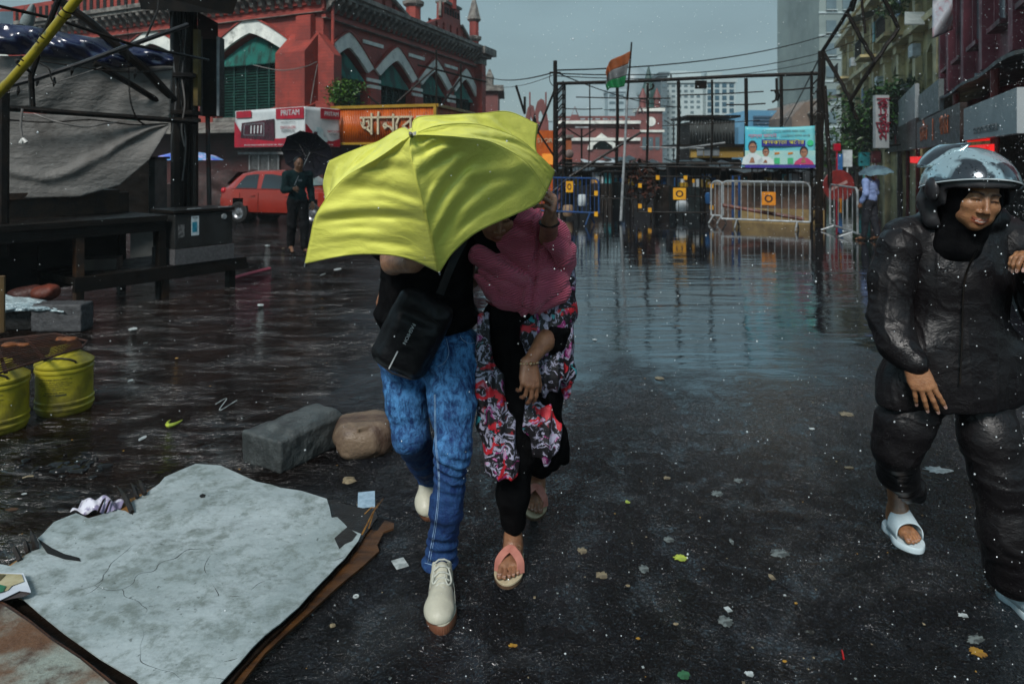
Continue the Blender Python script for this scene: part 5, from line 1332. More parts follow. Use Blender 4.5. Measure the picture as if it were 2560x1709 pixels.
m = MB(); m.lbox(.9, .98, 0, .3, -.1, .0, FS.mat()); m.build('leg', WOODR, st)
rnd = random.Random(3)
m = MB(); m.box(sp_(.45, .43, -.45), (.35, .3, .12), .3); tag(m.build('tray', pm('dull_tray', (.05, .045, .035), (.025, .02, .018), .4), None), 'dull shallow tray on the low shelf inside the stall', 'tray')
# cooler box
cbx = thing('cooler_box', 'dark metal cooler box with a white and blue sticker and a round lock', 'cooler box', tuple(sp_(1.0, .37, .04)))
FC = Frame(*sp_(1.0, 0, .05)[:2], FS.d.x, FS.d.y)
m = MB(); m.lbox(0.02, .76, .56, .96, -.5, 0, FC.mat()); m.build('body', pm('dark_scuffed_steel', (.020, .021, .021), (.012, .012, .011), .42, 4, bump=.003, dirt=(.05, .04, .03), dscale=6, dlo=.6, dhi=.8), cbx, False, .008)
m = MB(); m.lbox(0, .78, .97, 1.01, -.52, .02, FC.mat()); m.build('lid', BLACKMETAL, cbx, False, .006)
for s in (.18, .58): m = MB(); m.lbox(s, s + .16, 1.012, 1.022, -.02, .01, FC.mat()); m.build('hinge_strip', STEEL, cbx)
m = MB(); m.lbox(0.01, .77, .375, .555, -.5, .02, FC.mat()); m.build('base_block', pm('foam_grey_base', (.085, .085, .088), (.055, .055, .058), .5, 30, bump=.003), cbx)
m = MB(); m.lbox(.22, .315, .70, .93, .001, .004, FC.mat()); so = m.build('sticker', pm('sticker_white', (.50, .56, .58), (.35, .42, .45), .4, 20), cbx)
m = MB(); m.lbox(.23, .29, .74, .86, .004, .006, FC.mat()); m.build('sticker_picture', pm('sticker_teal', (.01, .13, .20), (.03, .22, .30), .4, 30), so)
m = MB(); m.text('AQUA', .022, FC.mat(.265, .91, .006), .001); m.build('lettering', INK, so)
m = MB(); m.lbox(.06, .135, .69, .84, .001, .003, FC.mat()); m.build('worn_sticker', pm('worn_sticker', (.14, .14, .14), (.04, .04, .04), .5, 30), cbx)
m = MB(); m.lathe([(.001, 0), (.035, 0), (.03, .02), (.001, .022)], 16, FC.mat(.64, .90, .002)); m.build('lock', STEEL, cbx, 'auto')
# upper pale grey sheets and tarp
FT = Frame(-5.6, 7.7, 3.3, 1.75)
def ph(px, y, n=0.0):
 s, z = FT.hit(px, y); return FT.w(s, z, n)
def lerp2(pts, u):
 k = u * (len(pts) - 1); i = min(int(k), len(pts) - 2); t = k - i
 return (pts[i][0] * (1 - t) + pts[i + 1][0] * t, pts[i][1] * (1 - t) + pts[i + 1][1] * t)
def cloth(top, bot, fold, n0=0.0, nu=60, nv=30, th=.006):
 def f(u, v):
  a = lerp2(top, u); b = lerp2(bot, u); x = a[0] + (b[0] - a[0]) * v; y = a[1] + (b[1] - a[1]) * v
  return ph(x, y, n0 + fold(u, v))
 m = MB(); m.grid(f, nu, nv, th); return m
m = cloth([(-60, 140), (120, 142), (220, 152), (330, 162), (432, 166)], [(-60, 262), (80, 268), (220, 284), (330, 294), (424, 302)],
   lambda u, v: .03 * math.sin(u * 6 + v * 2) + .04 * math.sin(v * PI) + .01 * math.sin(u * 33 + 5 * v))
tag(m.build('upper_sheet', SHEET, None, True), 'taut grey plastic sheet above the black rail of the left stall', 'sheet')
def lf(u, v):
 d = .0
 for (a, b, c_) in ((.15, .55, .10), (.5, .62, .12)):
  pass
 r = v - (.78 - .9 * abs(u - .30) ** 1.1)
 return .12 * v + .05 * math.exp(-(r / .06) ** 2) * (1 if v > .15 else 0) + .02 * math.sin(9 * (v - u * .9)) * v + .01 * math.sin(u * 17 + v * 6) * v
m = cloth([(-60, 278), (18, 280), (120, 287), (230, 293), (330, 302), (424, 312)], [(-60, 494), (60, 494), (200, 490), (300, 462), (372, 400), (422, 318)], lf, .05, 80, 50)
tag(m.build('sagging_sheet', SHEET, None, True), 'sagging grey plastic sheet hanging in folds below the black rail', 'sheet')
m = cloth([(-60, 60), (60, 68), (150, 84), (310, 113), (432, 136)], [(-60, 138), (60, 140), (180, 150), (300, 172), (432, 167)],
   lambda u, v: .12 + .10 * math.sin(v * PI) + .025 * math.sin(u * 21 + v * 7) + .015 * math.sin(u * 47 - v * 11), .0, 70, 20)
tag(m.build('blue_tarpaulin', BLUET, None, True), 'crumpled dark blue tarpaulin rolled over the grey sheet', 'tarpaulin')
def rod(label, pts, r, mt=BLACKMETAL, cat='pole', name='stall_pole', n=7, grp=None, sm=True):
 m = MB(); m.tube([P(*p) for p in pts], r, n); return tag(m.build(name, mt, None, 'auto'), label, cat, grp)
rod('black horizontal rail between the two grey sheets', [(-40, 266, 7.3), (240, 287, 7.9), (494, 305, 8.6)], .035, n=6)
rod('thick black post at the left edge of the picture', [(6, 640, 7.0), (8, 225, 7.0)], .055)
rod('long thin pipe slanting up to the right across both sheets', [(-20, 226, 6.6), (95, 195, 6.8), (200, 160, 7.0), (330, 112, 7.3), (470, 62, 7.7)], .026, pm('grey_black_pipe', (.022, .024, .026), (.010, .010, .011), .35, 6))
rod('dark strip of timber crossing behind the yellow bamboo', [(150, -10, 5.5), (112, 85, 5.5), (78, 190, 5.6), (82, 268, 5.6)], .022)
rod('curved black strut reaching down to the timber mast', [(120, -20, 7.6), (230, 60, 7.8), (310, 130, 8.0), (370, 180, 8.2), (436, 252, 8.5)], .05)
rod('lower black strut meeting the mast under the curved one', [(236, 158, 7.8), (330, 212, 8.1), (420, 268, 8.5)], .035)
rod('thin dark lath across the upper left corner', [(-10, 14, 6.0), (140, 48, 6.3), (330, 112, 6.8), (470, 140, 7.4), (520, 150, 8.0)], .015)
rod('short brace tying the bamboo to the stall pipe', [(40, 150, 5.1), (75, 180, 5.3)], .012)
rod('thin rod rising from the sheets to the top edge', [(364, 98, 7.6), (395, 25, 7.9), (398, -5, 8.0)], .012)
bm = thing('yellow_bamboo', 'thick wet yellow bamboo pole slanting up through the top left corner', 'bamboo', tuple(P(-60, 300, 5.0)))
a = P(-60, 292, 5.0); b = P(245, -60, 4.6); m = MB(); pts = []; rs = []
for k in range(41):
 t_ = k / 40; p = a.lerp(b, t_) + Vector((.012 * math.sin(t_ * 5), 0, -.015 * math.sin(t_ * PI))); pts.append(p)
 node = min(abs((t_ * 6) % 1 - .5), 1); rs.append(.031 + (.004 if node < .06 else 0))
m.tube(pts, rs, 14); m.build('culm', BAMB, bm, True)
for t_ in (.40, .56, .74):
 p = a.lerp(b, t_); m = MB(); d = (b - a).normalized(); x = d.cross(Vector((0, 1, 0))).normalized(); y = d.cross(x)
 m.tube([p + (x * math.cos(k * .5) + y * math.sin(k * .5)) * .036 + d * (.004 * k - .02) for k in range(26)], .005, 5); m.build('lashing', BLACKMETAL, bm)
# timber mast bundle
mm_ = thing('mast_bundle', 'bundle of near-black posts lashed with cables at the right end of the stall', 'post', tuple(P(455, 548, 9.3)))
for k, (x0, x1, r, mt) in enumerate(((443, 440, .085, WOODK), (452, 476, .06, BLACKMETAL), (470, 466, .05, BLACKMETAL), (486, 482, .055, pm('brown_wet_post', (.030, .018, .012), (.016, .010, .008), .45, 7)))):
 m = MB(); m.tube([P(x0, 560, 9.3 + .1 * k), P((x0 + x1) / 2 + 2, 300, 9.3 + .1 * k), P(x1, -40, 9.3 + .1 * k)], r, 8); m.build('post', mt, mm_)
for k in range(6):
 rnd = random.Random(40 + k); x = rnd.uniform(432, 490); pts = [P(x + 6 * math.sin(j * 1.1 + k), 20 + j * 48, 9.15 - .02 * k) for j in range(int(rnd.uniform(5, 11)))]
 m = MB(); m.tube(spline(pts, 30), .009, 5); m.build('hanging_cable', BLACKMETAL if k % 3 else pm('grey_cable', (.10, .10, .10), (.05, .05, .05), .4), mm_)
for z in (282, 300, 190):
 m = MB(); c_ = P(462, z, 9.15); m.box(c_, (.30, .32, .05), .1); m.build('lashing', BLACKMETAL, mm_)
m = MB(); m.box(P(493, 170, 9.2), (.06, .1, 1.0)); m.build('yellowish_board', pm('ochre_strip', (.10, .07, .01), (.05, .035, .01), .5), mm_)
rod('thin scuffed red and grey pipe right of the mast bundle', [(524, 545, 9.6), (521, 400, 9.6), (518, 215, 9.6)], .032, pm('scuffed_red_pipe', (.05, .02, .018), (.03, .03, .03), .5, 9, lo=.45, hi=.5), n=8)
sbx = thing('sign_box', 'empty black box sign frame with pale metal edges beside the mast bundle', 'sign', tuple(P(528, 290, 9.4)))
m = MB(); a = P(500, 290, 9.5); b = P(546, 92, 9.5); m.lbox(a.x, b.x, 9.5, 9.7, a.z, b.z); m.build('panel', BLACKMETAL, sbx)
for x in (503, 545): m = MB(); m.beam(P(x, 290, 9.44), P(x, 92, 9.44), .022, .03); m.build('edge_strip', STEEL if x == 545 else pm('dull_edge', (.09, .09, .09), (.04, .04, .04), .4, metal=.5), sbx)
m = MB(); a = P(494, 96, 9.45); b = P(545, 30, 9.45); m.add([P(494, 30, 9.45), P(545, 58, 9.45), P(545, 98, 9.45), P(494, 98, 9.45), P(494, 30, 9.7), P(545, 58, 9.7), P(545, 98, 9.7), P(494, 98, 9.7)], [(0, 1, 2, 3), (7, 6, 5, 4), (0, 4, 5, 1), (1, 5, 6, 2), (2, 6, 7, 3), (3, 7, 4, 0)]); m.build('top_flap', pm('dark_red_flap', (.035, .010, .010), (.02, .008, .008), .45), sbx)
m = MB(); m.add([P(345, -20, 8.2), P(600, -20, 8.8), P(582, 36, 8.8), P(352, 24, 8.2), P(345, -20, 9.4), P(600, -20, 9.9), P(582, 30, 9.9), P(352, 20, 9.4)], [(0, 3, 2, 1), (4, 5, 6, 7), (3, 7, 6, 2), (0, 4, 7, 3), (1, 2, 6, 5), (0, 1, 5, 4)])
tag(m.build('overhead_board', BLACKMETAL), 'black overhead board jutting over the top of the mast bundle', 'board')
# chain
chn = thing('hanging_chain', 'rusty iron chain hanging in front of the grey sheets', 'chain', tuple(P(320, 300, 7.0)))
cp_ = spline([P(316, -20, 7.0), P(320, 100, 7.0), P(322, 180, 7.0), P(326, 250, 7.0), P(342, 296, 7.1), P(362, 312, 7.2)], 62)
m = MB()
for k in range(61):
 a, b = cp_[k], cp_[k + 1]; d = (b - a).normalized(); x = Vector((0, 1, 0)) if k % 2 else d.cross(Vector((0, 1, 0))).normalized(); c_ = (a + b) / 2
 m.tube([c_ + d * math.cos(j * PI / 4) * .016 + x * math.sin(j * PI / 4) * .008 for j in range(9)], .0028, 4, False)
m.build('links', BLACKMETAL, chn)
# wires and rags over the sheets
def wl(label, pts, r, mt=BLACKMETAL, cat='cable'):
 m = MB(); m.tube(spline([P(*p) for p in pts], 30), r, 5); return tag(m.build('cable', mt), label, cat)
GREYC = pm('pale_cable', (.16, .15, .14), (.09, .085, .08), .5)
wl('pale cable sagging under the black rail', [(85, 285, 7.2), (140, 304, 7.2), (210, 317, 7.3), (260, 309, 7.4), (292, 306, 7.6)], .010, GREYC)
wl('black wire looping along the top of the upper sheet', [(60, 148, 7.0), (150, 160, 7.1), (260, 176, 7.3), (350, 180, 7.6), (430, 174, 8.2)], .008)
wl('second black wire with a dangling knot near the bamboo', [(70, 148, 6.4), (100, 158, 6.4), (122, 172, 6.4), (128, 195, 6.4), (136, 210, 6.4)], .007)
wl('black wire crossing the folds of the lower sheet', [(20, 300, 7.1), (120, 306, 7.2), (230, 300, 7.5), (330, 312, 7.9), (420, 310, 8.3)], .008)
wl('thin grey rope running slack from the pipe to the sheet', [(20, 232, 6.9), (110, 214, 7.0), (190, 190, 7.2), (254, 168, 7.5)], .005, GREYC)
wl('thin wire hanging from the buttress of the market hall', [(633, 163, 22), (700, 176, 22), (760, 168, 22), (792, 155, 22.8)], .015, GREYC)
wl('wire dropping down the face of the buttress', [(794, 160, 22.4), (786, 200, 22.3), (776, 262, 22.0)], .012, GREYC)
for k, (x, y) in enumerate(((94, 205), (180, 178), (136, 206), (338, 186), (46, 228))):
 c_ = P(x, y, 6.9); m = MB(); m.tube([c_ + Vector((0, 0, .05)), c_, c_ - Vector((.01, 0, .045))], [.008, .016, .004], 6)
 tag(m.build('knot', BLACKMETAL), 'black rag knot on the wires, ' + ['nearest the bamboo', 'in the middle of the upper sheet', 'directly above the black rail', 'highest on the right', 'furthest left'][k], 'knot', 'rag knots on the stall wires')
sk_ = thing('light_socket', 'white twin socket dangling on a pale cable at the left edge', 'socket', tuple(P(58, 355, 6.6)))
m = MB(); m.tube(spline([P(56, 272, 6.6), P(52, 310, 6.6), (P(54, 335, 6.6)), P(57, 348, 6.6)], 14), .010, 6); m.build('cord', GREYC, sk_)
m = MB(); m.tube([P(57, 346, 6.6), P(53, 358, 6.6)], [.012, .022], 8); m.tube([P(57, 346, 6.6), P(66, 357, 6.6)], [.012, .020], 8); m.build('bulb_holders', pm('off_white_plastic', (.5, .5, .48), (.35, .35, .33), .4), sk_)
wl('pale cable hanging down the mast bundle with a white plug', [(455, 200, 9.0), (462, 260, 9.0), (454, 320, 9.0), (461, 366, 9.0)], .010, GREYC)
m = MB(); m.grid(lambda u, v: P(0 + 32 * u, 30 + 32 * v, 9 + .1 * u), 4, 4, .02); tag(m.build('pale_panel', pm('pale_blue_panel', (.20, .28, .33), (.14, .2, .24), .5)), 'pale blue plastic panel in the top left corner', 'panel')
m = MB(); m.lathe([(.03, 0), (.07, .03), (.075, .1), (.02, .3)], 12, Matrix.Translation(P(64, 70, 8.5)) @ Matrix.Rotation(.3, 4, 'Y')); tag(m.build('bottle', pm('grey_bottle', (.16, .19, .19), (.1, .12, .12), .3), None, 'auto'), 'pale grey bottle standing on the blue tarpaulin', 'bottle')
# dark rear of stall, electric cabinet
m = MB(); m.box(P(130, 430, 10.2), (2.5, .06, 1.5), R(25)); tag(m.build('stall_backing', WOODK), 'black backing boards behind the lower grey sheet', 'board')
ec = thing('switch_cabinet', 'grey street switch cabinet with louvres half hidden by the sagging sheet', 'cabinet', tuple(P(357, 497, 11)))
a = P(325, 515, 11); b = P(387, 398, 11)
m = MB(); m.lbox(a.x, b.x, 11, 11.4, 0, b.z); m.build('body', pm('grey_cabinet_paint', (.05, .052, .05), (.03, .032, .03), .5, 3), ec, False, .01)
m = MB(); m.lbox(a.x - .03, b.x + .03, 10.96, 11.43, b.z, b.z + .04); m.build('cap', BLACKMETAL, ec)
for j in range(4):
 for x in (335, 366): m = MB(); m.box(P(x + 3, 416 + j * 7, 10.99), (.08, .02, .012)); m.build('louvre', GREYC, ec)
m = MB(); m.text('DANGER 440', .06, Matrix.Translation(P(354, 446, 10.985)) @ Matrix.Rotation(R(90), 4, 'X'), .003); m.build('lettering', INK, ec)
m = MB(); a = P(388, 497, 12); b = P(413, 460, 12); m.lbox(a.x, b.x, 12, 12.3, 0, b.z); tag(m.build('sandstone_block', pm('peach_stone', (.20, .14, .11), (.12, .08, .07), .5)), 'peach coloured block right of the switch cabinet', 'block')
# patterned parasol and mound
pu = thing('patterned_parasol', 'flat blue and violet patterned parasol seen between the mast posts', 'parasol', tuple(P(470, HY, 15)))
c_ = P(470, 398, 15)
m = MB()
prof = [(.02, .17), (.30, .14), (.55, .07), (.74, -.02)]
nseg = 40
vs = []; fs = []
for i, (r, z) in enumerate(prof):
 for k in range(nseg):
  sc_ = 1 - (.05 * (1 - abs(math.cos(4 * 2 * PI * k / nseg))) if i == 3 else 0)
  vs.append(c_ + Vector((r * sc_ * math.cos(2 * PI * k / nseg), r * sc_ * math.sin(2 * PI * k / nseg), z)))
fs = [(i * nseg + k, i * nseg + (k + 1) % nseg, (i + 1) * nseg + (k + 1) % nseg, (i + 1) * nseg + k) for i in range(3) for k in range(nseg)]
m.add(vs, fs)
m.build('canopy', pm('violet_blue_print', (.07, .12, .55), (.50, .42, .66), .5, 3.2, lo=.45, hi=.55, dirt=(.12, .30, .55), dscale=5, dlo=.5, dhi=.55), pu, True)
m = MB(); m.tube([c_ + Vector((0, 0, .25)), Vector((c_.x, c_.y, 0))], .015, 6); m.build('pole', STEEL, pu)
for k in range(8):
 a_ = k * PI / 4; m = MB(); m.tube([c_ + Vector((0, 0, .14)), c_ + Vector((.72 * math.cos(a_), .72 * math.sin(a_), -.02))], .004, 4); m.build('rib', STEEL, pu)
S = Sdf((-10.6, 20.2, -.1), (-7.0, 22.4, 2.0), .06); rnd = random.Random(6)
for k in range(30): S.ell((rnd.uniform(-9.9, -7.8), rnd.uniform(20.9, 21.7), rnd.uniform(.1, 1.0)), (rnd.uniform(.25, .5), rnd.uniform(.25, .4), rnd.uniform(.2, .4)), None, .12)
md = grow('sack_heap', S, pm('brown_wet_sacking', (.045, .02, .018), (.02, .011, .01), .6, 4, bump=.02), None, lambda V, N: .03 * vnoise(V, 4)); tag(md, 'dark brown heap of wet sacking behind the patterned parasol', 'heap')
# ground level things by the stall
YD = pm('worn_yellow_plastic', (.34, .30, .020), (.22, .19, .02), .4, 3, dirt=(.035, .032, .015), dscale=3.2, dlo=.46, dhi=.74, bump=.002)
def drum(x, y, lab):
 t = thing('paint_drum', lab, 'drum', (x, y, 0), group='yellow drums under the rusty grill')
 prof = [(.001, 0), (.150, 0), (.158, .012), (.160, .03), (.166, .036), (.166, .046), (.160, .052), (.160, .068), (.166, .074), (.166, .084), (.160, .09),
   (.160, .262), (.167, .268), (.167, .280), (.160, .286), (.160, .294), (.168, .300), (.168, .312), (.155, .322), (.082, .372), (.078, .400), (.070, .402), (.001, .402)]
 m = MB(); prof = [(r_ * (1 + .006 * math.sin(z_ * 40 + x * 9)), z_) for r_, z_ in prof]; m.lathe(prof, 48, Matrix.Translation((x, y, 0)), False); m.build('body', YD, t, 'auto')
 m = MB(); hd = [Vector((x + .13 * math.cos(a), y - .05 + .03 * math.cos(a) - .07, .345 + .035 * math.sin(a) - .02)) for a in [k * PI / 10 for k in range(11)]]
 m.tube(hd, .006, 6); m.build('handle', BLACKMETAL, t)
 rnd = random.Random(int(x * 100)); base = -PI / 2 + .2
 lines = [(.235, .010, 'PAINTS INDIA (INTL) PVT LTD'), (.220, .007, 'KOLKATA 700 016  WEST BENGAL'), (.208, .007, 'NET CONTENTS 20 LITRES WHEN PACKED'), (.196, .007, 'STORE IN A COOL AND DRY PLACE'), (.184, .006, 'KEEP AWAY FROM CHILDREN'), (.172, .006, 'DO NOT MIX WITH OTHER LIQUIDS'), (.154, .010, 'BATCH NO. 4421'), (.138, .010, 'MFG. DATE ▇▇▇▇')]
 mt = MB()
 for z, s_, tx_ in lines:
  one = MB(); one.text(tx_, s_ * 1.35, Matrix.Identity(4), .0008, sx=1.1)
  for v in one.v: pass
  o_ = len(mt.v)
  for v in one.v:
   a = base + v[0] / .1615; r = .1615 + v[2]; mt.v.append((x + r * math.cos(a), y + r * math.sin(a), z + v[1]))
  mt.f += [tuple(i + o_ for i in f) for f in one.f]; mt.mi += [0] * len(one.f)
 mt.build('printed_text', pm('drum_ink', (.03, .035, .02), (.06, .06, .02), .5), t)
 return t
a = G(130, 1040); drum(a.x, 4.52, 'larger-looking yellow drum on the right, fully in view under the grill')
a = G(-12, 1080); drum(-3.09, 4.20, 'yellow drum cut by the left edge of the picture')
GR = pm('rusty_grill_iron', (.050, .016, .008), (.020, .008, .005), .55, 10, bump=.002)
gr = thing('rusty_grill', 'rusty iron bar grill lying across the yellow drums', 'grill', tuple(G(90, 870, .41)))
c = [G(-40, 846, .41), G(127, 834, .41), G(220, 856, .41), G(192, 874, .41), G(-40, 940, .41)]
A0, A1 = G(-60, 856, .41), G(135, 833, .41)       # far edge
B0, B1 = G(-60, 950, .41), G(205, 868, .41)       # near edge
m = MB()
m.tube([A0, A1, G(218, 852, .41), B1, B0], .007, 6); m.build('rim', GR, gr)
for k in range(14):
 t_ = (k + 1) / 15; m = MB(); m.tube([A0.lerp(B0, t_), A1.lerp(B1, t_) + Vector((.06 * math.sin(t_ * PI), 0, .004))], .0042, 5); m.build('bar', GR, gr)
for t_ in (.25, .62): m = MB(); m.beam(A0.lerp(A1, t_) - Vector((0, 0, .012)), B0.lerp(B1, t_) - Vector((0, 0, .012)), .02, .008); m.build('cross_strap', GR, gr)
for x, y in ((165, 847), (40, 862)):
 S = Sdf(tuple(G(x, y, .41) - Vector((.12, .1, .03))), tuple(G(x, y, .41) + Vector((.12, .1, .05))), .008); rnd = random.Random(x)
 for k in range(7): S.ell(tuple(G(x, y, .415) + Vector((rnd.uniform(-.06, .06), rnd.uniform(-.03, .03), 0))), (.03, .02, .008), None, .02)
 tag(grow('rust_flake', S, pm('orange_rust', (.16, .05, .012), (.09, .03, .01), .6, 30), None), 'orange rusty scrap near the right tip of the grill' if x > 100 else 'dark rust scab on the middle of the grill', 'scrap')
CONCB = pm('wet_grey_block', (.062, .064, .068), (.035, .036, .038), .55, 26, stretch=(1, 1, 3), bump=.006, bscale=60)
def slab(name, label, cat, c_, size, rz, mt, rad=.012, h=.012, amp=.004, tilt=(0, 0), seed=0):
 r = [v / 2 for v in size]; e = max(size) * .75 + .03
 S = Sdf([c_[i] - e for i in range(3)], [c_[i] + e for i in range(3)], h)
 S.box(c_, r, (tilt[0], tilt[1], rz), rad)
 o_ = grow(name, S, mt, None, lambda V, N: amp * vnoise(V, 18, seed) + amp * .7 * vnoise(V, 50, seed)); return tag(o_, label, cat)
a = G(121, 838); slab('concrete_block', 'upright grey concrete block beside the white bag', 'block', (a.x, 6.6, .13), (.47, .2, .26), .02, CONCB)
a = G(30, 838); slab('concrete_block', 'dark block partly hidden under the white bag at the left edge', 'block', (a.x - .05, 6.7, .10), (.5, .25, .2), .1, pm('black_wet_block', (.012, .012, .012), (.007, .007, .007), .5, 9, bump=.005))
for k, (x, y, sx_, lab) in enumerate(((66, 735, .34, 'dark brown broken brick behind the white bag'), (113, 732, .26, 'orange-red broken brick behind the white bag'))):
 c_ = P(x, y, 6.95); S = Sdf(tuple(c_ - Vector((.3, .25, .2))), tuple(c_ + Vector((.3, .25, .2))), .012); S.ell(tuple(c_), (sx_ / 2, .13, .07), (0, .1, .2), .03); S.ell(tuple(c_ + Vector((.05, 0, .02))), (sx_ / 3, .11, .07), (0, -.2, .4), .03)
 tag(grow('brick', S, pm('orange_wet_brick', (.14, .028, .014), (.08, .02, .012), .6, 9, bump=.006) if k else pm('dark_wet_brick', (.05, .014, .01), (.03, .01, .008), .6, 9, bump=.006), None, lambda V, N: .008 * vnoise(V, 14) + .004 * vnoise(V, 40)), lab, 'brick')
m = MB(); m.box(P(60, 790, 7.05) , (1.1, .5, .18)); tag(m.build('base_slab', BLACKMETAL), 'black slab carrying the broken bricks behind the white bag', 'slab')
c_ = P(75, 758, 6.5)
def bagf(u, v):
 x = -95 + 255 * u; top = [722, 716, 728, 742, 744, 752, 776]; k = u * 6; i = min(int(k), 5); yt = top[i] * (1 - (k - i)) + top[i + 1] * (k - i)
 yb = [776, 780, 786, 778, 776, 777, 780]; yb = yb[i] * (1 - (k - i)) + yb[i + 1] * (k - i)
 q = np.array([[u * 9, v * 5, .3]]); d = float(vnoise(q, 1.2)[0]) * .035 + float(vnoise(q, 2.9)[0]) * .018
 return P(x, yt + (yb - yt) * v, 6.75 - .28 * math.sin(v * PI * .55) + d)
m = MB(); m.grid(bagf, 90, 40, .004); tag(m.build('plastic_bag', pm('wet_white_plastic', (.40, .50, .52), (.24, .32, .35), .18, 4, bump=.02, bscale=22, spec=.8), None, True), 'crumpled white plastic bag lying on the blocks at the left', 'bag')
rod('tan wooden post at the left edge above the drums', [(2, 830, 5.6), (2, 690, 5.6)], .03, pm('tan_post', (.16, .10, .04), (.1, .06, .03), .5))
# ================================================================== RED HATCHBACK
CARR = pm('wet_red_car_paint', (.24, .018, .009), (.20, .015, .008), .22, 2, coat=1.0)
CGL = pm('dark_car_glass', (.012, .016, .018), (.008, .010, .012), .06, 2, spec=.9)
TYRE = pm('tyre_rubber', (.012, .012, .012), (.008, .008, .008), .7, 20)
ALLOY = pm('grey_wheel', (.22, .23, .24), (.12, .12, .13), .3, 5, metal=.7)
LAMP = pm('clear_headlamp', (.55, .62, .66), (.35, .42, .46), .12, 3, spec=.9)
CARRZ = -R(16)
cr = thing('red_hatchback', 'wet red hatchback parked under the white and red banner', 'car', (-5.65, 17.9, 0), CARRZ, scale=.86)
CM = ROOTM[cr.name]
class CarMB(MB):
 pass
def cmb(): return MB(CM)
# side profile stations (x from rear to front, length 3.85), half widths by height
def prof_top(x):
 P_ = [(-1.92, .62), (-1.90, .95), (-1.78, 1.02), (-1.55, 1.27), (-1.25, 1.44), (-.8, 1.52), (-.2, 1.53), (.25, 1.46), (.75, 1.16), (1.0, 1.02), (1.5, .93), (1.80, .78), (1.92, .60)]
 for a, b in zip(P_[:-1], P_[1:]):
  if a[0] <= x <= b[0]: t = (x - a[0]) / (b[0] - a[0]); return a[1] + (b[1] - a[1]) * t
 return .6
def belt(x): return .97 - .04 * (x + 1.9) / 3.8 if x < 1.0 else min(.90, prof_top(x))
def ring(x):
 """closed cross-section: list of (y, z)"""
 top = prof_top(x); bl = min(belt(x), top - .02)
 e = abs(x) / 1.92; wb = .84 * (1 - .16 * max(0, e - .72) / .28 * 1.0)
 roofw = wb * (.74 if top > 1.25 else .74 + .2 * (1.25 - top) / .35) if top > bl + .1 else wb * .93
 roofw = min(roofw, wb * .96)
 lo = .24 if abs(x) < 1.75 else .34
 pts = [(0, lo), (wb * .80, lo), (wb * .95, lo + .08), (wb, .50), (wb * .995, .72), (wb * .975, bl), (wb * .955, bl + .015),
   ((wb * .955 + roofw) / 2 + .005, (bl + top) / 2), (roofw, top - .06), (roofw * .88, top - .012), (0, top)]
 return pts
xs = [-1.92 + 3.84 * i / 96 for i in range(97)]
m = cmb(); vs = []; nr = len(ring(0))
for x in xs:
 r_ = ring(x)
 for (y, z) in r_: vs.append((x, -y, z))
 for (y, z) in r_[1:-1][::-1]: vs.append((x, y, z))
W_ = nr * 2 - 2
fs = []
wheelx = (-1.21, 1.22)
for i in range(96):
 for k in range(W_):
  a = i * W_ + k; b = i * W_ + (k + 1) % W_; q = (a, b, b + W_, a + W_)
  cx = sum(vs[j][0] for j in q) / 4; cy = sum(abs(vs[j][1]) for j in q) / 4; cz = sum(vs[j][2] for j in q) / 4
  if cy > .55 and any((cx - wx) ** 2 + (cz - .31) ** 2 < .355 ** 2 for wx in wheelx): continue
  fs.append(q)
fs += [tuple(range(W_)), tuple(reversed([96 * W_ + k for k in range(W_)]))]
m.add(vs, fs); body = m.build('body', CARR, cr, 'auto')
# dark wheel wells
for wx in wheelx:
 for sy in (-1, 1):
  m = cmb(); M_ = Matrix.Translation((wx, sy * .80, .31)) @ Matrix.Rotation(R(90), 4, 'X')
  m.lathe([(.37, -.02 if sy > 0 else .02), (.37, .35 * (1 if sy > 0 else -1)), (.001, .35 * (1 if sy > 0 else -1))], 28, M_, False); m.build('wheel_arch', DARK, cr)
  w_ = cmb(); M_ = Matrix.Translation((wx, sy * .745, .31)) @ Matrix.Rotation(R(90), 4, 'X')
  w_.lathe([(.19, -.09), (.27, -.10), (.30, -.085), (.31, -.05), (.31, .05), (.30, .085), (.27, .10), (.19, .09)], 32, M_, False); wo = w_.build('wheel', TYRE, cr, 'auto')
  r_ = cmb(); r_.lathe([(.19, .085), (.195, .10), (.18, .08), (.12, .055), (.06, .075), (.05, .09), (.001, .09)], 28, M_ @ Matrix.Scale(1 if sy < 0 else -1, 4, (0, 0, 1)), False)
  for k in range(12):
   a_ = k * PI / 6; r_.beam(M_ @ Vector((.06 * math.cos(a_), .06 * math.sin(a_), -sy * .085)), M_ @ Vector((.185 * math.cos(a_), .185 * math.sin(a_), -sy * .09)), .02, .02) if False else None
  r_.build('rim', ALLOY, wo, 'auto')
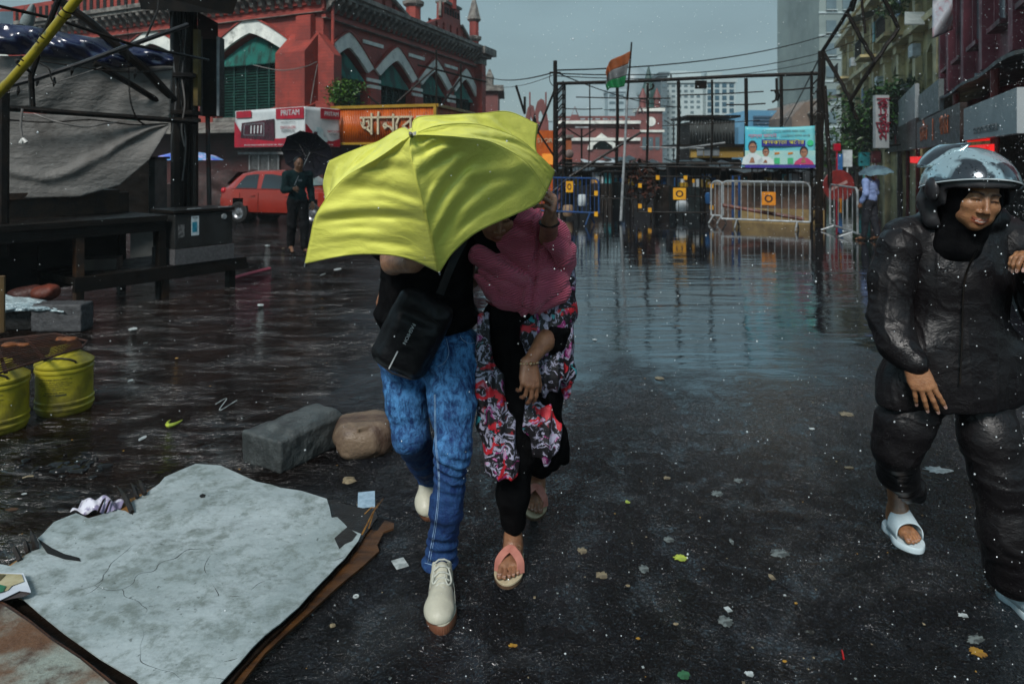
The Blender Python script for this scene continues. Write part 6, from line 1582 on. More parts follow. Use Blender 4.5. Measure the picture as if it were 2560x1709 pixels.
# windows: panels set 6 mm proud of the flank
def side_pt(x, f, sy, off=.006):
 r_ = ring(x); (y0, z0), (y1, z1), (y2, z2) = r_[6], r_[7], r_[8]
 y, z = (y0 + (y1 - y0) * f * 2, z0 + (z1 - z0) * f * 2) if f < .5 else (y1 + (y2 - y1) * (f * 2 - 1), z1 + (z2 - z1) * (f * 2 - 1))
 return (x, sy * (y + off), z + off * .3)
for sy in (-1, 1):
 for (a0, a1, b0, b1, nm) in ((-1.34, -.60, -1.06, -.62, 'rear_window'), (-.46, .62, -.44, .30, 'front_window')):
  m = cmb(); n = 12; vs = []
  for j in range(5):
   f = .06 + .82 * j / 4
   for i in range(n + 1):
    t = i / n; x = (a0 + (a1 - a0) * t) * (1 - j / 4) + (b0 + (b1 - b0) * t) * (j / 4); vs.append(side_pt(x, f, sy))
  m.add(vs, [(j * (n + 1) + i, j * (n + 1) + i + 1, (j + 1) * (n + 1) + i + 1, (j + 1) * (n + 1) + i) for j in range(4) for i in range(n)]); m.build(nm, CGL, cr, True)
 m = cmb(); m.tube([side_pt(x, 0.02, sy, .004) for x in [-1.5 + .1 * k for k in range(23)]], .008, 5); m.build('window_trim', BLACKMETAL, cr)
 m = cmb()
 for xd in (-.53, .62, -1.15): m.beam((xd, sy * .852, .36), (xd, sy * .842, .88), .008, .006)
 m.build('door_gap', BLACKMETAL, cr)
 for xd in (-.72, .42): m = cmb(); m.box((xd, sy * .856, .80), (.16, .03, .03)); m.build('door_handle', CARR, cr, False, .006)
 m = cmb(); m.box((.72, sy * .93, .98), (.12, .16, .12)); m.build('wing_mirror', CARR, cr, False, .03)
 m = cmb(); m.add([(1.50, sy * .80, .80), (1.86, sy * .62, .66), (1.88, sy * .58, .74), (1.62, sy * .70, .90), (1.35, sy * .80, .90)], [(0, 1, 2, 3, 4)]); m.build('headlight', LAMP, cr)
 S_ = MB(CM); S_.sph((1.66, sy * .70, .79), .10, 14, 9, (1.9, .95, .85)); S_.build('headlight', LAMP, cr, True)
 m = cmb(); m.sph((-1.80, sy * .70, .93), .10, 12, 8, (.9, .8, .9)); m.build('tail_light', pm('red_tail_lamp', (.42, .012, .02), (.3, .01, .015), .15), cr, True)
m = cmb(); vs = [(.30, -.60, 1.47), (.30, .60, 1.47), (.95, .74, 1.075), (.95, -.74, 1.075)]; m.add([(v[0] - .02, v[1], v[2] + .012) for v in vs], [(0, 1, 2, 3)]); m.build('windscreen', pm('wet_windscreen', (.16, .28, .30), (.10, .18, .2), .1, 2, spec=.9), cr)
m = cmb(); vs = [(-1.40, -.58, 1.46), (-1.40, .58, 1.46), (-1.73, .66, 1.10), (-1.73, -.66, 1.10)]; m.add([(v[0] - .012, v[1], v[2] + .012) for v in vs], [(3, 2, 1, 0)]); m.build('rear_screen', CGL, cr)
m = cmb(); m.box((1.915, 0, .52), (.03, .9, .16)); m.build('grille', BLACKMETAL, cr)
m = cmb(); m.box((-1.925, 0, .62), (.02, .4, .10)); m.build('number_plate', SIGNW, cr)
# ================================================================== GROUND LITTER AND BOARDS
def on_plane(px, y, z): return G(px, y, z)
# laminate board (outline traced from the picture, then laid on the road)
bo_px = [(-40, 1408), (0, 1407), (26, 1412), (100, 1358), (93, 1343), (106, 1332), (135, 1302), (190, 1279), (205, 1285), (221, 1292), (255, 1281), (290, 1268), (312, 1272), (334, 1283), (326, 1252), (362, 1228), (398, 1204), (412, 1187), (450, 1170), (489, 1154), (520, 1158), (551, 1161), (602, 1184),
   (640, 1201), (678, 1210), (700, 1217), (753, 1226), (790, 1238), (817, 1246), (824, 1268), (829, 1292), (843, 1290), (860, 1305), (872, 1319), (903, 1330), (896, 1345), (881, 1363), (862, 1388), (841, 1408), (824, 1428), (806, 1447), (790, 1465), (770, 1488), (748, 1516), (725, 1537), (700, 1561), (682, 1574), (660, 1592),
   (630, 1622), (602, 1656), (575, 1684), (540, 1720), (500, 1760), (420, 1790), (340, 1700), (250, 1640), (160, 1577), (100, 1534), (62, 1502), (30, 1480), (-40, 1440)]
def zsurf(x, y):
 q = np.array([[x, y, 0.0]])
 return .055 + .014 * float(vnoise(q, 2.2, 3)[0]) + .004 * float(vnoise(q, 9.0, 5)[0])
LAM = None
def laminate():
 m, nt, b, co = newmat('stained_white_laminate')
 n = noise(nt, co, 2.2, 7, 0.68, 0.4); n2 = noise(nt, co, 11, 7, 0.75, 0.1); n3 = noise(nt, co, 48, 3, .6)
 c = mixn(nt, rng(nt, n, .38, .66), (.33, .385, .395), (.23, .28, .285))
 c = mixn(nt, rng(nt, n2, .44, .66, 0, .8), c, (.12, .145, .13))
 c = mixn(nt, rng(nt, n3, .64, .74, 0, .85), c, (.07, .085, .08))
 v = nt.nodes.new('ShaderNodeTexVoronoi'); v.feature = 'DISTANCE_TO_EDGE'; v.inputs['Scale'].default_value = 1.25
 w_ = nt.nodes.new('ShaderNodeVectorMath'); w_.operation = 'ADD'; nn = nt.nodes.new('ShaderNodeTexNoise'); nn.inputs['Scale'].default_value = 3.5
 nt.links.new(co, nn.inputs['Vector']); sc = nt.nodes.new('ShaderNodeVectorMath'); sc.operation = 'SCALE'; sc.inputs['Scale'].default_value = .35
 nt.links.new(nn.outputs['Color'], sc.inputs[0]); nt.links.new(co, w_.inputs[0]); nt.links.new(sc.outputs[0], w_.inputs[1]); nt.links.new(w_.outputs[0], v.inputs['Vector'])
 cr_ = mth(nt, 'MULTIPLY', mth(nt, 'LESS_THAN', v.outputs['Distance'], .0016), rng(nt, noise(nt, co, 1.6, 2), .5, .56))
 c = mixn(nt, cr_, c, (.03, .035, .035))
 nt.links.new(c, b.inputs['Base Color'])
 nt.links.new(rng(nt, n, .3, .7, .28, .5), b.inputs['Roughness'])
 h = mth(nt, 'ADD', mth(nt, 'MULTIPLY', noise(nt, co, 5, 4), 1.0), mth(nt, 'MULTIPLY', noise(nt, co, 60, 3), .08))
 nt.links.new(bumpn(nt, h, 1.0, .02), b.inputs['Normal'])
 return m
LAM = laminate()
PLY = pm('wet_brown_plywood', (.075, .032, .010), (.028, .013, .006), .38, 5, stretch=(1, 3, 1), bump=.004)
PLYD = pm('black_wet_plywood', (.014, .009, .006), (.007, .005, .004), .35, 8, bump=.004)
PLYO = pm('raw_orange_plywood', (.26, .13, .03), (.14, .065, .02), .5, 12, stretch=(1, 4, 1))
def floorsheet(px, zt, th, mt, name, parent, fill=None, warp=True, dens=.05):
 pts = [on_plane(x, y, zt) for x, y in px]
 xs_ = [p.x for p in pts]; ys_ = [p.y for p in pts]
 # clip grid inside outline: tessellate outline plus interior points through Delaunay
 from mathutils.geometry import delaunay_2d_cdt
 n = len(pts); vv = [Vector((p.x, p.y)) for p in pts]; ed = [(i, (i + 1) % n) for i in range(n)]
 x = min(xs_)
 extra = []
 while x < max(xs_):
  y = min(ys_)
  while y < max(ys_): extra.append(Vector((x + .01 * math.sin(y * 40), y))); y += dens
  x += dens
 r = delaunay_2d_cdt(vv + extra, ed, [tuple(range(n))], 1, 1e-6)
 V2, F2 = r[0], r[2]
 m = MB(); nn = len(V2)
 up_ = [(v.x, v.y, (zt - .055 + zsurf(v.x, v.y)) if warp else zt) for v in V2]
 dn = [(v[0], v[1], v[2] - th) for v in up_]
 fs = []
 cnt = {}
 for f in F2:
  a = (Vector(up_[f[1]]) - Vector(up_[f[0]])).cross(Vector(up_[f[2]]) - Vector(up_[f[0]])).z
  f = tuple(f) if a > 0 else tuple(reversed(f))
  fs.append(f); fs.append(tuple(i + nn for i in reversed(f)))
  for i in range(len(f)): e = (f[i], f[(i + 1) % len(f)]); cnt[e] = 1
 for (a, b) in cnt:
  if (b, a) not in cnt: fs.append((b, a, a + nn, b + nn))
 m.add(up_ + dn, fs); return m.build(name, mt, parent, 'auto')
lb = thing('laminate_board', 'large torn white laminate board lying on the wet road, stained and cracked', 'board', (-1.5, 2.9, 0))
floorsheet(bo_px, .060, .004, LAM, 'laminate_face', lb)
# torn plywood plies beneath, peeping out on the right, lower right and upper left
floorsheet([(700, 1240), (829, 1250), (870, 1262), (938, 1276), (944, 1290), (935, 1300), (928, 1312), (912, 1332), (905, 1345), (893, 1362), (870, 1388), (838, 1424), (802, 1462), (758, 1518), (700, 1578), (664, 1612), (600, 1680), (560, 1730), (500, 1760), (480, 1700)], .040, .010, PLYD, 'lower_ply', lb, dens=.12)
floorsheet([(820, 1300), (905, 1318), (944, 1322), (962, 1298), (985, 1306), (984, 1318), (960, 1325), (943, 1356), (948, 1370), (905, 1408), (850, 1455), (798, 1506), (730, 1572), (664, 1634), (620, 1690), (590, 1730), (500, 1750), (700, 1450)], .028, .008, PLY, 'brown_ply', lb, dens=.12)
floorsheet([(300, 1240), (330, 1225), (360, 1218), (396, 1204), (402, 1214), (380, 1240), (330, 1300), (200, 1330), (60, 1420), (25, 1410), (22, 1400), (80, 1375), (70, 1358), (92, 1350), (150, 1300), (215, 1282)], .034, .008, PLYD, 'lower_ply', lb, dens=.12)
floorsheet([(284, 1262), (312, 1247), (340, 1235), (394, 1208), (402, 1212), (345, 1262), (300, 1290)], .047, .005, PLYO, 'raw_ply', lb, False, True, .12)
floorsheet([(20, 1412), (50, 1392), (90, 1366), (84, 1378), (60, 1412), (30, 1425)], .047, .005, PLYO, 'raw_ply', lb, False, True, .12)
def splinter(a, b, r0, mt, z=.06, lift=.03):
 m = MB(); A = on_plane(*a, z); B = on_plane(*b, z); B.z += lift; mid = (A + B) / 2; mid.z += lift * .5; m.tube([A, mid, B], [r0, r0 * .8, r0 * .2], 4); m.build('splinter', mt, lb)
for a, b, r0, mt in (((905, 1335), (958, 1262), .004, PLYO), ((922, 1320), (946, 1272), .003, PLYO), ((912, 1284), (945, 1286), .003, PLYO), ((330, 1280), (300, 1236), .012, PLYD), ((320, 1262), (292, 1230), .010, PLYD), ((90, 1372), (76, 1345), .012, PLYD), ((70, 1380), (56, 1364), .010, PLYD), ((50, 1400), (20, 1372), .010, PLYD), ((362, 1235), (346, 1214), .012, PLYD), ((344, 1244), (326, 1222), .010, PLYD), ((245, 1280), (272, 1252), .006, PLYD), ((262, 1282), (285, 1258), .006, PLYD)):
 splinter(a, b, r0, mt)
# dark cracks with an open lip (thin curled slivers)
for pts in (((92, 1345), (120, 1372), (150, 1388), (196, 1395)), ((190, 1488), (225, 1478), (252, 1455), (270, 1430)), ((520, 1438), (512, 1410), (540, 1360)), ((520, 1437), (545, 1480), (543, 1490)), ((543, 1490), (590, 1487), (618, 1484)), ((818, 1396), (850, 1387), (872, 1375)), ((618, 1484), (640, 1458), (678, 1438)), ((540, 1660), (580, 1652), (602, 1644))):
 m = MB(); q = spline([on_plane(x, y, .0) + Vector((0, 0, zsurf(*on_plane(x, y, .06)[:2]) + .006)) for x, y in pts], 14)
 q = [Vector((on_plane(x_, y_, .062).x, on_plane(x_, y_, .062).y, zsurf(on_plane(x_, y_, .062).x, on_plane(x_, y_, .062).y) + .0035 + .0)) for x_, y_ in [(v.x, v.y) for v in spline([(x, y, 0) for x, y in pts], 14)]]
 m.tube(q, [.0006 + .0018 * math.sin(PI * i / 13) for i in range(14)], 4); m.build('open_crack', DARK, lb)
floorsheet([(836, 1340), (868, 1314), (892, 1330), (880, 1345), (862, 1352), (848, 1364), (842, 1352)], .0630, .001, PLYD, 'torn_patch', lb, dens=.05)
floorsheet([(93, 1342), (130, 1366), (160, 1382), (198, 1392), (202, 1400), (160, 1396), (118, 1380)], .0630, .001, DARK, 'open_tear', lb, dens=.05)
floorsheet([(498, 1236), (506, 1231), (514, 1234), (512, 1240), (502, 1241)], .0630, .001, DARK, 'hole', lb, dens=.05)
# second board, bottom left, with rusty edge
b2_ = thing('rusty_board', 'brown and pale peeling board in the bottom left corner', 'board', (-2.4, 2.4, 0))
floorsheet([(-60, 1475), (0, 1507), (30, 1526), (75, 1556), (130, 1600), (200, 1646), (250, 1688), (300, 1730), (330, 1760), (-60, 1800)], .10, .012, pm('peeling_rusty_paint', (.22, .25, .22), (.11, .055, .028), .45, 3.5, lo=.40, hi=.6, dirt=(.05, .022, .012), dscale=5, dlo=.5, dhi=.66, bump=.006), 'board_face', b2_, None, False, .2)
floorsheet([(-60, 1462), (0, 1500), (30, 1516), (75, 1548), (130, 1592), (200, 1638), (254, 1680), (320, 1730), (350, 1760), (-60, 1800)], .085, .02, pm('rust_brown_edge', (.08, .030, .012), (.03, .013, .008), .5, 9, bump=.006), 'rusty_edge', b2_, None, False, .2)
floorsheet([(-60, 1440), (0, 1480), (30, 1490), (62, 1502), (160, 1577), (250, 1640), (340, 1700), (420, 1790), (-60, 1820)], .03, .03, PLYD, 'under_board', b2_, None, False, .2)
# printed paper plate at the left edge
pp_ = thing('paper_plate', 'white paper packet with a green and tan print at the left edge of the board', 'packet', tuple(on_plane(30, 1470, .07)))
floorsheet([(-60, 1436), (0, 1430), (58, 1432), (66, 1450), (76, 1476), (77, 1482), (66, 1480), (50, 1478), (0, 1506), (-60, 1520)], .085, .002, pm('paper_white', (.55, .60, .64), (.46, .5, .56), .4, 9), 'paper', pp_, None, True, .1)
floorsheet([(-60, 1440), (0, 1432), (54, 1436), (60, 1454), (30, 1466), (20, 1478), (0, 1484), (-60, 1490)], .089, .001, pm('tan_print', (.42, .38, .24), (.30, .26, .14), .4, 14), 'printed_area', pp_, None, True, .1)
floorsheet([(-60, 1478), (0, 1464), (16, 1468), (8, 1482), (-60, 1496)], .092, .001, pm('green_print', (.02, .16, .08), (.02, .1, .05), .4, 14), 'green_print', pp_, None, True, .1)
floorsheet([(-60, 1440), (0, 1434), (14, 1436), (0, 1452), (-60, 1462)], .092, .001, pm('brown_print', (.10, .08, .03), (.06, .05, .02), .4, 14), 'brown_print', pp_, None, True, .1)
floorsheet([(12, 1470), (60, 1474), (76, 1486), (60, 1494), (30, 1500), (-10, 1512)], .078, .001, pm('grey_brown_underside', (.07, .055, .05), (.05, .04, .04), .5), 'folded_underside', pp_, None, True, .1)
# clear bag by the raw ply
c_ = on_plane(248, 1266, .05); m = MB(); rnd = random.Random(9)
m.grid(lambda u, v: c_ + Vector((-.10 + .2 * u, -.05 + .1 * v, .04 * math.sin(u * PI) * math.sin(v * PI) + .012 * math.sin(u * 14 + v * 9))), 20, 12, .001); tag(m.build('film_scrap', pm('white_violet_film', (.55, .55, .62), (.2, .18, .28), .2, 16, lo=.45, hi=.55), None, True), 'crumpled white film tucked beside the torn upper left edge of the board', 'scrap')
# stones
def stone(name, label, cx, cy, Y, size, rz, mt, seed, kind):
 c_ = ((cx - HX) / F * Y, Y, size[2] / 2 - .005); e = max(size) * .8
 S = Sdf((c_[0] - e, c_[1] - e, -.03), (c_[0] + e, c_[1] + e, size[2] + .08), .008)
 if kind == 'slab':
  S.box(c_, [v / 2 for v in size], (0, 0, rz), .010); S.box((c_[0] + .04, c_[1] + .02, c_[2] + .03), (size[0] * .36, size[1] * .40, size[2] / 2), (0.02, .03, rz), .03, .03)
 else:
  S.ell(c_, (size[0] / 2, size[1] / 2, size[2] * .55), (0, 0, rz), .03); S.box(c_, (size[0] * .40, size[1] * .38, size[2] * .5), (0, 0, rz), .05, .05)
  S.box((c_[0], c_[1], c_[2] + size[2] * .5 + .06), (1, 1, .062), (0.03, -.02, 0), .001, .01, True)
  S.box((c_[0] + .02, c_[1] - .02, c_[2] + size[2] * .5 - .010), (size[0] * .30, size[1] * .28, .012), (0.03, -.02, rz + .4), .004, .006)
 return tag(grow(name, S, mt, None, lambda V, N: .006 * vnoise(V, 9, seed) + .0035 * vnoise(V, 28, seed) + .0015 * vnoise(V, 80, seed), it=1), label, 'stone')
a = G(735, 1160)
stone('kerb_stone', 'grey chamfered kerb stone lying behind the white board', 738, 1160, 3.86, (.30, .46, .17), -.55, pm('wet_grey_stone', (.065, .074, .074), (.030, .034, .034), .4, 6, bump=.006, bscale=70), 1, 'slab')
stone('flat_stone', 'tan flat-topped stone beside the man\'s bent knee', 911, 1140, 3.88, (.34, .32, .19), .3, pm('wet_tan_stone', (.16, .115, .078), (.06, .036, .026), .4, 4, stretch=(1, 3, 1), bump=.006, bscale=50), 2, 'round')
# litter: every scrap one could point at is its own object
LC = {'white': pm('litter_white', (.42, .46, .46), (.2, .23, .23), .4, 30), 'lime': pm('litter_lime', (.40, .48, .05), (.22, .28, .04), .4, 30), 'tan': pm('litter_tan', (.22, .18, .11), (.10, .08, .05), .5, 30), 'grey': pm('litter_grey', (.13, .15, .145), (.045, .052, .05), .5, 40, lo=.45, hi=.55),
  'green': pm('litter_green', (.03, .12, .05), (.02, .07, .03), .5, 40), 'red': pm('litter_red', (.40, .01, .01), (.3, .01, .01), .3, 30), 'pink': pm('litter_pink', (.50, .06, .10), (.4, .04, .07), .4, 30), 'blue': pm('litter_pale_blue', (.30, .42, .52), (.2, .3, .38), .4, 30), 'ochre': pm('litter_ochre', (.30, .17, .02), (.2, .1, .02), .5, 30), 'brown': pm('litter_brown', (.07, .035, .015), (.04, .02, .01), .5, 30)}
def scrap(px, y, w_, h_, col, label, cat='scrap', kind='flat', rz=0.0, z=0.004):
 c_ = G(px, y); sx = w_ / F * c_.y; sy = h_ / F * c_.y * c_.y / CAM_Z
 rnd = random.Random(int(px * 7 + y)); m = MB()
 if kind == 'flat':
  n = 26 if w_ > 20 else 9; big = w_ > 20
  ring_ = []
  for k in range(n): q_ = rnd.uniform(.62, 1.05) if big else rnd.uniform(.6, 1.0); ring_.append((math.cos(2 * PI * k / n) * q_ * sx / 2, math.sin(2 * PI * k / n) * q_ * sy / 2))
  vs = [(0, 0, .0025)] + [(x, y_, rnd.uniform(0, .002)) for x, y_ in ring_]; vs = [Vector(v) for v in vs]
  M_ = Matrix.Translation((c_.x, c_.y, z)) @ Matrix.Rotation(rz, 4, 'Z')
  m.add(vs + [v - Vector((0, 0, .002)) for v in vs], [(0, k + 1, (k + 1) % n + 1) for k in range(n)] + [(n + 1, (k + 1) % n + n + 2, k + n + 2) for k in range(n)], M_)
 elif kind == 'stick': m.tube([(c_.x - sx / 2, c_.y - sy / 2, .006), (c_.x, c_.y, .01), (c_.x + sx / 2, c_.y + sy / 2, .006)], max(.003, sx * .12), 6)
 elif kind == 'square': m.box((c_.x, c_.y, .004), (sx, sy, .003), rz)
 elif kind == 'lump':
  m.sph((c_.x, c_.y, sx * .12), sx / 2, 7, 5, (1, .8, .35)); m.v = [(v[0] + rnd.uniform(-1, 1) * sx * .09, v[1] + rnd.uniform(-1, 1) * sx * .09, v[2] + rnd.uniform(-1, 1) * sx * .05) for v in m.v]
 elif kind == 'crescent':
  q = [Vector((c_.x + sx / 2 * math.cos(a_), c_.y + sy / 2 - sy * math.sin(a_), .012)) for a_ in [PI * k / 10 for k in range(11)]]; m.tube(q, [.003 + .010 * math.sin(PI * k / 10) for k in range(11)], 6)
 elif kind == 'curl':
  q = [Vector((c_.x - sx / 2 + sx * t, c_.y + sy * .5 * math.sin(t * 7), .006)) for t in [k / 16 for k in range(17)]]; m.tube(q, .0035, 5)
 elif kind == 'ring':
  m.tube([Vector((c_.x + sx * .34 * math.cos(a_), c_.y + sx * .34 * math.sin(a_), .006)) for a_ in [2 * PI * k / 16 for k in range(17)]], sx * .16, 6)
 o_ = m.build('litter_' + {'flat': 'scrap', 'stick': 'stick', 'square': 'paper', 'lump': 'crumb', 'crescent': 'peel', 'curl': 'ribbon', 'ring': 'washer'}[kind], LC[col], None, 'auto')
 return tag(o_, label, cat)
for a in ((1000, 1410, 32, 24, 'white', 'torn white paper square on the road left of the white trainer', 'paper', 'square', .5), (890, 1494, 16, 13, 'white', 'small white washer near the board\'s right edge', 'washer', 'ring'), (832, 1565, 18, 14, 'tan', 'tiny golden crumpled wrapper below the white washer', 'wrapper', 'lump'),
   (873, 1205, 38, 26, 'tan', 'crumpled tan leaf scrap between the two stones and the board', 'leaf', 'lump'), (916, 1250, 42, 40, 'blue', 'pale glassy plastic square by the board\'s upper right corner', 'plastic', 'square', .2), (432, 1061, 30, 14, 'lime', 'curved pale yellow peel on the muddy water', 'peel', 'crescent'),
   (560, 1012, 42, 30, 'white', 'curly off-white ribbon scrap on the muddy water', 'ribbon', 'curl'), (333, 825, 22, 14, 'white', 'white crumpled scrap out in front of the stall', 'scrap', 'lump'), (358, 1096, 16, 18, 'white', 'tiny white and green scrap below the yellow peel', 'scrap', 'flat'), (630, 684, 38, 24, 'pink', 'pink stick floating on the far puddle left of the umbrella tip', 'stick', 'stick'),
   (652, 764, 16, 8, 'white', 'white crumb on the round puddle', 'crumb', 'lump'), (843, 674, 20, 8, 'white', 'white scrap just left of the umbrella\'s lowest tip', 'scrap', 'flat'), (806, 687, 12, 8, 'grey', 'small grey scrap left of the umbrella\'s lowest tip', 'scrap', 'flat'), (669, 616, 14, 6, 'white', 'white scrap left of the walking man\'s feet', 'scrap', 'lump'),
   (708, 622, 8, 10, 'tan', 'beige crumb by the walking man\'s rear foot', 'crumb', 'lump'), (442, 896, 8, 4, 'ochre', 'tiny yellow fleck on the brown water', 'fleck', 'lump'), (326, 952, 14, 8, 'white', 'small white shred between drum and puddle', 'shred', 'flat'), (364, 858, 12, 5, 'grey', 'grey shred near the white crumpled scrap', 'shred', 'flat'), (195, 1030, 14, 5, 'white', 'thin white sliver beside the right drum', 'sliver', 'flat'),
   (1649, 946, 26, 10, 'tan', 'pale flattened leaf on the smooth water right of the couple', 'leaf', 'flat'), (1487, 850, 14, 6, 'white', 'white fleck near the woman\'s elbow on the water', 'fleck', 'flat'), (1668, 1196, 22, 9, 'tan', 'beige oval scrap mid road', 'scrap', 'flat'), (1846, 1202, 26, 12, 'grey', 'speckled beige smear right of the oval scrap', 'smear', 'flat'), (1792, 1235, 34, 18, 'grey', 'pale green-grey smear below the speckled one', 'smear', 'flat'),
   (1569, 1256, 14, 9, 'lime', 'small lime leaf fleck mid road', 'leaf', 'flat'), (1702, 1396, 40, 18, 'lime', 'bright lime-yellow torn leaf, the brightest scrap on the asphalt', 'leaf', 'flat'), (1609, 1424, 28, 22, 'grey', 'pale grey ring-shaped smear left of the lime leaf', 'smear', 'flat'), (1504, 1440, 34, 22, 'tan', 'speckled tan leaf at the left of the open road', 'leaf', 'flat'), (1672, 1350, 30, 18, 'grey', 'mottled pale smear above the lime leaf', 'smear', 'flat'),
   (1949, 1385, 52, 26, 'grey', 'broad pale lichen-like smear right of the lime leaf', 'smear', 'flat'), (1828, 1355, 14, 22, 'grey', 'narrow upright pale smear right of centre', 'smear', 'flat'), (1930, 1445, 20, 20, 'tan', 'amber speckled scrap below the broad smear', 'scrap', 'flat'), (1814, 1555, 40, 34, 'grey', 'round whitish stain low on the open road', 'stain', 'flat'), (1820, 1525, 14, 12, 'white', 'white shred right above the round stain', 'shred', 'square', .3),
   (1595, 1596, 12, 8, 'ochre', 'tiny orange crumb low on the road left of the round stain', 'crumb', 'lump'), (1962, 1653, 12, 9, 'ochre', 'tiny amber crumb near the bottom edge', 'crumb', 'lump'), (2107, 1640, 10, 22, 'red', 'red plastic stick near the bottom edge', 'stick', 'stick'), (1873, 1686, 26, 16, 'white', 'cream petal-like scrap at the bottom edge', 'scrap', 'flat'), (1710, 1690, 34, 26, 'green', 'dark green leafy scrap at the bottom edge', 'leaf', 'flat'),
   (2408, 1540, 30, 12, 'white', 'folded white wrapper below the helmeted woman', 'wrapper', 'flat'), (2444, 1632, 40, 30, 'ochre', 'dull yellow-brown round leaf in the lower right corner', 'leaf', 'flat'), (2345, 1176, 74, 22, 'white', 'long pale pinkish scrap between the helmeted woman\'s legs', 'scrap', 'flat', -.15), (2123, 1170, 26, 8, 'tan', 'small peach stick-like scrap left of the helmeted woman', 'scrap', 'flat'), (2115, 1036, 38, 14, 'tan', 'tan flattened leaf on the road left of the dark jacket hem', 'leaf', 'flat'),
   (2030, 1073, 14, 7, 'white', 'white pebble-like crumb mid right road', 'crumb', 'lump'), (1282, 1615, 26, 10, 'ochre', 'small yellow-brown wrapper under the trainer\'s toe', 'wrapper', 'flat'), (1455, 1378, 26, 18, 'tan', 'tan shred right of the pink sandal', 'shred', 'flat'), (1570, 1465, 12, 8, 'tan', 'tiny tan crumb left of the speckled ring smear', 'crumb', 'lump'), (1690, 1560, 14, 8, 'tan', 'cream crumb left of the round stain', 'crumb', 'lump'), (2440, 1600, 60, 20, 'grey', 'faint feathery white smear near the lower right corner', 'smear', 'flat', .4),
   (30, 1275, 34, 10, 'brown', 'small rust-brown leaf on the water at the left edge', 'leaf', 'flat'), (70, 1195, 20, 5, 'tan', 'thin tan straw on the water at the left', 'straw', 'stick'), (60, 1236, 14, 6, 'white', 'white shred on the water above the board', 'shred', 'flat'), (1990, 1508, 10, 8, 'ochre', 'tiny yellow bit low on the right', 'crumb', 'lump')):
 scrap(*a)
S = Sdf(tuple(G(170, 1170) - Vector((.35, .35, .03))), tuple(G(170, 1170) + Vector((.35, .4, .08))), .01); rnd = random.Random(12)
for k in range(40): q = G(170, 1170) + Vector((rnd.gauss(0, .11), rnd.gauss(0, .08), 0)); S.ell(tuple(q), (rnd.uniform(.01, .04), rnd.uniform(.01, .03), rnd.uniform(.006, .02)), None, .015)
tag(grow('wet_debris', S, pm('black_mush', (.008, .008, .008), (.004, .004, .004), .15, 20), None), 'black mushy debris on the road above the board\'s torn edge', 'debris')
# countless tiny grit and flecks
m = MB(); rnd = random.Random(21)
for k in range(480):
 Y = 2.1 + 14 * rnd.random() ** 1.7; x = rnd.uniform(-.85, .8) * Y * .95; s = rnd.uniform(.0025, .008) * (1 + Y * .05)
 m.cm = rnd.choice((0, 0, 1, 2, 3)); a = rnd.uniform(0, 6.28)
 q = [(x + s * math.cos(a + j * 1.57) * rnd.uniform(.5, 1), Y + s * math.sin(a + j * 1.57), .003 + rnd.uniform(0, .003)) for j in range(4)]
 m.add(q + [(x, Y, .007)], [(0, 1, 4), (1, 2, 4), (2, 3, 4), (3, 0, 4)])
tag(m.build('road_grit', [LC['grey'], LC['white'], LC['tan'], LC['ochre']]), 'tiny pale grit and flecks scattered over the wet road', 'grit', kind='stuff')
# ================================================================== PEOPLE
def skinmat(name, c, c2):
 if name in _M: return _M[name]
 m, nt, b, co = newmat(name)
 n = noise(nt, co, 30, 4, .6); c_ = mixn(nt, rng(nt, n, .35, .65), c, c2)
 a = nt.nodes.new('ShaderNodeVertexColor'); a.layer_name = 'Col'
 mm = nt.nodes.new('ShaderNodeMix'); mm.data_type = 'RGBA'; mm.blend_type = 'MULTIPLY'; mm.inputs[0].default_value = 1
 nt.links.new(c_, mm.inputs[6]); nt.links.new(a.outputs[0], mm.inputs[7]); nt.links.new(mm.outputs[2], b.inputs['Base Color'])
 b.inputs['Roughness'].default_value = .42; b.inputs['Subsurface Weight'].default_value = .12; b.inputs['Subsurface Radius'].default_value = (.012, .004, .002)
 h = mth(nt, 'ADD', noise(nt, co, 160, 3), mth(nt, 'MULTIPLY', noise(nt, co, 40, 3), .8)); nt.links.new(bumpn(nt, h, .5, .003), b.inputs['Normal'])
 _M[name] = m; return m
SK1 = skinmat('brown_skin', (.24, .115, .060), (.18, .082, .044))
SK2 = skinmat('weathered_hand_skin', (.27, .145, .085), (.17, .085, .052))
SK3 = skinmat('golden_brown_skin', (.30, .145, .068), (.22, .10, .048))
def nrm(v): return Vector(v).normalized()
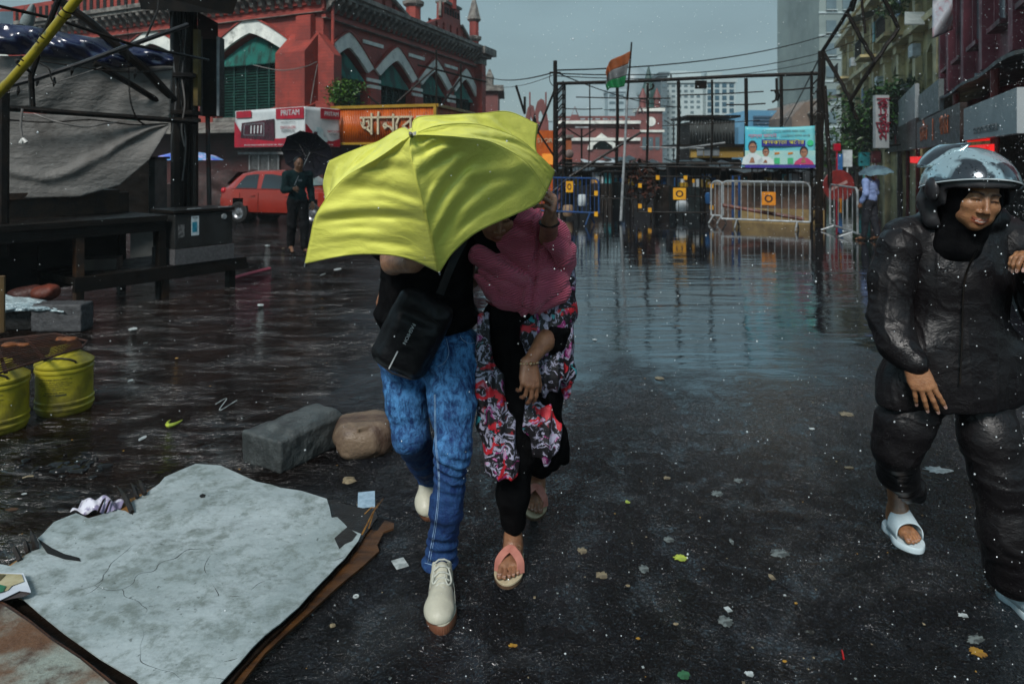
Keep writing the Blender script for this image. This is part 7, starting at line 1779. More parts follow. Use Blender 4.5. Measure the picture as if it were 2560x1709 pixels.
def hand(S, wrist, d, n, sc=1.0, curls=(.35, .35, .4, .5), spread=.08, thumb=1, tcurl=.4, tout=.75, first=None, nails=None):
 """wrist point, d = wrist->knuckles, n = palm side normal, thumb = +1/-1 side of s = d x n"""
 W = Vector(wrist); d = nrm(d); n = (Vector(n) - d * Vector(n).dot(d)).normalized(); s = d.cross(n) * thumb
 kn = []
 for i, o in enumerate((.030, .0105, -.010, -.029)):
  L = (.086, .090, .085, .076)[i] * sc
  k = W + d * L + s * (o * sc) - n * (.004 * sc if i in (1, 2) else 0); kn.append(k)
  S.cap(W + s * (o * .62 * sc), k, .0145 * sc, .0115 * sc, .014 * sc)
  S.cap(W + s * (o * .5 * sc) + n * .006 * sc, k + n * .004 * sc - d * .02 * sc, .013 * sc, .011 * sc, .012 * sc)
 lens = ((.040, .025, .020), (.044, .028, .021), (.041, .026, .021), (.032, .020, .018))
 tips = []
 for i in range(4):
  a = curls[i] if isinstance(curls[i], (tuple, list)) else (curls[i], curls[i] * 1.2, curls[i] * .8)
  dr = (d + s * ((1.5 - i) * spread)).normalized(); p = kn[i]; r = (.0094, .0097, .0092, .0080)[i] * sc; ang = 0
  ax = dr
  for j in range(3):
   ang += a[j]; dd = dr * math.cos(ang) + n * math.sin(ang); q = p + dd * (lens[i][j] * sc)
   S.cap(p, q, r * (1 - .06 * j), r * (.95 - .09 * j), .0035 * sc); p = q
  tips.append((p, dd, dr * -math.sin(ang) + n * math.cos(ang)))
 b0 = W + d * .018 * sc + s * .022 * sc + n * .006 * sc
 t1 = b0 + (d * math.cos(tout) + s * math.sin(tout) + n * .25).normalized() * .042 * sc
 td = (d * math.cos(tout * .6) + s * math.sin(tout * .6) + n * tcurl).normalized(); t2 = t1 + td * .033 * sc
 td2 = (td + n * tcurl * .6 - s * tcurl * .3).normalized(); t3 = t2 + td2 * .024 * sc
 S.cap(b0, t1, .0165 * sc, .0125 * sc, .012 * sc); S.cap(t1, t2, .0120 * sc, .0105 * sc, .004); S.cap(t2, t3, .0105 * sc, .0088 * sc, .003)
 tips.append((t3, td2, n))
 return tips
def nailmesh(tips, parent, mt, sc=1.0, idx=(0, 1, 2, 3, 4)):
 m = MB()
 for i in idx:
  p, dd, nn = tips[i]; back = -nn; x = dd.cross(back)
  M = Matrix(((x.x, dd.x, back.x, p.x), (x.y, dd.y, back.y, p.y), (x.z, dd.z, back.z, p.z), (0, 0, 0, 1)))
  m.sph((0, -.001 * sc, .0062 * sc), .0058 * sc, 8, 6, (1, 1.25, .42)) if False else m.add([(a * .0052 * sc, b_ * .0065 * sc, (.0085 - .0022 * a * a - .0008 * b_ * b_) * sc) for a, b_ in ((-1, -1), (0, -1.1), (1, -1), (1, .4), (.6, 1), (0, 1.15), (-.6, 1), (-1, .4))], [(0, 1, 2, 3, 4, 5, 6, 7)], M)
 return m.build('nails', mt, parent, True)
NAIL = pm('nail', (.42, .27, .22), (.36, .22, .18), .25, 30)
def foot(S, heel, toe, up=(0, 0, 1), sc=1.0, side=1):
 """bare foot from heel to toe line at sole level; side=+1 big toe on the +s side"""
 H = Vector(heel); T = Vector(toe); d = (T - H).normalized(); u = Vector(up); u = (u - d * u.dot(d)).normalized(); s = d.cross(u) * side; L = (T - H).length
 S.cap(H + d * .03 * sc + u * .030, H + d * .07 * sc + u * .032, .031 * sc, .030 * sc, .02)
 ank = H + d * .055 * sc + u * .085 * sc
 S.cap(H + d * .045 * sc + u * .035, ank, .032 * sc, .033 * sc, .02)
 S.cap(ank - u * .03, H + d * (L * .62) + u * .026 + s * .008, .034 * sc, .022 * sc, .03)
 S.cap(H + d * .06 + u * .024 - s * .012, H + d * (L * .66) + u * .018 - s * .026 * sc, .024, .017, .02)
 S.cap(H + d * .06 + u * .024 + s * .008, H + d * (L * .72) + u * .020 + s * .022 * sc, .024, .020, .02)
 tips = []
 for i in range(5):
  o = (.028, .0085, -.0085, -.0235, -.037)[i] * sc; e = (1.0, .985, .94, .89, .82)[i]; r = (.0125, .0085, .008, .0078, .0075)[i] * sc
  a = H + d * (L * (.74 - .03 * i)) + u * .018 + s * o; b = H + d * (L * e - r) + u * (r + .003) + s * (o * 1.06); mid = (a + b) / 2 + u * .006
  S.cap(a, mid, r * 1.0, r * .92, .004); S.cap(mid, b, r * .92, r, .0015); tips.append((b, d, u, s, r))
 return ank, d, u, s, tips
def toenails(tips, parent, mt):
 m = MB()
 for b, d, u, s, r in tips:
  M = Matrix(((s.x, d.x, u.x, b.x), (s.y, d.y, u.y, b.y), (s.z, d.z, u.z, b.z), (0, 0, 0, 1)))
  m.add([(a * r * .62, c_ * r * .6 + r * .35, r * (1.03 - .15 * a * a - .12 * max(0, c_))) for a, c_ in ((-1, -1), (0, -1.1), (1, -1), (1, .3), (0, .8), (-1, .3))], [(0, 1, 2, 3, 4, 5)], M)
 return m.build('toenails', mt, parent, True)
def outline_sole(heel, toe, u, th, wid, mt, name, parent, off=0.0, side=1, margin=.008, n=40, rid=False):
 H = Vector(heel); T = Vector(toe); d = (T - H).normalized(); u = (Vector(u) - d * Vector(u).dot(d)).normalized(); s = d.cross(u) * side; L = (T - H).length + 2 * margin; H = H - d * margin
 def w_(t): return wid * (.34 + .10 * math.sin(PI * min(t * 2.6, 1)) + .20 * math.exp(-((t - .70) / .24) ** 2)) * max(0, 1 - abs(2 * t - 1) ** 5) ** .5
 ring_ = [(t, w_(t)) for t in [.5 - .5 * math.cos(PI * k / n) for k in range(n + 1)]]
 pts = [(t * L, wv + .004 * math.sin(t * 3)) for t, wv in ring_] + [(t * L, -wv) for t, wv in ring_[::-1][1:-1]]
 m = MB(); vs = []; N = len(pts)
 levels = [(0, .97), (.15, 1.0), (.5, 1.0), (.85, 1.0), (1, .975)]
 for z, k in levels:
  for i, (y, x) in enumerate(pts):
   kk = k * (1 - .015 * (i % 2)) if rid and 0 < z < 1 else k
   vs.append(H + d * (L / 2 + (y - L / 2) * kk) + s * (x * kk) + u * (off - th + th * z))
 fs = [(l * N + i, l * N + (i + 1) % N, (l + 1) * N + (i + 1) % N, (l + 1) * N + i) for l in range(4) for i in range(N)] + [tuple(range(N - 1, -1, -1)), tuple(4 * N + i for i in range(N))]
 m.add(vs, fs); return m.build(name, mt, parent, 'auto')
def strap(pts, wid, nrmf, mt, name, parent, th=.003):
 """ribbon through pts; nrmf gives outward direction at each point"""
 sp = spline(pts, 24); m = MB(); vs = []
 for i, p in enumerate(sp):
  t = (sp[min(i + 1, 23)] - sp[max(i - 1, 0)]).normalized(); nn = nrmf(p); nn = (nn - t * nn.dot(t)).normalized(); b = t.cross(nn)
  for (a, c_) in ((-1, 0), (-.5, .2), (.5, .2), (1, 0), (1, -1), (-1, -1)): vs.append(p + b * (a * wid / 2) + nn * (th * c_))
 fs = [(i * 6 + k, i * 6 + (k + 1) % 6, (i + 1) * 6 + (k + 1) % 6, (i + 1) * 6 + k) for i in range(23) for k in range(6)] + [(0, 1, 2, 3, 4, 5), tuple(138 + k for k in (5, 4, 3, 2, 1, 0))]
 m.add(vs, fs); return m.build(name, mt, parent, 'auto')
def head(S, c_, R3, sc=1.0, fem=True, smile=.5, hair=False):
 """head in local frame: x right, y forward (face), z up; R3 rotates local to world"""
 E = R3.to_euler(); c0 = Vector(c_)
 def L(x, y, z): return c0 + R3 @ Vector((x * sc, y * sc, z * sc))
 def el(x, y, z, a, b, c, k=.012, sub=False, rot=(0, 0, 0)):
  S.ell(L(x, y, z), (a * sc, b * sc, c * sc), (R3 @ Euler(rot).to_matrix()).to_euler(), k * sc, sub)
 el(0, -.008, .025, .074, .093, .092, .02)            # cranium
 el(0, .030, -.030, .058, .060, .075, .03)            # face block
 el(0, .055, -.092, .024, .024, .020, .028)           # chin
 for s in (-1, 1):
  el(s * .036, .020, -.062, .026, .050, .028, .03)    # jaw
  el(s * .038, .066, -.026 + .004 * smile, .024, .019, .019, .022)   # cheek
  el(s * .031, .092, .006, .017, .013, .0105, .008, True)            # socket
  el(s * .031, .0775, .005, .0150, .0125, .0120, .004)               # closed lid
  el(s * .030, .082 - .004 * fem, .026, .022, .008, .006, .012, False, (0, s * .12, 0))   # brow ridge
  el(s * .016, .094, -.040, .0075, .009, .006, .006)                  # nostril wing
  el(s * .076, -.004, -.010, .008, .018, .030, .008)                 # ear
 S.cap(L(0, .086, .020), L(0, .108, -.032), .0068 * sc, (.0090 if fem else .0105) * sc, .012 * sc)   # nose
 el(0, .106, -.035, .0100 if fem else .0115, .0105, .0090, .007)
 for k in range(-4, 4):                                # lips following the smile
  x0, x1 = k * (.0062 + .0014 * smile), (k + 1) * (.0062 + .0014 * smile)
  f = lambda x: (x, .0865 - 18 * x * x, -.0695 + 9.0 * smile * x * x)
  g_ = lambda x: (x * .92, .0850 - 18 * x * x, -.0790 + 12.0 * smile * x * x)
  for fn, r in ((f, .0048), (g_, .0058)):
   a, b = fn(x0), fn(x1); q = 1 - .55 * abs(k + .5) / 4; S.cap(L(*a), L(*b), r * sc * q, r * sc * q, .004 * sc)
 S.cap(L(-.024, .0830, -.0675 + .004 * smile), L(.024, .0830, -.0675 + .004 * smile), .0012 * sc, None, .004, True) if False else None
 S.cap(L(0, -.02, -.05), L(0, -.03, -.16), .050 * sc, .052 * sc, .03)
 def inv(V):
  A = np.array(R3); return ((V - np.array(c0)) @ A) / sc
 def colour(V, C_):
  q = inv(V); x, y, z = q[:, 0], q[:, 1], q[:, 2]; face = (y > .045) & (np.abs(x) < .09) & (np.abs(z) < .13)
  def put(mask, col, soft=None): C_[mask] = np.array(col)
  lip = face & (y > .074) & (np.abs(x) < .029) & (z < -.0630 + 9 * smile * x * x) & (z > -.0860 + 12 * smile * x * x)
  put(lip, (.90, .55, .56))
  mline = lip & (np.abs(z - (-.0740 + 10.5 * smile * x * x)) < .0022)
  put(mline, (.25, .10, .10))
  if smile > .95: put(lip & (np.abs(x) < .017) & (np.abs(z - (-.0740 + 10.5 * smile * x * x)) < .0021), (1.7, 3.2, 6.0))
  for s in (-1, 1):
   xx = (x - s * .031)
   put(face & (np.abs(xx) < .0165) & (np.abs(z - (-.0005 - 12 * (xx) ** 2 + .002)) < .0026) & (y > .06), (.10, .07, .06))
   put(face & (np.abs(xx) < .021) & (np.abs(z - (.0265 - 14 * (xx - s * .002) ** 2)) < .0038) & (y > .055), (.16, .11, .10))
   put(face & (np.abs(x - s * .0085) < .0032) & (np.abs(z + .0445) < .0022) & (y > .09), (.2, .1, .1))
  return C_
 return L, colour
def ones(V): return np.ones((len(V), 3))
def folds(sc, amp, seed=0, st=(1, 1, 1)):
 """cloth relief: warped ridges stretched along st"""
 def f(V, N):
  q = V * np.array(st)[None, :]
  w_ = np.stack([vnoise(V, 5, seed + 1), vnoise(V, 5, seed + 2), vnoise(V, 5, seed + 3)], 1) * .05
  a = vnoise(q + w_, sc, seed); r = 1 - np.abs(a) * 2.2
  return amp * np.clip(r, -1, 1) + amp * .45 * (1 - np.abs(vnoise(q + w_, sc * 2.3, seed + 7)) * 2)
 return f
# ------------------------------------------------------------------ THE YELLOW UMBRELLA
UMB = None
def umbrella_fabric(name, c, c2):
 m, nt, b, co = newmat(name)
 n = noise(nt, co, 6, 4); nt.links.new(mixn(nt, rng(nt, n, .3, .7), c, c2), b.inputs['Base Color'])
 b.inputs['Roughness'].default_value = .42; b.inputs['Specular IOR Level'].default_value = .35
 h = mth(nt, 'ADD', noise(nt, co, 22, 4, .6, 1.2, stretch=(.5, 1, 1.6)), mth(nt, 'MULTIPLY', noise(nt, co, 240, 2), .12)); nt.links.new(bumpn(nt, h, .8, .003), b.inputs['Normal'])
 tr = nt.nodes.new('ShaderNodeBsdfTranslucent'); tr.inputs[0].default_value = (*c, 1)
 mx_ = nt.nodes.new('ShaderNodeMixShader'); mx_.inputs[0].default_value = .12
 o_ = nt.nodes['Material Output']; nt.links.new(b.outputs[0], mx_.inputs[1]); nt.links.new(tr.outputs[0], mx_.inputs[2]); nt.links.new(mx_.outputs[0], o_.inputs['Surface'])
 return m
UMB = umbrella_fabric('lime_yellow_nylon', (.76, .76, .15), (.68, .69, .12))
um = thing('umbrella', 'bright lime-yellow umbrella blown half shut in front of the couple', 'umbrella', tuple(P(1080, 560, 1.95)))
def z6(x, y, Y): return P(740 + .4718 * x, 260 + .4718 * y, Y)
RB = {
 1: [(612, 165, 1.72), (602, 230, 1.72), (640, 400, 1.735), (690, 590, 1.79), (730, 760, 1.86), (760, 893, 1.93)],
 2: [(612, 165, 1.72), (440, 285, 1.80), (245, 405, 1.92), (112, 580, 1.985), (75, 720, 2.02), (48, 847, 2.05)],
 3: [(612, 165, 1.72), (730, 168, 1.745), (870, 178, 1.79), (1045, 208, 1.95), (1228, 318, 2.14), (1328, 468, 2.31)],
 4: [(612, 165, 1.72), (760, 115, 1.80), (960, 110, 1.95), (1160, 175, 2.12), (1285, 270, 2.24), (1372, 355, 2.33)],
 5: [(612, 165, 1.72), (640, 76, 1.82), (800, 62, 1.93), (980, 52, 2.07), (1130, 44, 2.20), (1282, 110, 2.32)],
 6: [(612, 165, 1.72), (560, 130, 1.80), (440, 198, 1.92), (350, 230, 2.00), (250, 270, 2.08), (174, 305, 2.15)],
 7: [(612, 165, 1.72), (720, 90, 1.95), (830, 90, 2.15), (930, 120, 2.35), (1000, 170, 2.5), (1040, 240, 2.6)],
 8: [(612, 165, 1.72), (560, 150, 1.92), (500, 185, 2.12), (450, 230, 2.3), (410, 280, 2.42), (380, 350, 2.5)]}
EDGE = {(2, 1): [(48, 847, 2.05), (250, 806, 1.99), (430, 798, 1.94), (600, 822, 1.92), (760, 893, 1.93)],
  (1, 3): [(760, 893, 1.93), (832, 790, 1.92), (960, 680, 1.97), (1150, 590, 2.10), (1285, 525, 2.24), (1328, 468, 2.31)],
  (3, 4): [(1328, 468, 2.31), (1352, 410, 2.33), (1372, 355, 2.33)],
  (4, 5): [(1372, 355, 2.33), (1308, 312, 2.30), (1272, 235, 2.28), (1282, 110, 2.32)],
  (6, 2): [(174, 305, 2.15), (143, 420, 2.22), (150, 512, 2.22), (112, 640, 2.14), (48, 847, 2.05)],
  (5, 7): [(1282, 110, 2.32), (1180, 150, 2.45), (1040, 240, 2.6)], (7, 8): [(1040, 240, 2.6), (720, 260, 2.5), (380, 350, 2.5)], (8, 6): [(380, 350, 2.5), (290, 300, 2.35), (174, 305, 2.15)]}
RS = {k: spline([z6(*p) for p in v], 61) for k, v in RB.items()}
def samp(L_, t): k = t * (len(L_) - 1); i = min(int(k), len(L_) - 2); return L_[i].lerp(L_[i + 1], k - i)
def crease(u, v, items):
 d = 0
 for (v0, sl, w1, amp, u0, u1) in items:
  t = v - v0 - sl * (u - .5); e = max(0, min(1, (u - u0) * 8)) * max(0, min(1, (u1 - u) * 8))
  d += amp * e * (math.exp(-(t / w1) ** 2) - .75 * math.exp(-((t - w1 * 1.3) / (w1 * .7)) ** 2))
 return d
CR = {(2, 1): [(.40, .10, .05, .012, .0, 1.1), (.58, -.03, .045, .016, -.1, 1.1), (.26, .05, .04, .008, .2, 1.1), (.80, .05, .05, .006, .0, .8), (.49, .12, .03, .008, .45, 1.1)],
  (1, 3): [(.36, .05, .045, .013, -.1, .8), (.52, -.10, .045, .016, -.1, .75), (.66, -.16, .05, .017, -.1, .7), (.24, .02, .035, .009, -.1, .9), (.80, -.05, .05, .012, .25, 1.1), (.62, .35, .05, .010, .45, 1.1)],
  (3, 4): [(.5, .3, .08, .006, 0, 1)], (4, 5): [(.45, .1, .06, .010, 0, 1), (.7, -.2, .06, .012, 0, 1), (.25, 0, .05, .006, 0, 1)], (6, 2): [(.5, .2, .06, .012, .1, .9), (.75, -.1, .07, .014, .1, .9), (.3, 0, .05, .008, 0, 1)]}
for (a, b), ed in EDGE.items():
 es = spline([z6(*p) for p in ed], 61); nu, nv = 44, 64
 def f(u, v, a=a, b=b, es=es):
  A, B = samp(RS[a], v), samp(RS[b], v); L0 = A.lerp(B, u); E0 = RS[a][-1].lerp(RS[b][-1], u); p = L0 + (samp(es, u) - E0) * v ** 2.2
  bul = math.sin(PI * u) * math.sin(PI * min(1, v * .96)) * .035 * (1 if a in (1, 2, 3) and b in (1, 3) else .3)
  q = np.array([[u * 2.0 + a, v * 6 + b, .5]]); nz_ = (float(vnoise(q, 1.5)[0]) * .007 + float(vnoise(q, 3.7)[0]) * .0035) * math.sin(PI * u) ** .5 * min(1, v * 4)
  d = crease(u, v, CR.get((a, b), ())) * math.sin(PI * min(1, max(0, u))) ** .35 + nz_
  return p + Vector((0, 1, -.15)) * bul - Vector((0, 1, -.3)) * d
 m = MB(); m.grid(f, nu, nv, .0009); m.build('canopy_panel', UMB, um, True)
CHR = pm('dark_umbrella_steel', (.06, .06, .06), (.04, .04, .04), .3, 9, metal=.8)
for k, L_ in RS.items():
 m = MB(); m.tube([p + Vector((0, .006, 0)) for p in L_[2:]], .0018, 6); m.build('rib', CHR, um)
 m = MB(); e = (L_[-1] - L_[-3]).normalized(); m.tube([L_[-1] - e * .004, L_[-1] + e * .010], [.0028, .0018], 7); m.build('rib_tip', STEEL, um)
 if k <= 6:
  m = MB(); m.tube([p + Vector((0, -.0012, .0012)) for p in L_[3:]], .0011, 5); m.build('seam', UMB, um)
m = MB(); apex = RS[1][0]; m.tube([apex + Vector((0, -.004, .0)), apex + Vector((0, -.022, .004))], [.006, .004], 8); m.build('ferrule', CHR, um)
grip = P(1045, 610, 2.42); m = MB(); m.tube([apex, grip], .0055, 8); m.tube([grip, grip + (grip - apex).normalized() * .11], .013, 10); m.build('shaft', CHR, um)
m = MB(); m.grid(lambda u, v: z6(606 + 30 * u, 155 + 18 * v - 10 * u, 1.712 - .012 * u * (1 - u)), 3, 3, .001); m.build('closing_tab', pm('pale_tab', (.5, .5, .42), (.4, .4, .32), .5), um)
# ------------------------------------------------------------------ THE MAN IN JEANS
BLK = pm('black_jersey', (.0045, .0045, .005), (.0015, .0015, .002), .9, 20, spec=.05, bump=.002, bscale=90)
def denim():
 m, nt, b, co = newmat('acid_washed_denim')
 n = noise(nt, co, 19, 6, .74, .5, stretch=(1.5, 1.5, .8)); n2 = noise(nt, co, 3.2, 3); n3 = noise(nt, co, 60, 3, .7, stretch=(1, 1, .45))
 sp = nt.nodes.new('ShaderNodeSeparateXYZ'); nt.links.new(co, sp.inputs[0])
 hi_ = rng(nt, sp.outputs[2], .30, .72)      # the wash fades towards the dark hems
 w_ = mth(nt, 'MULTIPLY', rng(nt, mth(nt, 'ADD', n, mth(nt, 'MULTIPLY', mth(nt, 'SUBTRACT', n3, .5), .35)), .34, .70), mth(nt, 'ADD', .22, mth(nt, 'MULTIPLY', hi_, .95)), clamp=True)
 w_ = mth(nt, 'MULTIPLY', w_, rng(nt, n2, .3, .6, .45, 1.0))
 c = mixn(nt, w_, (.0045, .020, .085), (.065, .22, .46))
 nt.links.new(c, b.inputs['Base Color']); b.inputs['Roughness'].default_value = .8; b.inputs['Specular IOR Level'].default_value = .25
 h = mth(nt, 'ADD', mth(nt, 'MULTIPLY', noise(nt, co, 18, 4, .6, 1.0), 1), mth(nt, 'MULTIPLY', n3, .35)); nt.links.new(bumpn(nt, h, 1, .012), b.inputs['Normal'])
 return m
DEN = denim()
mn = thing('person', 'person in acid-washed blue jeans, black top and cream trainers behind the yellow umbrella', 'person', (-.28, 2.7, 0))
S = Sdf((-.66, 2.15, .03), (.30, 3.35, 1.78), .0042)
hc = Vector((-.30, 2.74, 1.585)); RH = Euler((R(-14), 0, R(180 + 6))).to_matrix()
HL, hcol = head(S, hc, RH, 1.0, False, .2)
S.cap((-.30, 2.78, 1.50), (-.31, 2.80, 1.36), .055, .07, .04)
shL = P(965, 545, 2.80); shR = P(1185, 540, 2.84)
S.cap(shL, shR, .065, .065, .05); S.ell((-.31, 2.80, 1.22), (.165, .10, .22), None, .05); S.ell((-.31, 2.79, .98), (.145, .10, .15), None, .05)
elL = P(984, 655, 2.62); hdL = Vector(grip) + Vector((-.008, .02, -.03))
S.chain([shL, elL], [.055, .046], .03); S.chain([elL, hdL + Vector((-.02, .03, -.05))], [.043, .029], .02)
t1 = hand(S, hdL + Vector((-.02, .03, -.05)), hdL - (hdL + Vector((-.03, .02, -.07))), (.2, -1, .2), 1.0, (1.2, 1.25, 1.3, 1.35), .02, 1, .9)
elR = P(1368, 628, 2.84); wrR = P(1374, 552, 2.47)
S.chain([shR, elR], [.055, .045], .03); S.chain([elR, wrR], [.042, .030], .02)
hdir = Vector((.10, -.62, .78))
tm = hand(S, wrR, hdir, (-1.0, .15, .05), 1.0, ((.9, .75, .35), (.95, .8, .4), (1.0, .8, .4), (1.05, .8, .4)), .02, -1, .7, .5)
# legs inside the trousers
hpF = P(1122, 900, 2.72); knF = P(1127, 1120, 2.58); anF = P(1098, 1405, 2.66)
hpB = P(1012, 900, 2.78); knB = P(1022, 1090, 2.74); anB = P(1078, 1190, 3.24)
S.cap((-.31, 2.79, .98), (hpF + hpB) / 2 + Vector((0, .02, 0)), .10, .08, .03)
S.chain([hpF, knF, anF], [.06, .042, .034], .02); S.chain([hpB, knB, anB], [.06, .042, .034], .02)
body = grow('body', S, SK2, mn, None, lambda V: hcol(V, ones(V)), 1)
nailmesh(tm, body, NAIL, 1.0)
S = Sdf((-.45, 2.55, 1.5), (-.12, 2.95, 1.75), .008); S.ell((-.30, 2.77, 1.625), (.084, .098, .078), None, .02)
grow('hair', S, pm('black_hair', (.010, .008, .007), (.005, .004, .004), .4, 60, stretch=(1, 1, .2), bump=.006, bscale=80), mn, lambda V, N: .004 * vnoise(V, 30))
# black top
S = Sdf((-.62, 2.4, .84), (.12, 3.05, 1.55), .0055)
tc_ = P(1068, 600, 2.80)
S.chain([P(1000, 530, 2.82), P(1160, 530, 2.84)], [.075, .075], .06); S.ell(P(1070, 640, 2.79), (.185, .125, .24), None, .07); S.ell(P(1072, 760, 2.78), (.178, .120, .16), None, .06); S.ell(P(1080, 800, 2.77), (.175, .12, .07), None, .04)
S.chain([shL, shL.lerp(elL, .62)], [.070, .068], .03); S.chain([shR, elR], [.074, .062], .04)
S.ell(P(965, 770, 2.80), (.035, .06, .10), (0, .15, 0), .03)
grow('top', S, BLK, mn, folds(7, .010, 3, (1, 1, 1.4)))
# jeans
S = Sdf((-.60, 2.35, .04), (-.02, 3.40, 1.02), .0048)
S.ell(P(1083, 862, 2.77), (.178, .120, .10), None, .06); S.ell(P(1030, 895, 2.78), (.105, .11, .11), None, .04); S.ell(P(1138, 895, 2.74), (.105, .11, .11), None, .04)
S.chain([hpF, P(1132, 1010, 2.64), knF + Vector((.008, 0, 0)), P(1116, 1270, 2.60), P(1102, 1385, 2.655)], [.106, .081, .061, .055, .052], .04)
S.chain([hpB, P(1018, 1000, 2.76), knB + Vector((.008, 0, .01))], [.102, .081, .068], .03)
S.chain([knB + Vector((.008, 0, 0)), P(1056, 1145, 3.0), anB], [.068, .062, .056], .03)
S.ell(P(1100, 1402, 2.66), (.062, .072, .020), None, .03)
S.box(P(1096, 1445, 2.66), (.12, .14, .040), None, .005, .004, True)
def jf(V, N):
 z = V[:, 2]; x = V[:, 0]
 d = folds(9, .004, 11, (1, 1, 1.6))(V, N)
 k = np.exp(-((z - .50) / .10) ** 2) * np.exp(-((x + .22) / .09) ** 2)
 d += k * .006 * np.sin(z * 160 + x * 60 + 2 * vnoise(V, 8)) * .8
 k2 = np.exp(-((z - .14) / .07) ** 2); d += k2 * .006 * np.sin(z * 150 + vnoise(V, 9, 4) * 3)
 k3 = np.exp(-((z - .80) / .06) ** 2); d += k3 * .006 * np.sin(z * 90 + x * 40 + vnoise(V, 7, 2) * 3)
 return d
jo = grow('jeans', S, DEN, mn, jf)
THR = pm('pale_denim_thread', (.22, .34, .48), (.14, .22, .34), .6, 30)
def on_front(pts, Y0, r, mt, name, par, n=60):
 """stitch line laid on the front of a garment"""
 dg = bpy.context.evaluated_depsgraph_get(); q = []
 inv_ = ROOTM[mn.name].inverted() if par is jo else Matrix.Identity(4)
 o_ = Vector((0, 0, CAM_Z))
 for v in spline([(x, y, 0) for x, y in pts], n):
  tgt = P(v.x, v.y, 3.0); ok_, loc, nn_, _ = par.ray_cast(inv_ @ o_, (tgt - o_).normalized())
  if ok_: q.append(inv_.inverted() @ loc + Vector((0, -.0008, 0)))
 if len(q) > 3: m = MB(); m.tube(q, r, 4); m.build(name, mt, par)
bpy.context.view_layer.update()
on_front([(1086, 985), (1088, 1100), (1096, 1200), (1088, 1300), (1070, 1404)], 0, .0016, THR, 'seam_stitching', jo)
on_front([(1088, 985), (1091, 1100), (1099, 1200), (1092, 1300), (1075, 1404)], 0, .0012, THR, 'seam_stitching', jo)
on_front([(1150, 838), (1158, 850), (1176, 858), (1198, 852)], 0, .0013, THR, 'pocket_stitching', jo)
on_front([(1116, 846), (1122, 880), (1112, 905), (1094, 916)], 0, .0013, THR, 'fly_stitching', jo)
on_front([(1062, 1406), (1090, 1412), (1132, 1410)], 0, .0013, THR, 'hem_stitching', jo)
# trainers
CRM_T = pm('cream_leather', (.44, .43, .34), (.38, .37, .30), .45, 12, bump=.0015, bscale=60, dirt=(.18, .16, .11), dscale=8, dlo=.62, dhi=.8)
GUM = pm('gum_sole', (.16, .07, .038), (.14, .055, .03), .5, 12)
LACE = pm('cream_lace', (.42, .43, .38), (.34, .35, .31), .6, 60)
def trainer(heel, toe, up, parent, detail=True):
 H = Vector(heel); T = Vector(toe); d = (T - H).normalized(); u = Vector(up); u = (u - d * u.dot(d)).normalized(); s = d.cross(u)
 M = Matrix(((s.x, d.x, u.x, H.x), (s.y, d.y, u.y, H.y), (s.z, d.z, u.z, H.z), (0, 0, 0, 1))); L = (T - H).length; k = L / .30
 outline_sole(H + u * .034, T + u * .034, u, .034, .098, GUM, 'sole', parent, 0, 1, .004, 44, True)
 outline_sole(H + u * .0365, T + u * .0365, u, .004, .094, CRM_T, 'midsole', parent, 0, 1, .002)
 S = Sdf((-.07, -.03, .01), (.07, .34, .20), .004)
 S.cap((0, .035, .055), (0, .09, .060), .034 * k, .036 * k, .03); S.cap((0, .045, .05), (0, .05, .105), .033, .036, .02); S.cap((0, .08, .075), (0, .17, .060), .035, .034, .03)
 S.cap((.004, .17, .050), (.010, .215, .044), .042, .042, .03); S.cap((.010, .215, .044), (.010, .252, .040), .042, .034, .03); S.ell((.008, .235, .046), (.046, .050, .026), None, .03)
 S.box((0, .15, -.002), (.2, .3, .036), None, .001, .004, True)
 S.ell((0, .055, .135), (.024, .032, .035), None, .008, True)
 up_ = grow('upper', S, CRM_T, parent, lambda V, N: .0008 * vnoise(V, 40), None, 1, M)
 def LM(x, y, z): return M @ Vector((x, y, z))
 m = MB(); m.grid(lambda a, b: LM((a - .5) * .042, .185 - .085 * b, .082 + .030 * b + .012 * math.sin(a * PI) + .018 * b * b), 8, 8, .003); m.build('tongue', CRM_T, up_, True)
 for j in range(6):
  y = .182 - .016 * j; z = .083 + .0065 * j + .0015 * j * j * .6; w_ = .020 + .0012 * j
  m = MB(); m.tube([LM(-w_ - .004, y - .004, z), LM(-w_ * .4, y, z + .013), LM(w_ * .4, y, z + .013), LM(w_ + .004, y + .004, z)], .0033, 6); m.build('lace', LACE, up_)
 m = MB(); m.tube(spline([LM(.004, .10, .128), LM(-.022, .115, .128), LM(-.034, .15, .10), LM(-.020, .165, .098), LM(-.002, .115, .128)], 24), .0028, 6); m.tube(spline([LM(-.004, .10, .128), LM(.022, .11, .126), LM(.034, .145, .10), LM(.022, .155, .10), LM(.0, .11, .128)], 24), .0028, 6); m.build('bow', LACE, up_)
 m = MB()
 for a in (-1, 0, 1):
  for b in (0, 1, 2): m.sph(LM(.008 + a * .010 + .005 * (b % 2), .222 + b * .008, .0715 - .0012 * b), .0013, 6, 4)
 m.build('perforations', DARK, up_)
 for sg in (-1, 1):
  m = MB(); m.tube(spline([LM(sg * .034, .02, .075), LM(sg * .042, .09, .062), LM(sg * .046, .15, .058), LM(sg * .047, .20, .050)], 20), .0013, 5); m.build('side_seam', LACE, up_)
tr1 = bpy.data.objects.new('trainer', None); C.objects.link(tr1); tr1.parent = mn
tr2 = bpy.data.objects.new('trainer', None); C.objects.link(tr2); tr2.parent = mn
trainer((-.268, 2.665, .0), (-.238, 2.375, .0), (0, 0, 1), tr1)
trainer((-.395, 3.36, .135), (-.372, 3.10, .01), (0, .35, 1), tr2)
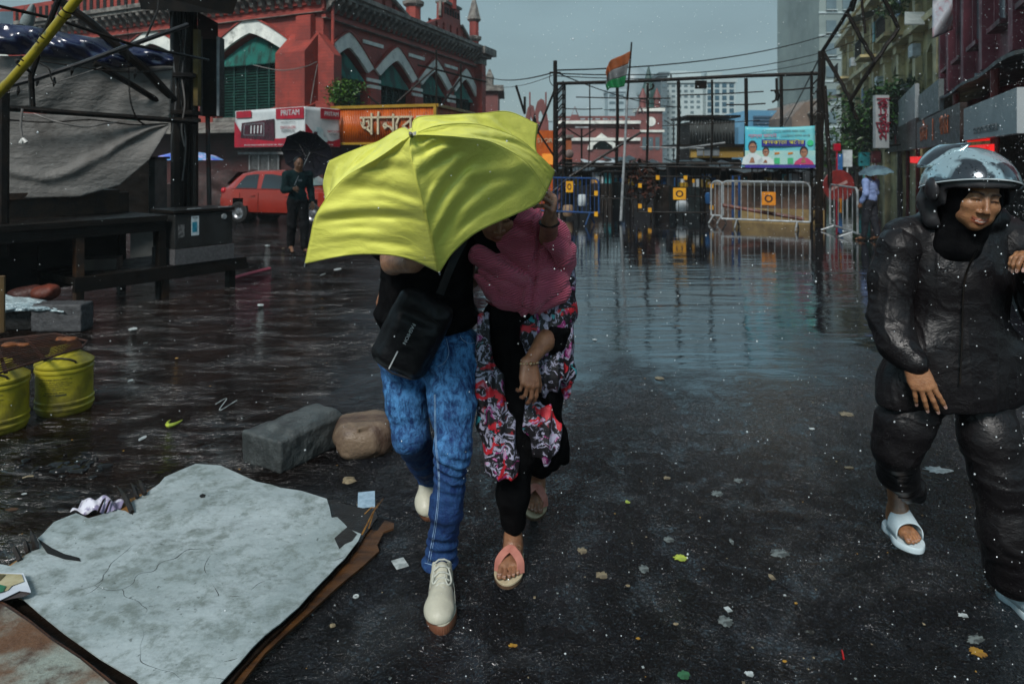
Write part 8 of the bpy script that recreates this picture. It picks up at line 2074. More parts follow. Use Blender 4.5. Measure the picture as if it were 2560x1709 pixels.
m = MB(); q = [wrR + Vector((.033 * math.cos(a), .0, .033 * math.sin(a) * .3)) + hdir.normalized() * -.01 + Vector((0, .033 * math.sin(a), 0)) for a in [k * PI / 12 for k in range(25)]]; m.tube(q, .005, 6); m.build('wrist_band', BLACKMETAL, mn)
# bag
bg_ = thing('crossbody_bag', 'black crossbody bag with white vertical lettering on the man\'s hip', 'bag', tuple(P(1040, 820, 2.55)))
BAGM = pm('black_nylon_bag', (.006, .006, .007), (.003, .003, .004), .42, 14, spec=.2, bump=.004, bscale=26)
bc_ = P(1032, 832, 2.60); ba = R(27)
S = Sdf(tuple(bc_ - Vector((.28, .14, .28))), tuple(bc_ + Vector((.28, .14, .28))), .0055)
S.box(bc_, (.108, .055, .150), (0, ba, 0), .045); S.box(bc_ + Vector((-.012, -.042, -.030)), (.086, .032, .098), (0, ba, 0), .03, .01)
grow('pouch', S, BAGM, bg_, folds(9, .0045, 21))
MB_ = Matrix.Translation(bc_) @ Matrix.Rotation(ba, 4, 'Y') @ Matrix.Rotation(R(90), 4, 'X')
# local x right, y up, z towards the camera
m = MB(); m.lbox(-.020, -.015, -.130, -.060, .080, .0835, MB_); m.build('white_bar', pm('bag_white_print', (.5, .52, .52), (.4, .42, .42), .5), bg_)
m = MB(); m.text('FASHION', .018, MB_ @ Matrix.Translation((-.0095, .006, .0815)) @ Matrix.Rotation(R(-90), 4, 'Z') @ Matrix.Translation((-.008, -.0, 0)), .002, sx=1.1); m.build('lettering', _M['bag_white_print'], bg_)
m = MB(); m.tube([MB_ @ Vector(v) for v in [(-.100, -.10, .02), (-.07, -.143, .035), (0, -.154, .04), (.07, -.143, .035), (.100, -.10, .02)]], .004, 6); m.build('zip_piping', pm('grey_piping', (.05, .055, .06), (.03, .03, .035), .3), bg_)
m = MB(); m.tube([MB_ @ Vector(v) for v in [(-.075, .085, .055), (0, .098, .058), (.075, .085, .055)]], .003, 6); m.build('zip', BLACKMETAL, bg_)
strap([P(1022, 725, 2.60), P(1000, 780, 2.58), P(968, 845, 2.58), P(945, 872, 2.62)], .022, lambda p: Vector((-.3, -1, 0)), pm('brown_strap', (.030, .014, .012), (.018, .009, .008), .5), 'strap', bg_)
strap([P(1100, 735, 2.62), P(1130, 660, 2.64), P(1165, 590, 2.70), P(1188, 530, 2.78)], .03, lambda p: Vector((.2, -1, 0)), BAGM, 'shoulder_strap', bg_)
# ------------------------------------------------------------------ THE WOMAN WITH THE PINK SCARF
def floral():
 m, nt, b, co = newmat('floral_print')
 w_ = nt.nodes.new('ShaderNodeTexNoise'); w_.inputs['Scale'].default_value = 9; w_.inputs['Detail'].default_value = 3; nt.links.new(co, w_.inputs['Vector'])
 sc = nt.nodes.new('ShaderNodeVectorMath'); sc.operation = 'SCALE'; sc.inputs['Scale'].default_value = .13; nt.links.new(w_.outputs['Color'], sc.inputs[0])
 ad = nt.nodes.new('ShaderNodeVectorMath'); ad.operation = 'ADD'; nt.links.new(co, ad.inputs[0]); nt.links.new(sc.outputs[0], ad.inputs[1])
 a = noise(nt, ad.outputs[0], 26, 4, .65, 1.5); c2 = noise(nt, ad.outputs[0], 7.5, 2, .5, 1.0); c3 = noise(nt, ad.outputs[0], 11, 2, .5, 2.0)
 col = mixn(nt, rng(nt, a, .53, .56, smooth=False), (.006, .005, .007), (.34, .33, .44))
 red = mixn(nt, rng(nt, a, .40, .43, smooth=False), (.03, .004, .006), (.46, .010, .022))
 col = mixn(nt, rng(nt, c2, .55, .58, smooth=False), col, red)
 mag = mixn(nt, rng(nt, a, .50, .53, smooth=False), (.22, .012, .12), (.45, .25, .40))
 col = mixn(nt, rng(nt, c3, .61, .63, smooth=False), col, mag)
 c4 = noise(nt, ad.outputs[0], 14, 2, .5, 1.0, stretch=(1, 1.2, .8))
 col = mixn(nt, rng(nt, c4, .665, .68, smooth=False), col, (.03, .28, .32))
 nt.links.new(col, b.inputs['Base Color']); b.inputs['Roughness'].default_value = .6
 nt.links.new(bumpn(nt, noise(nt, co, 20, 4), 1, .006), b.inputs['Normal'])
 return m
FLO = floral()
def ribbed():
 m, nt, b, co = newmat('ribbed_pink_scarf')
 w_ = noise(nt, co, 2.6, 3, .5, .3)
 sp = nt.nodes.new('ShaderNodeSeparateXYZ'); nt.links.new(co, sp.inputs[0])
 s_ = mth(nt, 'ADD', mth(nt, 'ADD', mth(nt, 'MULTIPLY', sp.outputs[2], 112), mth(nt, 'MULTIPLY', sp.outputs[0], -40)), mth(nt, 'MULTIPLY', w_, 22))
 st = mth(nt, 'SINE', mth(nt, 'MULTIPLY', s_, 6.283))
 n = noise(nt, co, 3.5, 4)
 c = mixn(nt, rng(nt, n, .3, .7), (.56, .10, .17), (.42, .066, .12)); c = mixn(nt, rng(nt, st, -1, .6, .42, 0), c, (.10, .016, .030))
 nt.links.new(c, b.inputs['Base Color']); b.inputs['Roughness'].default_value = .75; b.inputs['Sheen Weight'].default_value = .15
 h = mth(nt, 'ADD', mth(nt, 'MULTIPLY', st, .5), mth(nt, 'MULTIPLY', noise(nt, co, 12, 4), 1.4)); nt.links.new(bumpn(nt, h, 1, .004), b.inputs['Normal'])
 return m
PNK = ribbed()
wn = thing('person', 'woman in ribbed pink scarf and floral red and black kurta sheltering beside the man', 'person', (.03, 2.72, 0))
S = Sdf((-.62, 2.4, -.01), (.32, 3.5, 1.55), .0042)
hc2 = P(1236, 534, 2.72); RW = Euler((R(-20), R(6), R(180 + 12))).to_matrix()
HL2, hcol2 = head(S, hc2, RW, .95, True, .8)
S.cap(P(1262, 600, 2.76), P(1300, 660, 2.78), .055, .08, .04); S.ell(P(1310, 740, 2.78), (.13, .09, .17), None, .05)
el_ = P(1392, 815, 2.72); wr_ = P(1322, 905, 2.55)
S.chain([P(1398, 640, 2.76), el_, P(1362, 852, 2.64), wr_], [.048, .040, .036, .0235], .02)
tw_ = hand(S, wr_, P(1326, 1000, 2.50) - wr_, (-.35, .9, 0), .94, ((.45, .5, .3), (.5, .55, .35), (.6, .7, .4), (.7, .8, .5)), .06, 1, .35, .55)
# her other hand reaching round the man's back to his side
wl_ = P(962, 735, 2.90)
S.chain([P(1240, 660, 2.88), P(1110, 735, 3.02), wl_], [.042, .038, .026], .02)
tw2 = hand(S, wl_, P(944, 770, 2.80) - wl_, (.95, .2, 0), .92, ((.9, .9, .5), (.95, .9, .5), (1., .95, .5), (1.1, 1., .5)), .03, 1, .4, .3)
hF = P(1300, 960, 2.72); kF = P(1290, 1125, 2.74); hB = P(1345, 960, 2.80); kB = P(1345, 1100, 2.95)
heelF = Vector((.012, 2.865, .022)); toeF = Vector((-.022, 2.635, .022)); heelB = Vector((.125, 3.36, .055)); toeB = Vector((.098, 3.13, .022))
aF, *_r = foot(S, heelF, toeF, (0, 0, 1), .95, 1); tipsF = _r[3]; dF, uF, sF = _r[0], _r[1], _r[2]
aB, *_r2 = foot(S, heelB, toeB, (0, 0, 1), .95, -1); tipsB = _r2[3]; dB, uB, sB = _r2[0], _r2[1], _r2[2]
S.cap(P(1310, 780, 2.80), (hF + hB) / 2, .08, .07, .03); S.chain([hF, kF, aF], [.05, .038, .031], .02); S.chain([hB, kB, aB], [.05, .038, .031], .02)
wb = grow('body', S, SK1, wn, None, lambda V: hcol2(V, ones(V)), 1)
nailmesh(tw_, wb, NAIL, .94); nailmesh(tw2, wb, NAIL, .92); toenails(tipsF, wb, NAIL); toenails(tipsB, wb, NAIL)
# black hijab under the scarf
S = Sdf(tuple(hc2 - Vector((.2, .2, .25))), tuple(hc2 + Vector((.2, .25, .2))), .006)
S.ell(hc2 + Vector((0, .035, .01)), (.10, .105, .125), None, .02); S.cap(hc2 + Vector((0, .03, -.08)), hc2 + Vector((.04, .06, -.17)), .075, .09, .04)
S.ell(hc2 + Vector((0, -.03, .06)), (.10, .12, .09), None, .03); S.ell(hc2 + Vector((-.006, -.11, -.035)), (.060, .10, .072), None, .008, True)
grow('hijab', S, BLK, wn, folds(10, .004, 31))
# scarf
S = Sdf((-.22, 2.42, .92), (.32, 3.05, 1.52), .0045)
S.ell(P(1262, 505, 2.78), (.10, .10, .09), None, .04)
S.ell(P(1312, 640, 2.77), (.150, .12, .20), (0, .1, 0), .05); S.ell(P(1320, 710, 2.73), (.160, .125, .085), (0, -.1, 0), .04)
S.chain([P(1215, 690, 2.70), P(1270, 735, 2.64), P(1330, 752, 2.62), P(1395, 725, 2.66)], [.040, .045, .050, .045], .02)
S.chain([P(1205, 640, 2.72), P(1260, 680, 2.66), P(1330, 728, 2.62)], [.040, .036, .030], .005)
S.chain([P(1365, 575, 2.76), P(1360, 640, 2.68), P(1340, 710, 2.64), P(1322, 745, 2.60)], [.045, .042, .036, .026], .005)
S.chain([P(1340, 565, 2.72), P(1385, 575, 2.66), P(1404, 620, 2.67), P(1398, 670, 2.70)], [.036, .040, .044, .038], .005)
S.chain([P(1395, 585, 2.70), P(1402, 640, 2.71), P(1394, 700, 2.71)], [.036, .042, .040], .015)
S.chain([P(1352, 690, 2.66), P(1392, 700, 2.66)], [.042, .036], .012)
def scf(V, N):
 d = folds(6, .010, 41, (1.0, 1, 1.9))(V, N); x, z = V[:, 0], V[:, 2]
 xe = .115 - .16 * (1.42 - z); lf_ = x < xe
 cc = np.where(lf_, z + .62 * x, z - .95 * x) + .012 * vnoise(V, 7, 19)
 d += .011 * (1 - 1.6 * (1 - np.abs(np.sin(cc * np.where(lf_, 23, 20)))) ** 2.2 - .5) * np.clip((1.42 - z) * 8, .25, 1)
 d += .012 * np.exp(-((x - xe + .012) / .012) ** 2) * lf_ - .010 * np.exp(-((x - xe - .008) / .010) ** 2) * (~lf_)
 return d + .001 * np.sin((z * 1.0 + x * .55 + .03 * vnoise(V, 5, 9)) * 70) * np.clip((1.30 - z) * 6, 0, 1)
so_ = grow('scarf', S, PNK, wn, scf)
for q_, r_ in (([P(1338, 556, 2.70), P(1378, 562, 2.64), P(1404, 590, 2.63), P(1409, 622, 2.66)], [.022, .030, .034, .026]), ([P(1352, 592, 2.66), P(1386, 606, 2.62), P(1408, 640, 2.64), P(1404, 680, 2.68)], [.018, .030, .036, .026]),
    ([P(1190, 690, 2.69), P(1240, 728, 2.645), P(1300, 750, 2.62), P(1372, 752, 2.64)], [.022, .034, .036, .026])):
 S = Sdf([min(p[i] for p in q_) - .06 for i in range(3)], [max(p[i] for p in q_) + .06 for i in range(3)], .0045); S.chain(spline(q_, 9), [.010 + (r_[-2] - .010) * math.sin(PI * i / 8) for i in range(9)], .01)
 grow('scarf_fold', S, PNK, so_, folds(14, .003, 47, (1, 1, 1.5)))
m = MB(); rnd = random.Random(8)
for k in range(16):
 p = P(1412 + rnd.uniform(-5, 3), 660 - k * 1.2 + 6, 2.70); m.tube([p, p + Vector((rnd.uniform(-.004, .012), 0, -rnd.uniform(.01, .022)))], .0009, 4)
m.build('fringe', PNK, so_)
# kurta: black under-dress, floral panels standing proud of it
S = Sdf((-.22, 2.35, .30), (.34, 3.15, 1.18), .0055)
S.ell(P(1308, 800, 2.78), (.155, .105, .13), None, .05); S.chain([P(1308, 820, 2.76), P(1306, 960, 2.75), P(1310, 1060, 2.77)], [.135, .138, .145], .04, flat=((0, 1, 0), .72))
S.chain([P(1270, 1060, 2.76), P(1278, 1120, 2.77)], [.085, .072], .03); S.chain([P(1330, 1050, 2.82), P(1352, 1110, 2.86), P(1376, 1150, 2.90)], [.105, .080, .036], .03)
S.chain([P(1385, 1080, 2.84), P(1410, 1146, 2.86)], [.05, .016], .03)
grow('black_dress', S, BLK, wn, folds(7, .009, 51, (2.2, 1, .3)))
def panel(chains, seed, name='floral_panel', amp=.006, cut=None):
 lo = [9, 9, 9]; hi = [-9, -9, -9]
 for pts, rs, fl in chains:
  for p in pts:
   for i in range(3): lo[i] = min(lo[i], p[i] - max(rs) - .03); hi[i] = max(hi[i], p[i] + max(rs) + .03)
 S = Sdf(lo, hi, .0055)
 for pts, rs, fl in chains: S.chain(pts, rs, .02, flat=fl)
 if cut: S.box((cut[0], 2.65, cut[1] - .2), (.25, .3, .2), (0, cut[2], 0), .002, .003, True)
 return grow(name, S, FLO, wn, lambda V, N: folds(6, amp, seed, (1.6, 1, .5))(V, N) + .007 * (1 - 2 * np.abs(np.sin(V[:, 0] * 70 + 1.2 * vnoise(V, 4, seed)))))
FLT = ((0, 1, 0), .45)
panel([([P(1210, 790, 2.70), P(1212, 880, 2.67), P(1225, 960, 2.66), P(1240, 1060, 2.65), P(1256, 1150, 2.65), P(1262, 1180, 2.65)], [.022, .030, .050, .062, .062, .055], FLT),
  ([P(1208, 940, 2.68), P(1226, 1060, 2.66), P(1240, 1150, 2.66)], [.018, .040, .040], FLT)], 61, cut=(-.04, P(0, 1192, 2.65).z, R(4)))
panel([([P(1360, 770, 2.70), P(1340, 830, 2.66), P(1330, 900, 2.66)], [.055, .050, .030], FLT), ([P(1390, 760, 2.72), P(1400, 860, 2.71), P(1408, 930, 2.72), P(1418, 985, 2.74)], [.055, .052, .045, .020], FLT), ([P(1370, 860, 2.68), P(1372, 940, 2.66), P(1350, 975, 2.66)], [.065, .055, .030], FLT)], 71)
panel([([P(1326, 1010, 2.64), P(1345, 1060, 2.63), P(1362, 1115, 2.63), P(1368, 1150, 2.64)], [.022, .050, .050, .018], FLT), ([P(1370, 1030, 2.65), P(1384, 1080, 2.65), P(1376, 1120, 2.65)], [.030, .034, .020], FLT), ([P(1322, 1000, 2.65), P(1350, 1030, 2.64)], [.018, .040], FLT)], 81)
# sleeve with black cuff
S = Sdf((-.02, 2.45, .90), (.34, 2.95, 1.30), .0055); S.chain([P(1396, 650, 2.76), P(1398, 780, 2.73), P(1382, 822, 2.70)], [.062, .060, .052], .03); grow('sleeve', S, FLO, wn, folds(8, .006, 91))
S = Sdf((.02, 2.5, .86), (.30, 2.85, 1.08), .005); S.chain([P(1388, 825, 2.705), P(1368, 852, 2.665)], [.058, .050], .02); S.ell(P(1388, 862, 2.68), (.035, .04, .03), None, .02); S.cap(P(1362, 858, 2.65), P(1330, 895, 2.57), .041, .036, .004, True)
grow('cuff', S, BLK, wn, folds(9, .004, 93))
# trouser legs
S = Sdf((-.20, 2.5, .05), (.30, 3.5, .80), .0055); S.chain([hF, kF, P(1280, 1235, 2.78), aF + Vector((0, 0, .055))], [.09, .072, .056, .046], .04); S.chain([hB, kB, P(1350, 1150, 3.15), aB + Vector((0, 0, .075))], [.10, .085, .06, .050], .04)
grow('trousers', S, BLK, wn, folds(7, .006, 95, (1, 1, .7)))
# red waist cord, bracelet, rings
m = MB(); m.tube(spline([P(1215, 752, 2.66), P(1240, 765, 2.63), P(1275, 768, 2.62)], 12), .004, 6); m.build('cord', pm('dark_red_cord', (.12, .008, .012), (.08, .006, .01), .5), wn)
GOLD = pm('worn_gold', (.55, .38, .22), (.45, .30, .18), .25, 30, metal=.9)
br = MB(); wd_ = (P(1326, 1000, 2.50) - wr_).normalized(); bx = wd_.cross(Vector((0, 1, 0))).normalized(); by = wd_.cross(bx)
for k in range(14): a = 2 * PI * k / 14; br.sph(wr_ + wd_ * (.004 + .004 * math.sin(a)) + bx * (.030 * math.cos(a)) + by * (.025 * math.sin(a)), .0048 if k % 3 else .0072, 8, 6)
br.build('bracelet', GOLD, wn)
def fring(p0, dr, r):
 m = MB(); x = nrm(dr).cross(Vector((0, 1, 0))).normalized(); y = nrm(dr).cross(x); m.tube([p0 + (x * math.cos(a) + y * math.sin(a)) * r for a in [k * PI / 8 for k in range(17)]], .0016, 6); m.build('ring', GOLD, wn)
# sandals: cork sole, crossed pink straps, buckle
CORK = pm('cream_footbed', (.42, .36, .24), (.34, .28, .18), .6, 40); CORKD = pm('dark_cork', (.10, .06, .035), (.06, .035, .02), .6, 60)
PKL = pm('dusty_pink_leather', (.42, .17, .13), (.34, .13, .10), .45, 20, bump=.001)
def sandal(H, T, u, s, d, side, parent):
 outline_sole(H, T, u, .008, .100, CORK, 'footbed', parent, 0, 1, .010); outline_sole(H - u * .008, T - u * .008, u, .014, .098, CORKD, 'sole', parent, 0, 1, .009)
 c1 = (H + T) / 2 + u * .02
 def pt(y, x, z): return H + d * y + s * x + u * z
 L = (T - H).length
 for (a, b) in (((.172, .047), (.098, -.045)), ((.098, .045), (.172, -.048))):
  pts = [pt(a[0], a[1], .004), pt(a[0] * .8 + b[0] * .2, a[1] * .86, .044), pt((a[0] + b[0]) / 2 - .002, 0, .077), pt(a[0] * .2 + b[0] * .8, b[1] * .86, .048), pt(b[0], b[1], .004)]
  strap(pts, .034, lambda p: (p - c1), PKL, 'strap', parent, .003)
 pts = [pt(.055, .038, .01), pt(.02, .034, .045), pt(-.004, 0, .055), pt(.02, -.034, .045), pt(.055, -.038, .01)]
 strap(pts, .012, lambda p: (p - pt(.04, 0, .03)), PKL, 'heel_strap', parent, .002)
 b0 = pt(.112, side * -.032, .064); m = MB(); q = [b0 + d * (a * .011) + (s * .8 + u * .5 * (1 if side > 0 else -1) * 1).normalized() * (b * .009) + u * .006 for a, b in ((-1, -1), (1, -1), (1, 1), (-1, 1), (-1, -1))]; m.tube(q, .0017, 6); m.tube([q[0].lerp(q[1], .5), q[2].lerp(q[3], .5)], .0012, 5); m.build('buckle', GOLD, parent)
for H, T, u, s, d, sd_ in ((heelF, toeF, uF, sF, dF, 1), (heelB, toeB, uB, sB, dB, 1)):
 e = bpy.data.objects.new('sandal', None); C.objects.link(e); e.parent = wn
 sandal(H, T, u, s, d, sd_, e)
# ------------------------------------------------------------------ THE HELMETED WOMAN IN BLACK RAINWEAR
def rainmat():
 m, nt, b, co = newmat('black_rain_nylon')
 b.inputs['Base Color'].default_value = (.0055, .0045, .0052, 1)
 nt.links.new(rng(nt, noise(nt, co, 9, 4), .35, .65, .34, .54), b.inputs['Roughness'])
 v = nt.nodes.new('ShaderNodeTexVoronoi'); v.inputs['Scale'].default_value = 130; nt.links.new(co, v.inputs['Vector'])
 dr = rng(nt, v.outputs['Distance'], .30, .10)
 hs_ = []
 for sc_, st_ in ((7, (1.3, 1, .75)), (17, (.8, 1, 1.2))):
  mp_ = nt.nodes.new('ShaderNodeMapping'); mp_.inputs['Scale'].default_value = st_; mp_.inputs['Rotation'].default_value = (0, .5, 0); nt.links.new(co, mp_.inputs[0])
  v_ = nt.nodes.new('ShaderNodeTexVoronoi'); v_.inputs['Scale'].default_value = sc_; v_.feature = 'SMOOTH_F1'; v_.inputs['Smoothness'].default_value = .12; nt.links.new(mp_.outputs[0], v_.inputs['Vector']); hs_.append(v_.outputs['Distance'])
 h = mth(nt, 'ADD', mth(nt, 'ADD', mth(nt, 'MULTIPLY', hs_[0], .5), mth(nt, 'MULTIPLY_ADD', mth(nt, 'ABSOLUTE', mth(nt, 'SUBTRACT', noise(nt, co, 16, 4, .6, .3, stretch=(.9, 1, 1.2)), .5)), -.7, mth(nt, 'MULTIPLY', hs_[1], .35))), mth(nt, 'MULTIPLY', mth(nt, 'MULTIPLY', dr, rng(nt, noise(nt, co, 14, 2), .5, .6)), .25))
 nt.links.new(bumpn(nt, h, 1, .012), b.inputs['Normal']); b.inputs['Specular IOR Level'].default_value = .30
 return m
RAIN = rainmat()
def creas(V, st, sc, amp, seed):
 a = np.array(st); q = V * a + .03 * np.stack([vnoise(V, 6, seed + 1)] * 3, 1)
 return amp * (np.exp(-(vnoise(q, sc, seed) / .07) ** 2) + .7 * np.exp(-(vnoise(q * np.array([1, 1, .8]), sc * 2.1, seed + 5) / .08) ** 2))
hw = thing('person', 'smiling woman in a wet helmet and glossy black rain suit at the right edge', 'person', (1.6, 2.5, 0))
S = Sdf((1.10, 2.0, -.01), (2.12, 3.15, 1.70), .0038)
hc3 = P(2432, 490, 2.42); RX = Euler((R(-9), R(-9), R(180 - 6))).to_matrix()
HL3, hcol3 = head(S, hc3, RX, .97, True, 1.05)
S.cap(P(2430, 560, 2.50), P(2400, 640, 2.54), .05, .08, .04); S.ell(P(2385, 740, 2.54), (.14, .10, .2), None, .05); S.ell(P(2380, 930, 2.54), (.14, .10, .14), None, .05)
sL = P(2248, 620, 2.54); eL = P(2222, 790, 2.52); wL = P(2282, 908, 2.40)
S.chain([sL, eL, wL], [.05, .042, .027], .03)
h1 = hand(S, wL, P(2322, 1000, 2.37) - wL, (.25, .95, .1), .98, ((.18, .22, .15), (.2, .25, .18), (.22, .28, .2), (.28, .3, .2)), .11, 1, .25, .25)
sR = P(2520, 615, 2.56); eR = P(2605, 770, 2.50); wR = P(2585, 668, 2.30)
S.chain([sR, eR, wR], [.05, .042, .027], .03)
h2 = hand(S, wR, P(2552, 622, 2.24) - wR, (-.8, -.35, -.35), .95, ((.55, .9, .5), (.7, 1.0, .6), (.9, 1.0, .6), (1.0, 1.0, .6)), .05, 1, .45, .75)
hl, kl, al = P(2300, 985, 2.55), P(2243, 1120, 2.56), P(2248, 1236, 2.88)
hr, kr, ar_ = P(2455, 985, 2.55), P(2500, 1200, 2.48), P(2560, 1440, 2.52)
hL_, tL_ = P(2224, 1300, 2.98), P(2292, 1366, 2.79)
aL, dL1, uL1, sL1, tpL = foot(S, hL_, tL_, (.05, -.25, 1), .95, 1)
hR_, tR_ = Vector((1.835, 2.62, .022)), Vector((1.865, 2.39, .022))
aR, dR1, uR1, sR1, tpR = foot(S, hR_, tR_, (0, 0, 1), .95, 1)
S.chain([hl, kl, aL], [.08, .05, .034], .03); S.chain([hr, kr, aR], [.08, .05, .034], .03)
hb3 = grow('body', S, SK3, hw, None, lambda V: hcol3(V, ones(V)), 1)
nailmesh(h1, hb3, NAIL, .98); nailmesh(h2, hb3, NAIL, .95); toenails(tpL, hb3, NAIL)
# hijab with face opening
S = Sdf(tuple(hc3 - Vector((.2, .22, .30))), tuple(hc3 + Vector((.2, .25, .2))), .005)
S.ell(hc3 + Vector((0, .025, .005)), (.100, .105, .135), None, .02); S.cap(hc3 + Vector((0, .04, -.07)), hc3 + Vector((-.02, .07, -.17)), .060, .085, .04)
S.cap(hc3 + Vector((-.045, .035, -.125)), hc3 + Vector((.03, .035, -.125)), .034, .034, .03)
fo = RX @ Vector((0, .12, -.028)); S.ell(hc3 + fo, (.069, .095, .082), (0, R(-10), 0), .006, True)
grow('hijab', S, BLK, hw, folds(11, .003, 131))
# helmet: dark open shell, cheek pad, visor with the sky reflection in its colour
S = Sdf(tuple(hc3 - Vector((.24, .26, .22))), tuple(hc3 + Vector((.24, .26, .25))), .005)
hq = hc3 + Vector((0, .02, .035)); S.ell(hq, (.138, .156, .126), None, .02); S.cap(hq + Vector((-.10, .06, -.06)), hq + Vector((-.10, .04, -.12)), .045, .035, .03); S.cap(hq + Vector((.10, .06, -.06)), hq + Vector((.10, .04, -.12)), .045, .035, .03)
S.ell(hq + Vector((0, -.02, -.06)), (.108, .125, .145), None, .01, True); S.box(hq + Vector((0, -.17, -.12)), (.125, .12, .115), None, .02, .01, True)
hs = grow('helmet', S, pm('dark_scuffed_helmet', (.015, .014, .016), (.03, .03, .032), .35, 18, bump=.001), hw)
def vismat():
 m, nt, b, co = newmat('wet_visor_painted_sky')
 n = noise(nt, co, 9, 3, .5, .6); c = mixn(nt, rng(nt, n, .50, .58), (.34, .47, .51), (.035, .045, .055)); nt.links.new(c, b.inputs['Base Color'])  # reflected sky painted in: pale teal broken by dark patches
 v = nt.nodes.new('ShaderNodeTexVoronoi'); v.inputs['Scale'].default_value = 85; nt.links.new(co, v.inputs['Vector'])
 dr = mth(nt, 'MULTIPLY', rng(nt, v.outputs['Distance'], .34, .08), rng(nt, noise(nt, co, 25, 2), .45, .55))
 b.inputs['Metallic'].default_value = .55; b.inputs['Roughness'].default_value = .16; b.inputs['Coat Weight'].default_value = .6
 nt.links.new(bumpn(nt, dr, 1, .006), b.inputs['Normal']); return m
VIS = vismat()
m = MB(); RV = Euler((R(-4), R(4), R(-3))).to_matrix()
def vf(u, v):
 th = -PI * .60 + PI * 1.20 * u; ph_ = PI * (.485 - .44 * v - .05 * math.cos(th) * (1 - v)); rx, ry, rz = .150, .168, .150
 return hq + RV @ Vector((rx * math.sin(th) * math.sin(ph_ + .0), -ry * math.cos(th) * math.sin(ph_), rz * math.cos(ph_) - .016))
m.grid(vf, 64, 30, .003); vo = m.build('visor', VIS, hs, True)
m = MB(); m.tube([vf(i / 60, 0) for i in range(61)], .0028, 6); m.build('visor_rim', pm('bright_rim', (.45, .5, .52), (.3, .35, .37), .2, 9), vo)
m = MB(); m.sph(hq + Vector((-.141, -.02, -.012)), .034, 16, 10, (.5, 1, 1.25)); m.build('visor_pivot', pm('dark_scuffed_helmet', (0, 0, 0)), hs, True)
m = MB(); m.grid(lambda u, v: hq + Vector((.158 * math.sin(-1.9 + 1.5 * u) * math.sin(1.2 - .9 * v), .05 + -.1 * math.cos(-1.9 + 1.5 * u), .155 * math.cos(1.15 - .85 * v))), 16, 10, .004); m.build('rear_visor_edge', VIS, hs, True)
# jacket
S = Sdf((1.12, 2.15, .55), (2.15, 2.95, 1.52), .0052)
S.chain([P(2262, 596, 2.56), P(2390, 575, 2.58), P(2510, 590, 2.58)], [.075, .085, .078], .06)
S.ell(P(2385, 700, 2.55), (.178, .130, .20), None, .06); S.chain([P(2388, 650, 2.56), P(2385, 960, 2.55)], [.165, .180], .05, flat=((0, 1, 0), .68)); S.ell(P(2385, 860, 2.54), (.180, .125, .17), None, .06)
S.chain([P(2300, 880, 2.54), P(2262, 960, 2.54), P(2238, 1000, 2.53)], [.10, .085, .062], .04); S.ell(P(2385, 960, 2.54), (.192, .138, .17), None, .05); S.box((1.6, 2.5, .52), (.6, .5, .215), (0, R(-3), 0), .005, .006, True); S.chain([P(2490, 880, 2.54), P(2500, 955, 2.54)], [.10, .095], .04)
S.chain([P(2318, 548, 2.60), P(2335, 520, 2.58), P(2360, 545, 2.52)], [.036, .030, .034], .02); S.chain([P(2370, 540, 2.50), P(2430, 560, 2.46), P(2490, 545, 2.50)], [.040, .036, .040], .02)
rb = grow('jacket', S, RAIN, hw, lambda V, N: creas(V, (2.2, 1, .9), 3.2, .0042, 141) + .003 * vnoise(V, 6, 143))
S = Sdf((1.08, 2.1, .72), (1.52, 2.9, 1.45), .0048)
S.chain([sL, P(2228, 700, 2.54), eL, P(2243, 860, 2.46), P(2270, 892, 2.425)], [.076, .068, .062, .054, .047], .05); S.cap(P(2262, 886, 2.43), P(2284, 905, 2.405), .046, .043, .006)
grow('sleeve', S, RAIN, hw, lambda V, N: creas(V * np.array([1, 1, 1.]) + V[:, [2, 1, 0]] * .5, (1.3, 1, .9), 5, .0042, 151) + .002 * vnoise(V, 9, 153))
S = Sdf((1.60, 2.05, .85), (2.25, 2.9, 1.45), .0052)
S.chain([sR, P(2568, 700, 2.54), eR, P(2598, 700, 2.36), wR], [.085, .078, .072, .058, .046], .02)
grow('sleeve', S, RAIN, hw, lambda V, N: creas(V * np.array([1, 1, 1.]) + V[:, [2, 1, 0]] * .5, (1.3, 1, .9), 5, .0042, 161) + .002 * vnoise(V, 9, 163))
m = MB(); m.tube(spline([HL3(0, .03, -.16) + Vector((0, -.06, -.02)), P(2412, 700, 2.405), P(2405, 850, 2.40), P(2400, 960, 2.39)], 30), .0035, 6); m.build('zip', BLACKMETAL, hw)
# trousers
S = Sdf((1.08, 2.1, .03), (2.15, 3.15, .95), .0052)
S.ell(P(2380, 950, 2.55), (.18, .12, .10), None, .05)
S.chain([hl, P(2262, 1060, 2.55), kl, P(2246, 1180, 2.70), P(2262, 1222, 2.84)], [.096, .088, .072, .064, .054], .04)
S.chain([hr, P(2472, 1090, 2.50), kr, P(2520, 1330, 2.47), P(2534, 1425, 2.49)], [.098, .090, .084, .087, .096], .04); S.box(P(2534, 1520, 2.49), (.3, .3, .065), None, .005, .004, True)
S.chain([P(2285, 1215, 2.82), P(2292, 1236, 2.86)], [.045, .034], .02)
grow('trousers', S, RAIN, hw, lambda V, N: creas(V, (1.0, 1, 1.5), 4, .0044, 171) + .003 * vnoise(V, 5, 175) + .0008 * np.sin(V[:, 2] * 120 + 5 * vnoise(V, 6, 3)) * np.clip((V[:, 0] - 1.6) * 8, 0, 1))
SLD = pm('white_rubber_slide', (.50, .60, .64), (.42, .52, .56), .35, 14, dirt=(.08, .08, .08), dscale=24, dlo=.68, dhi=.74)
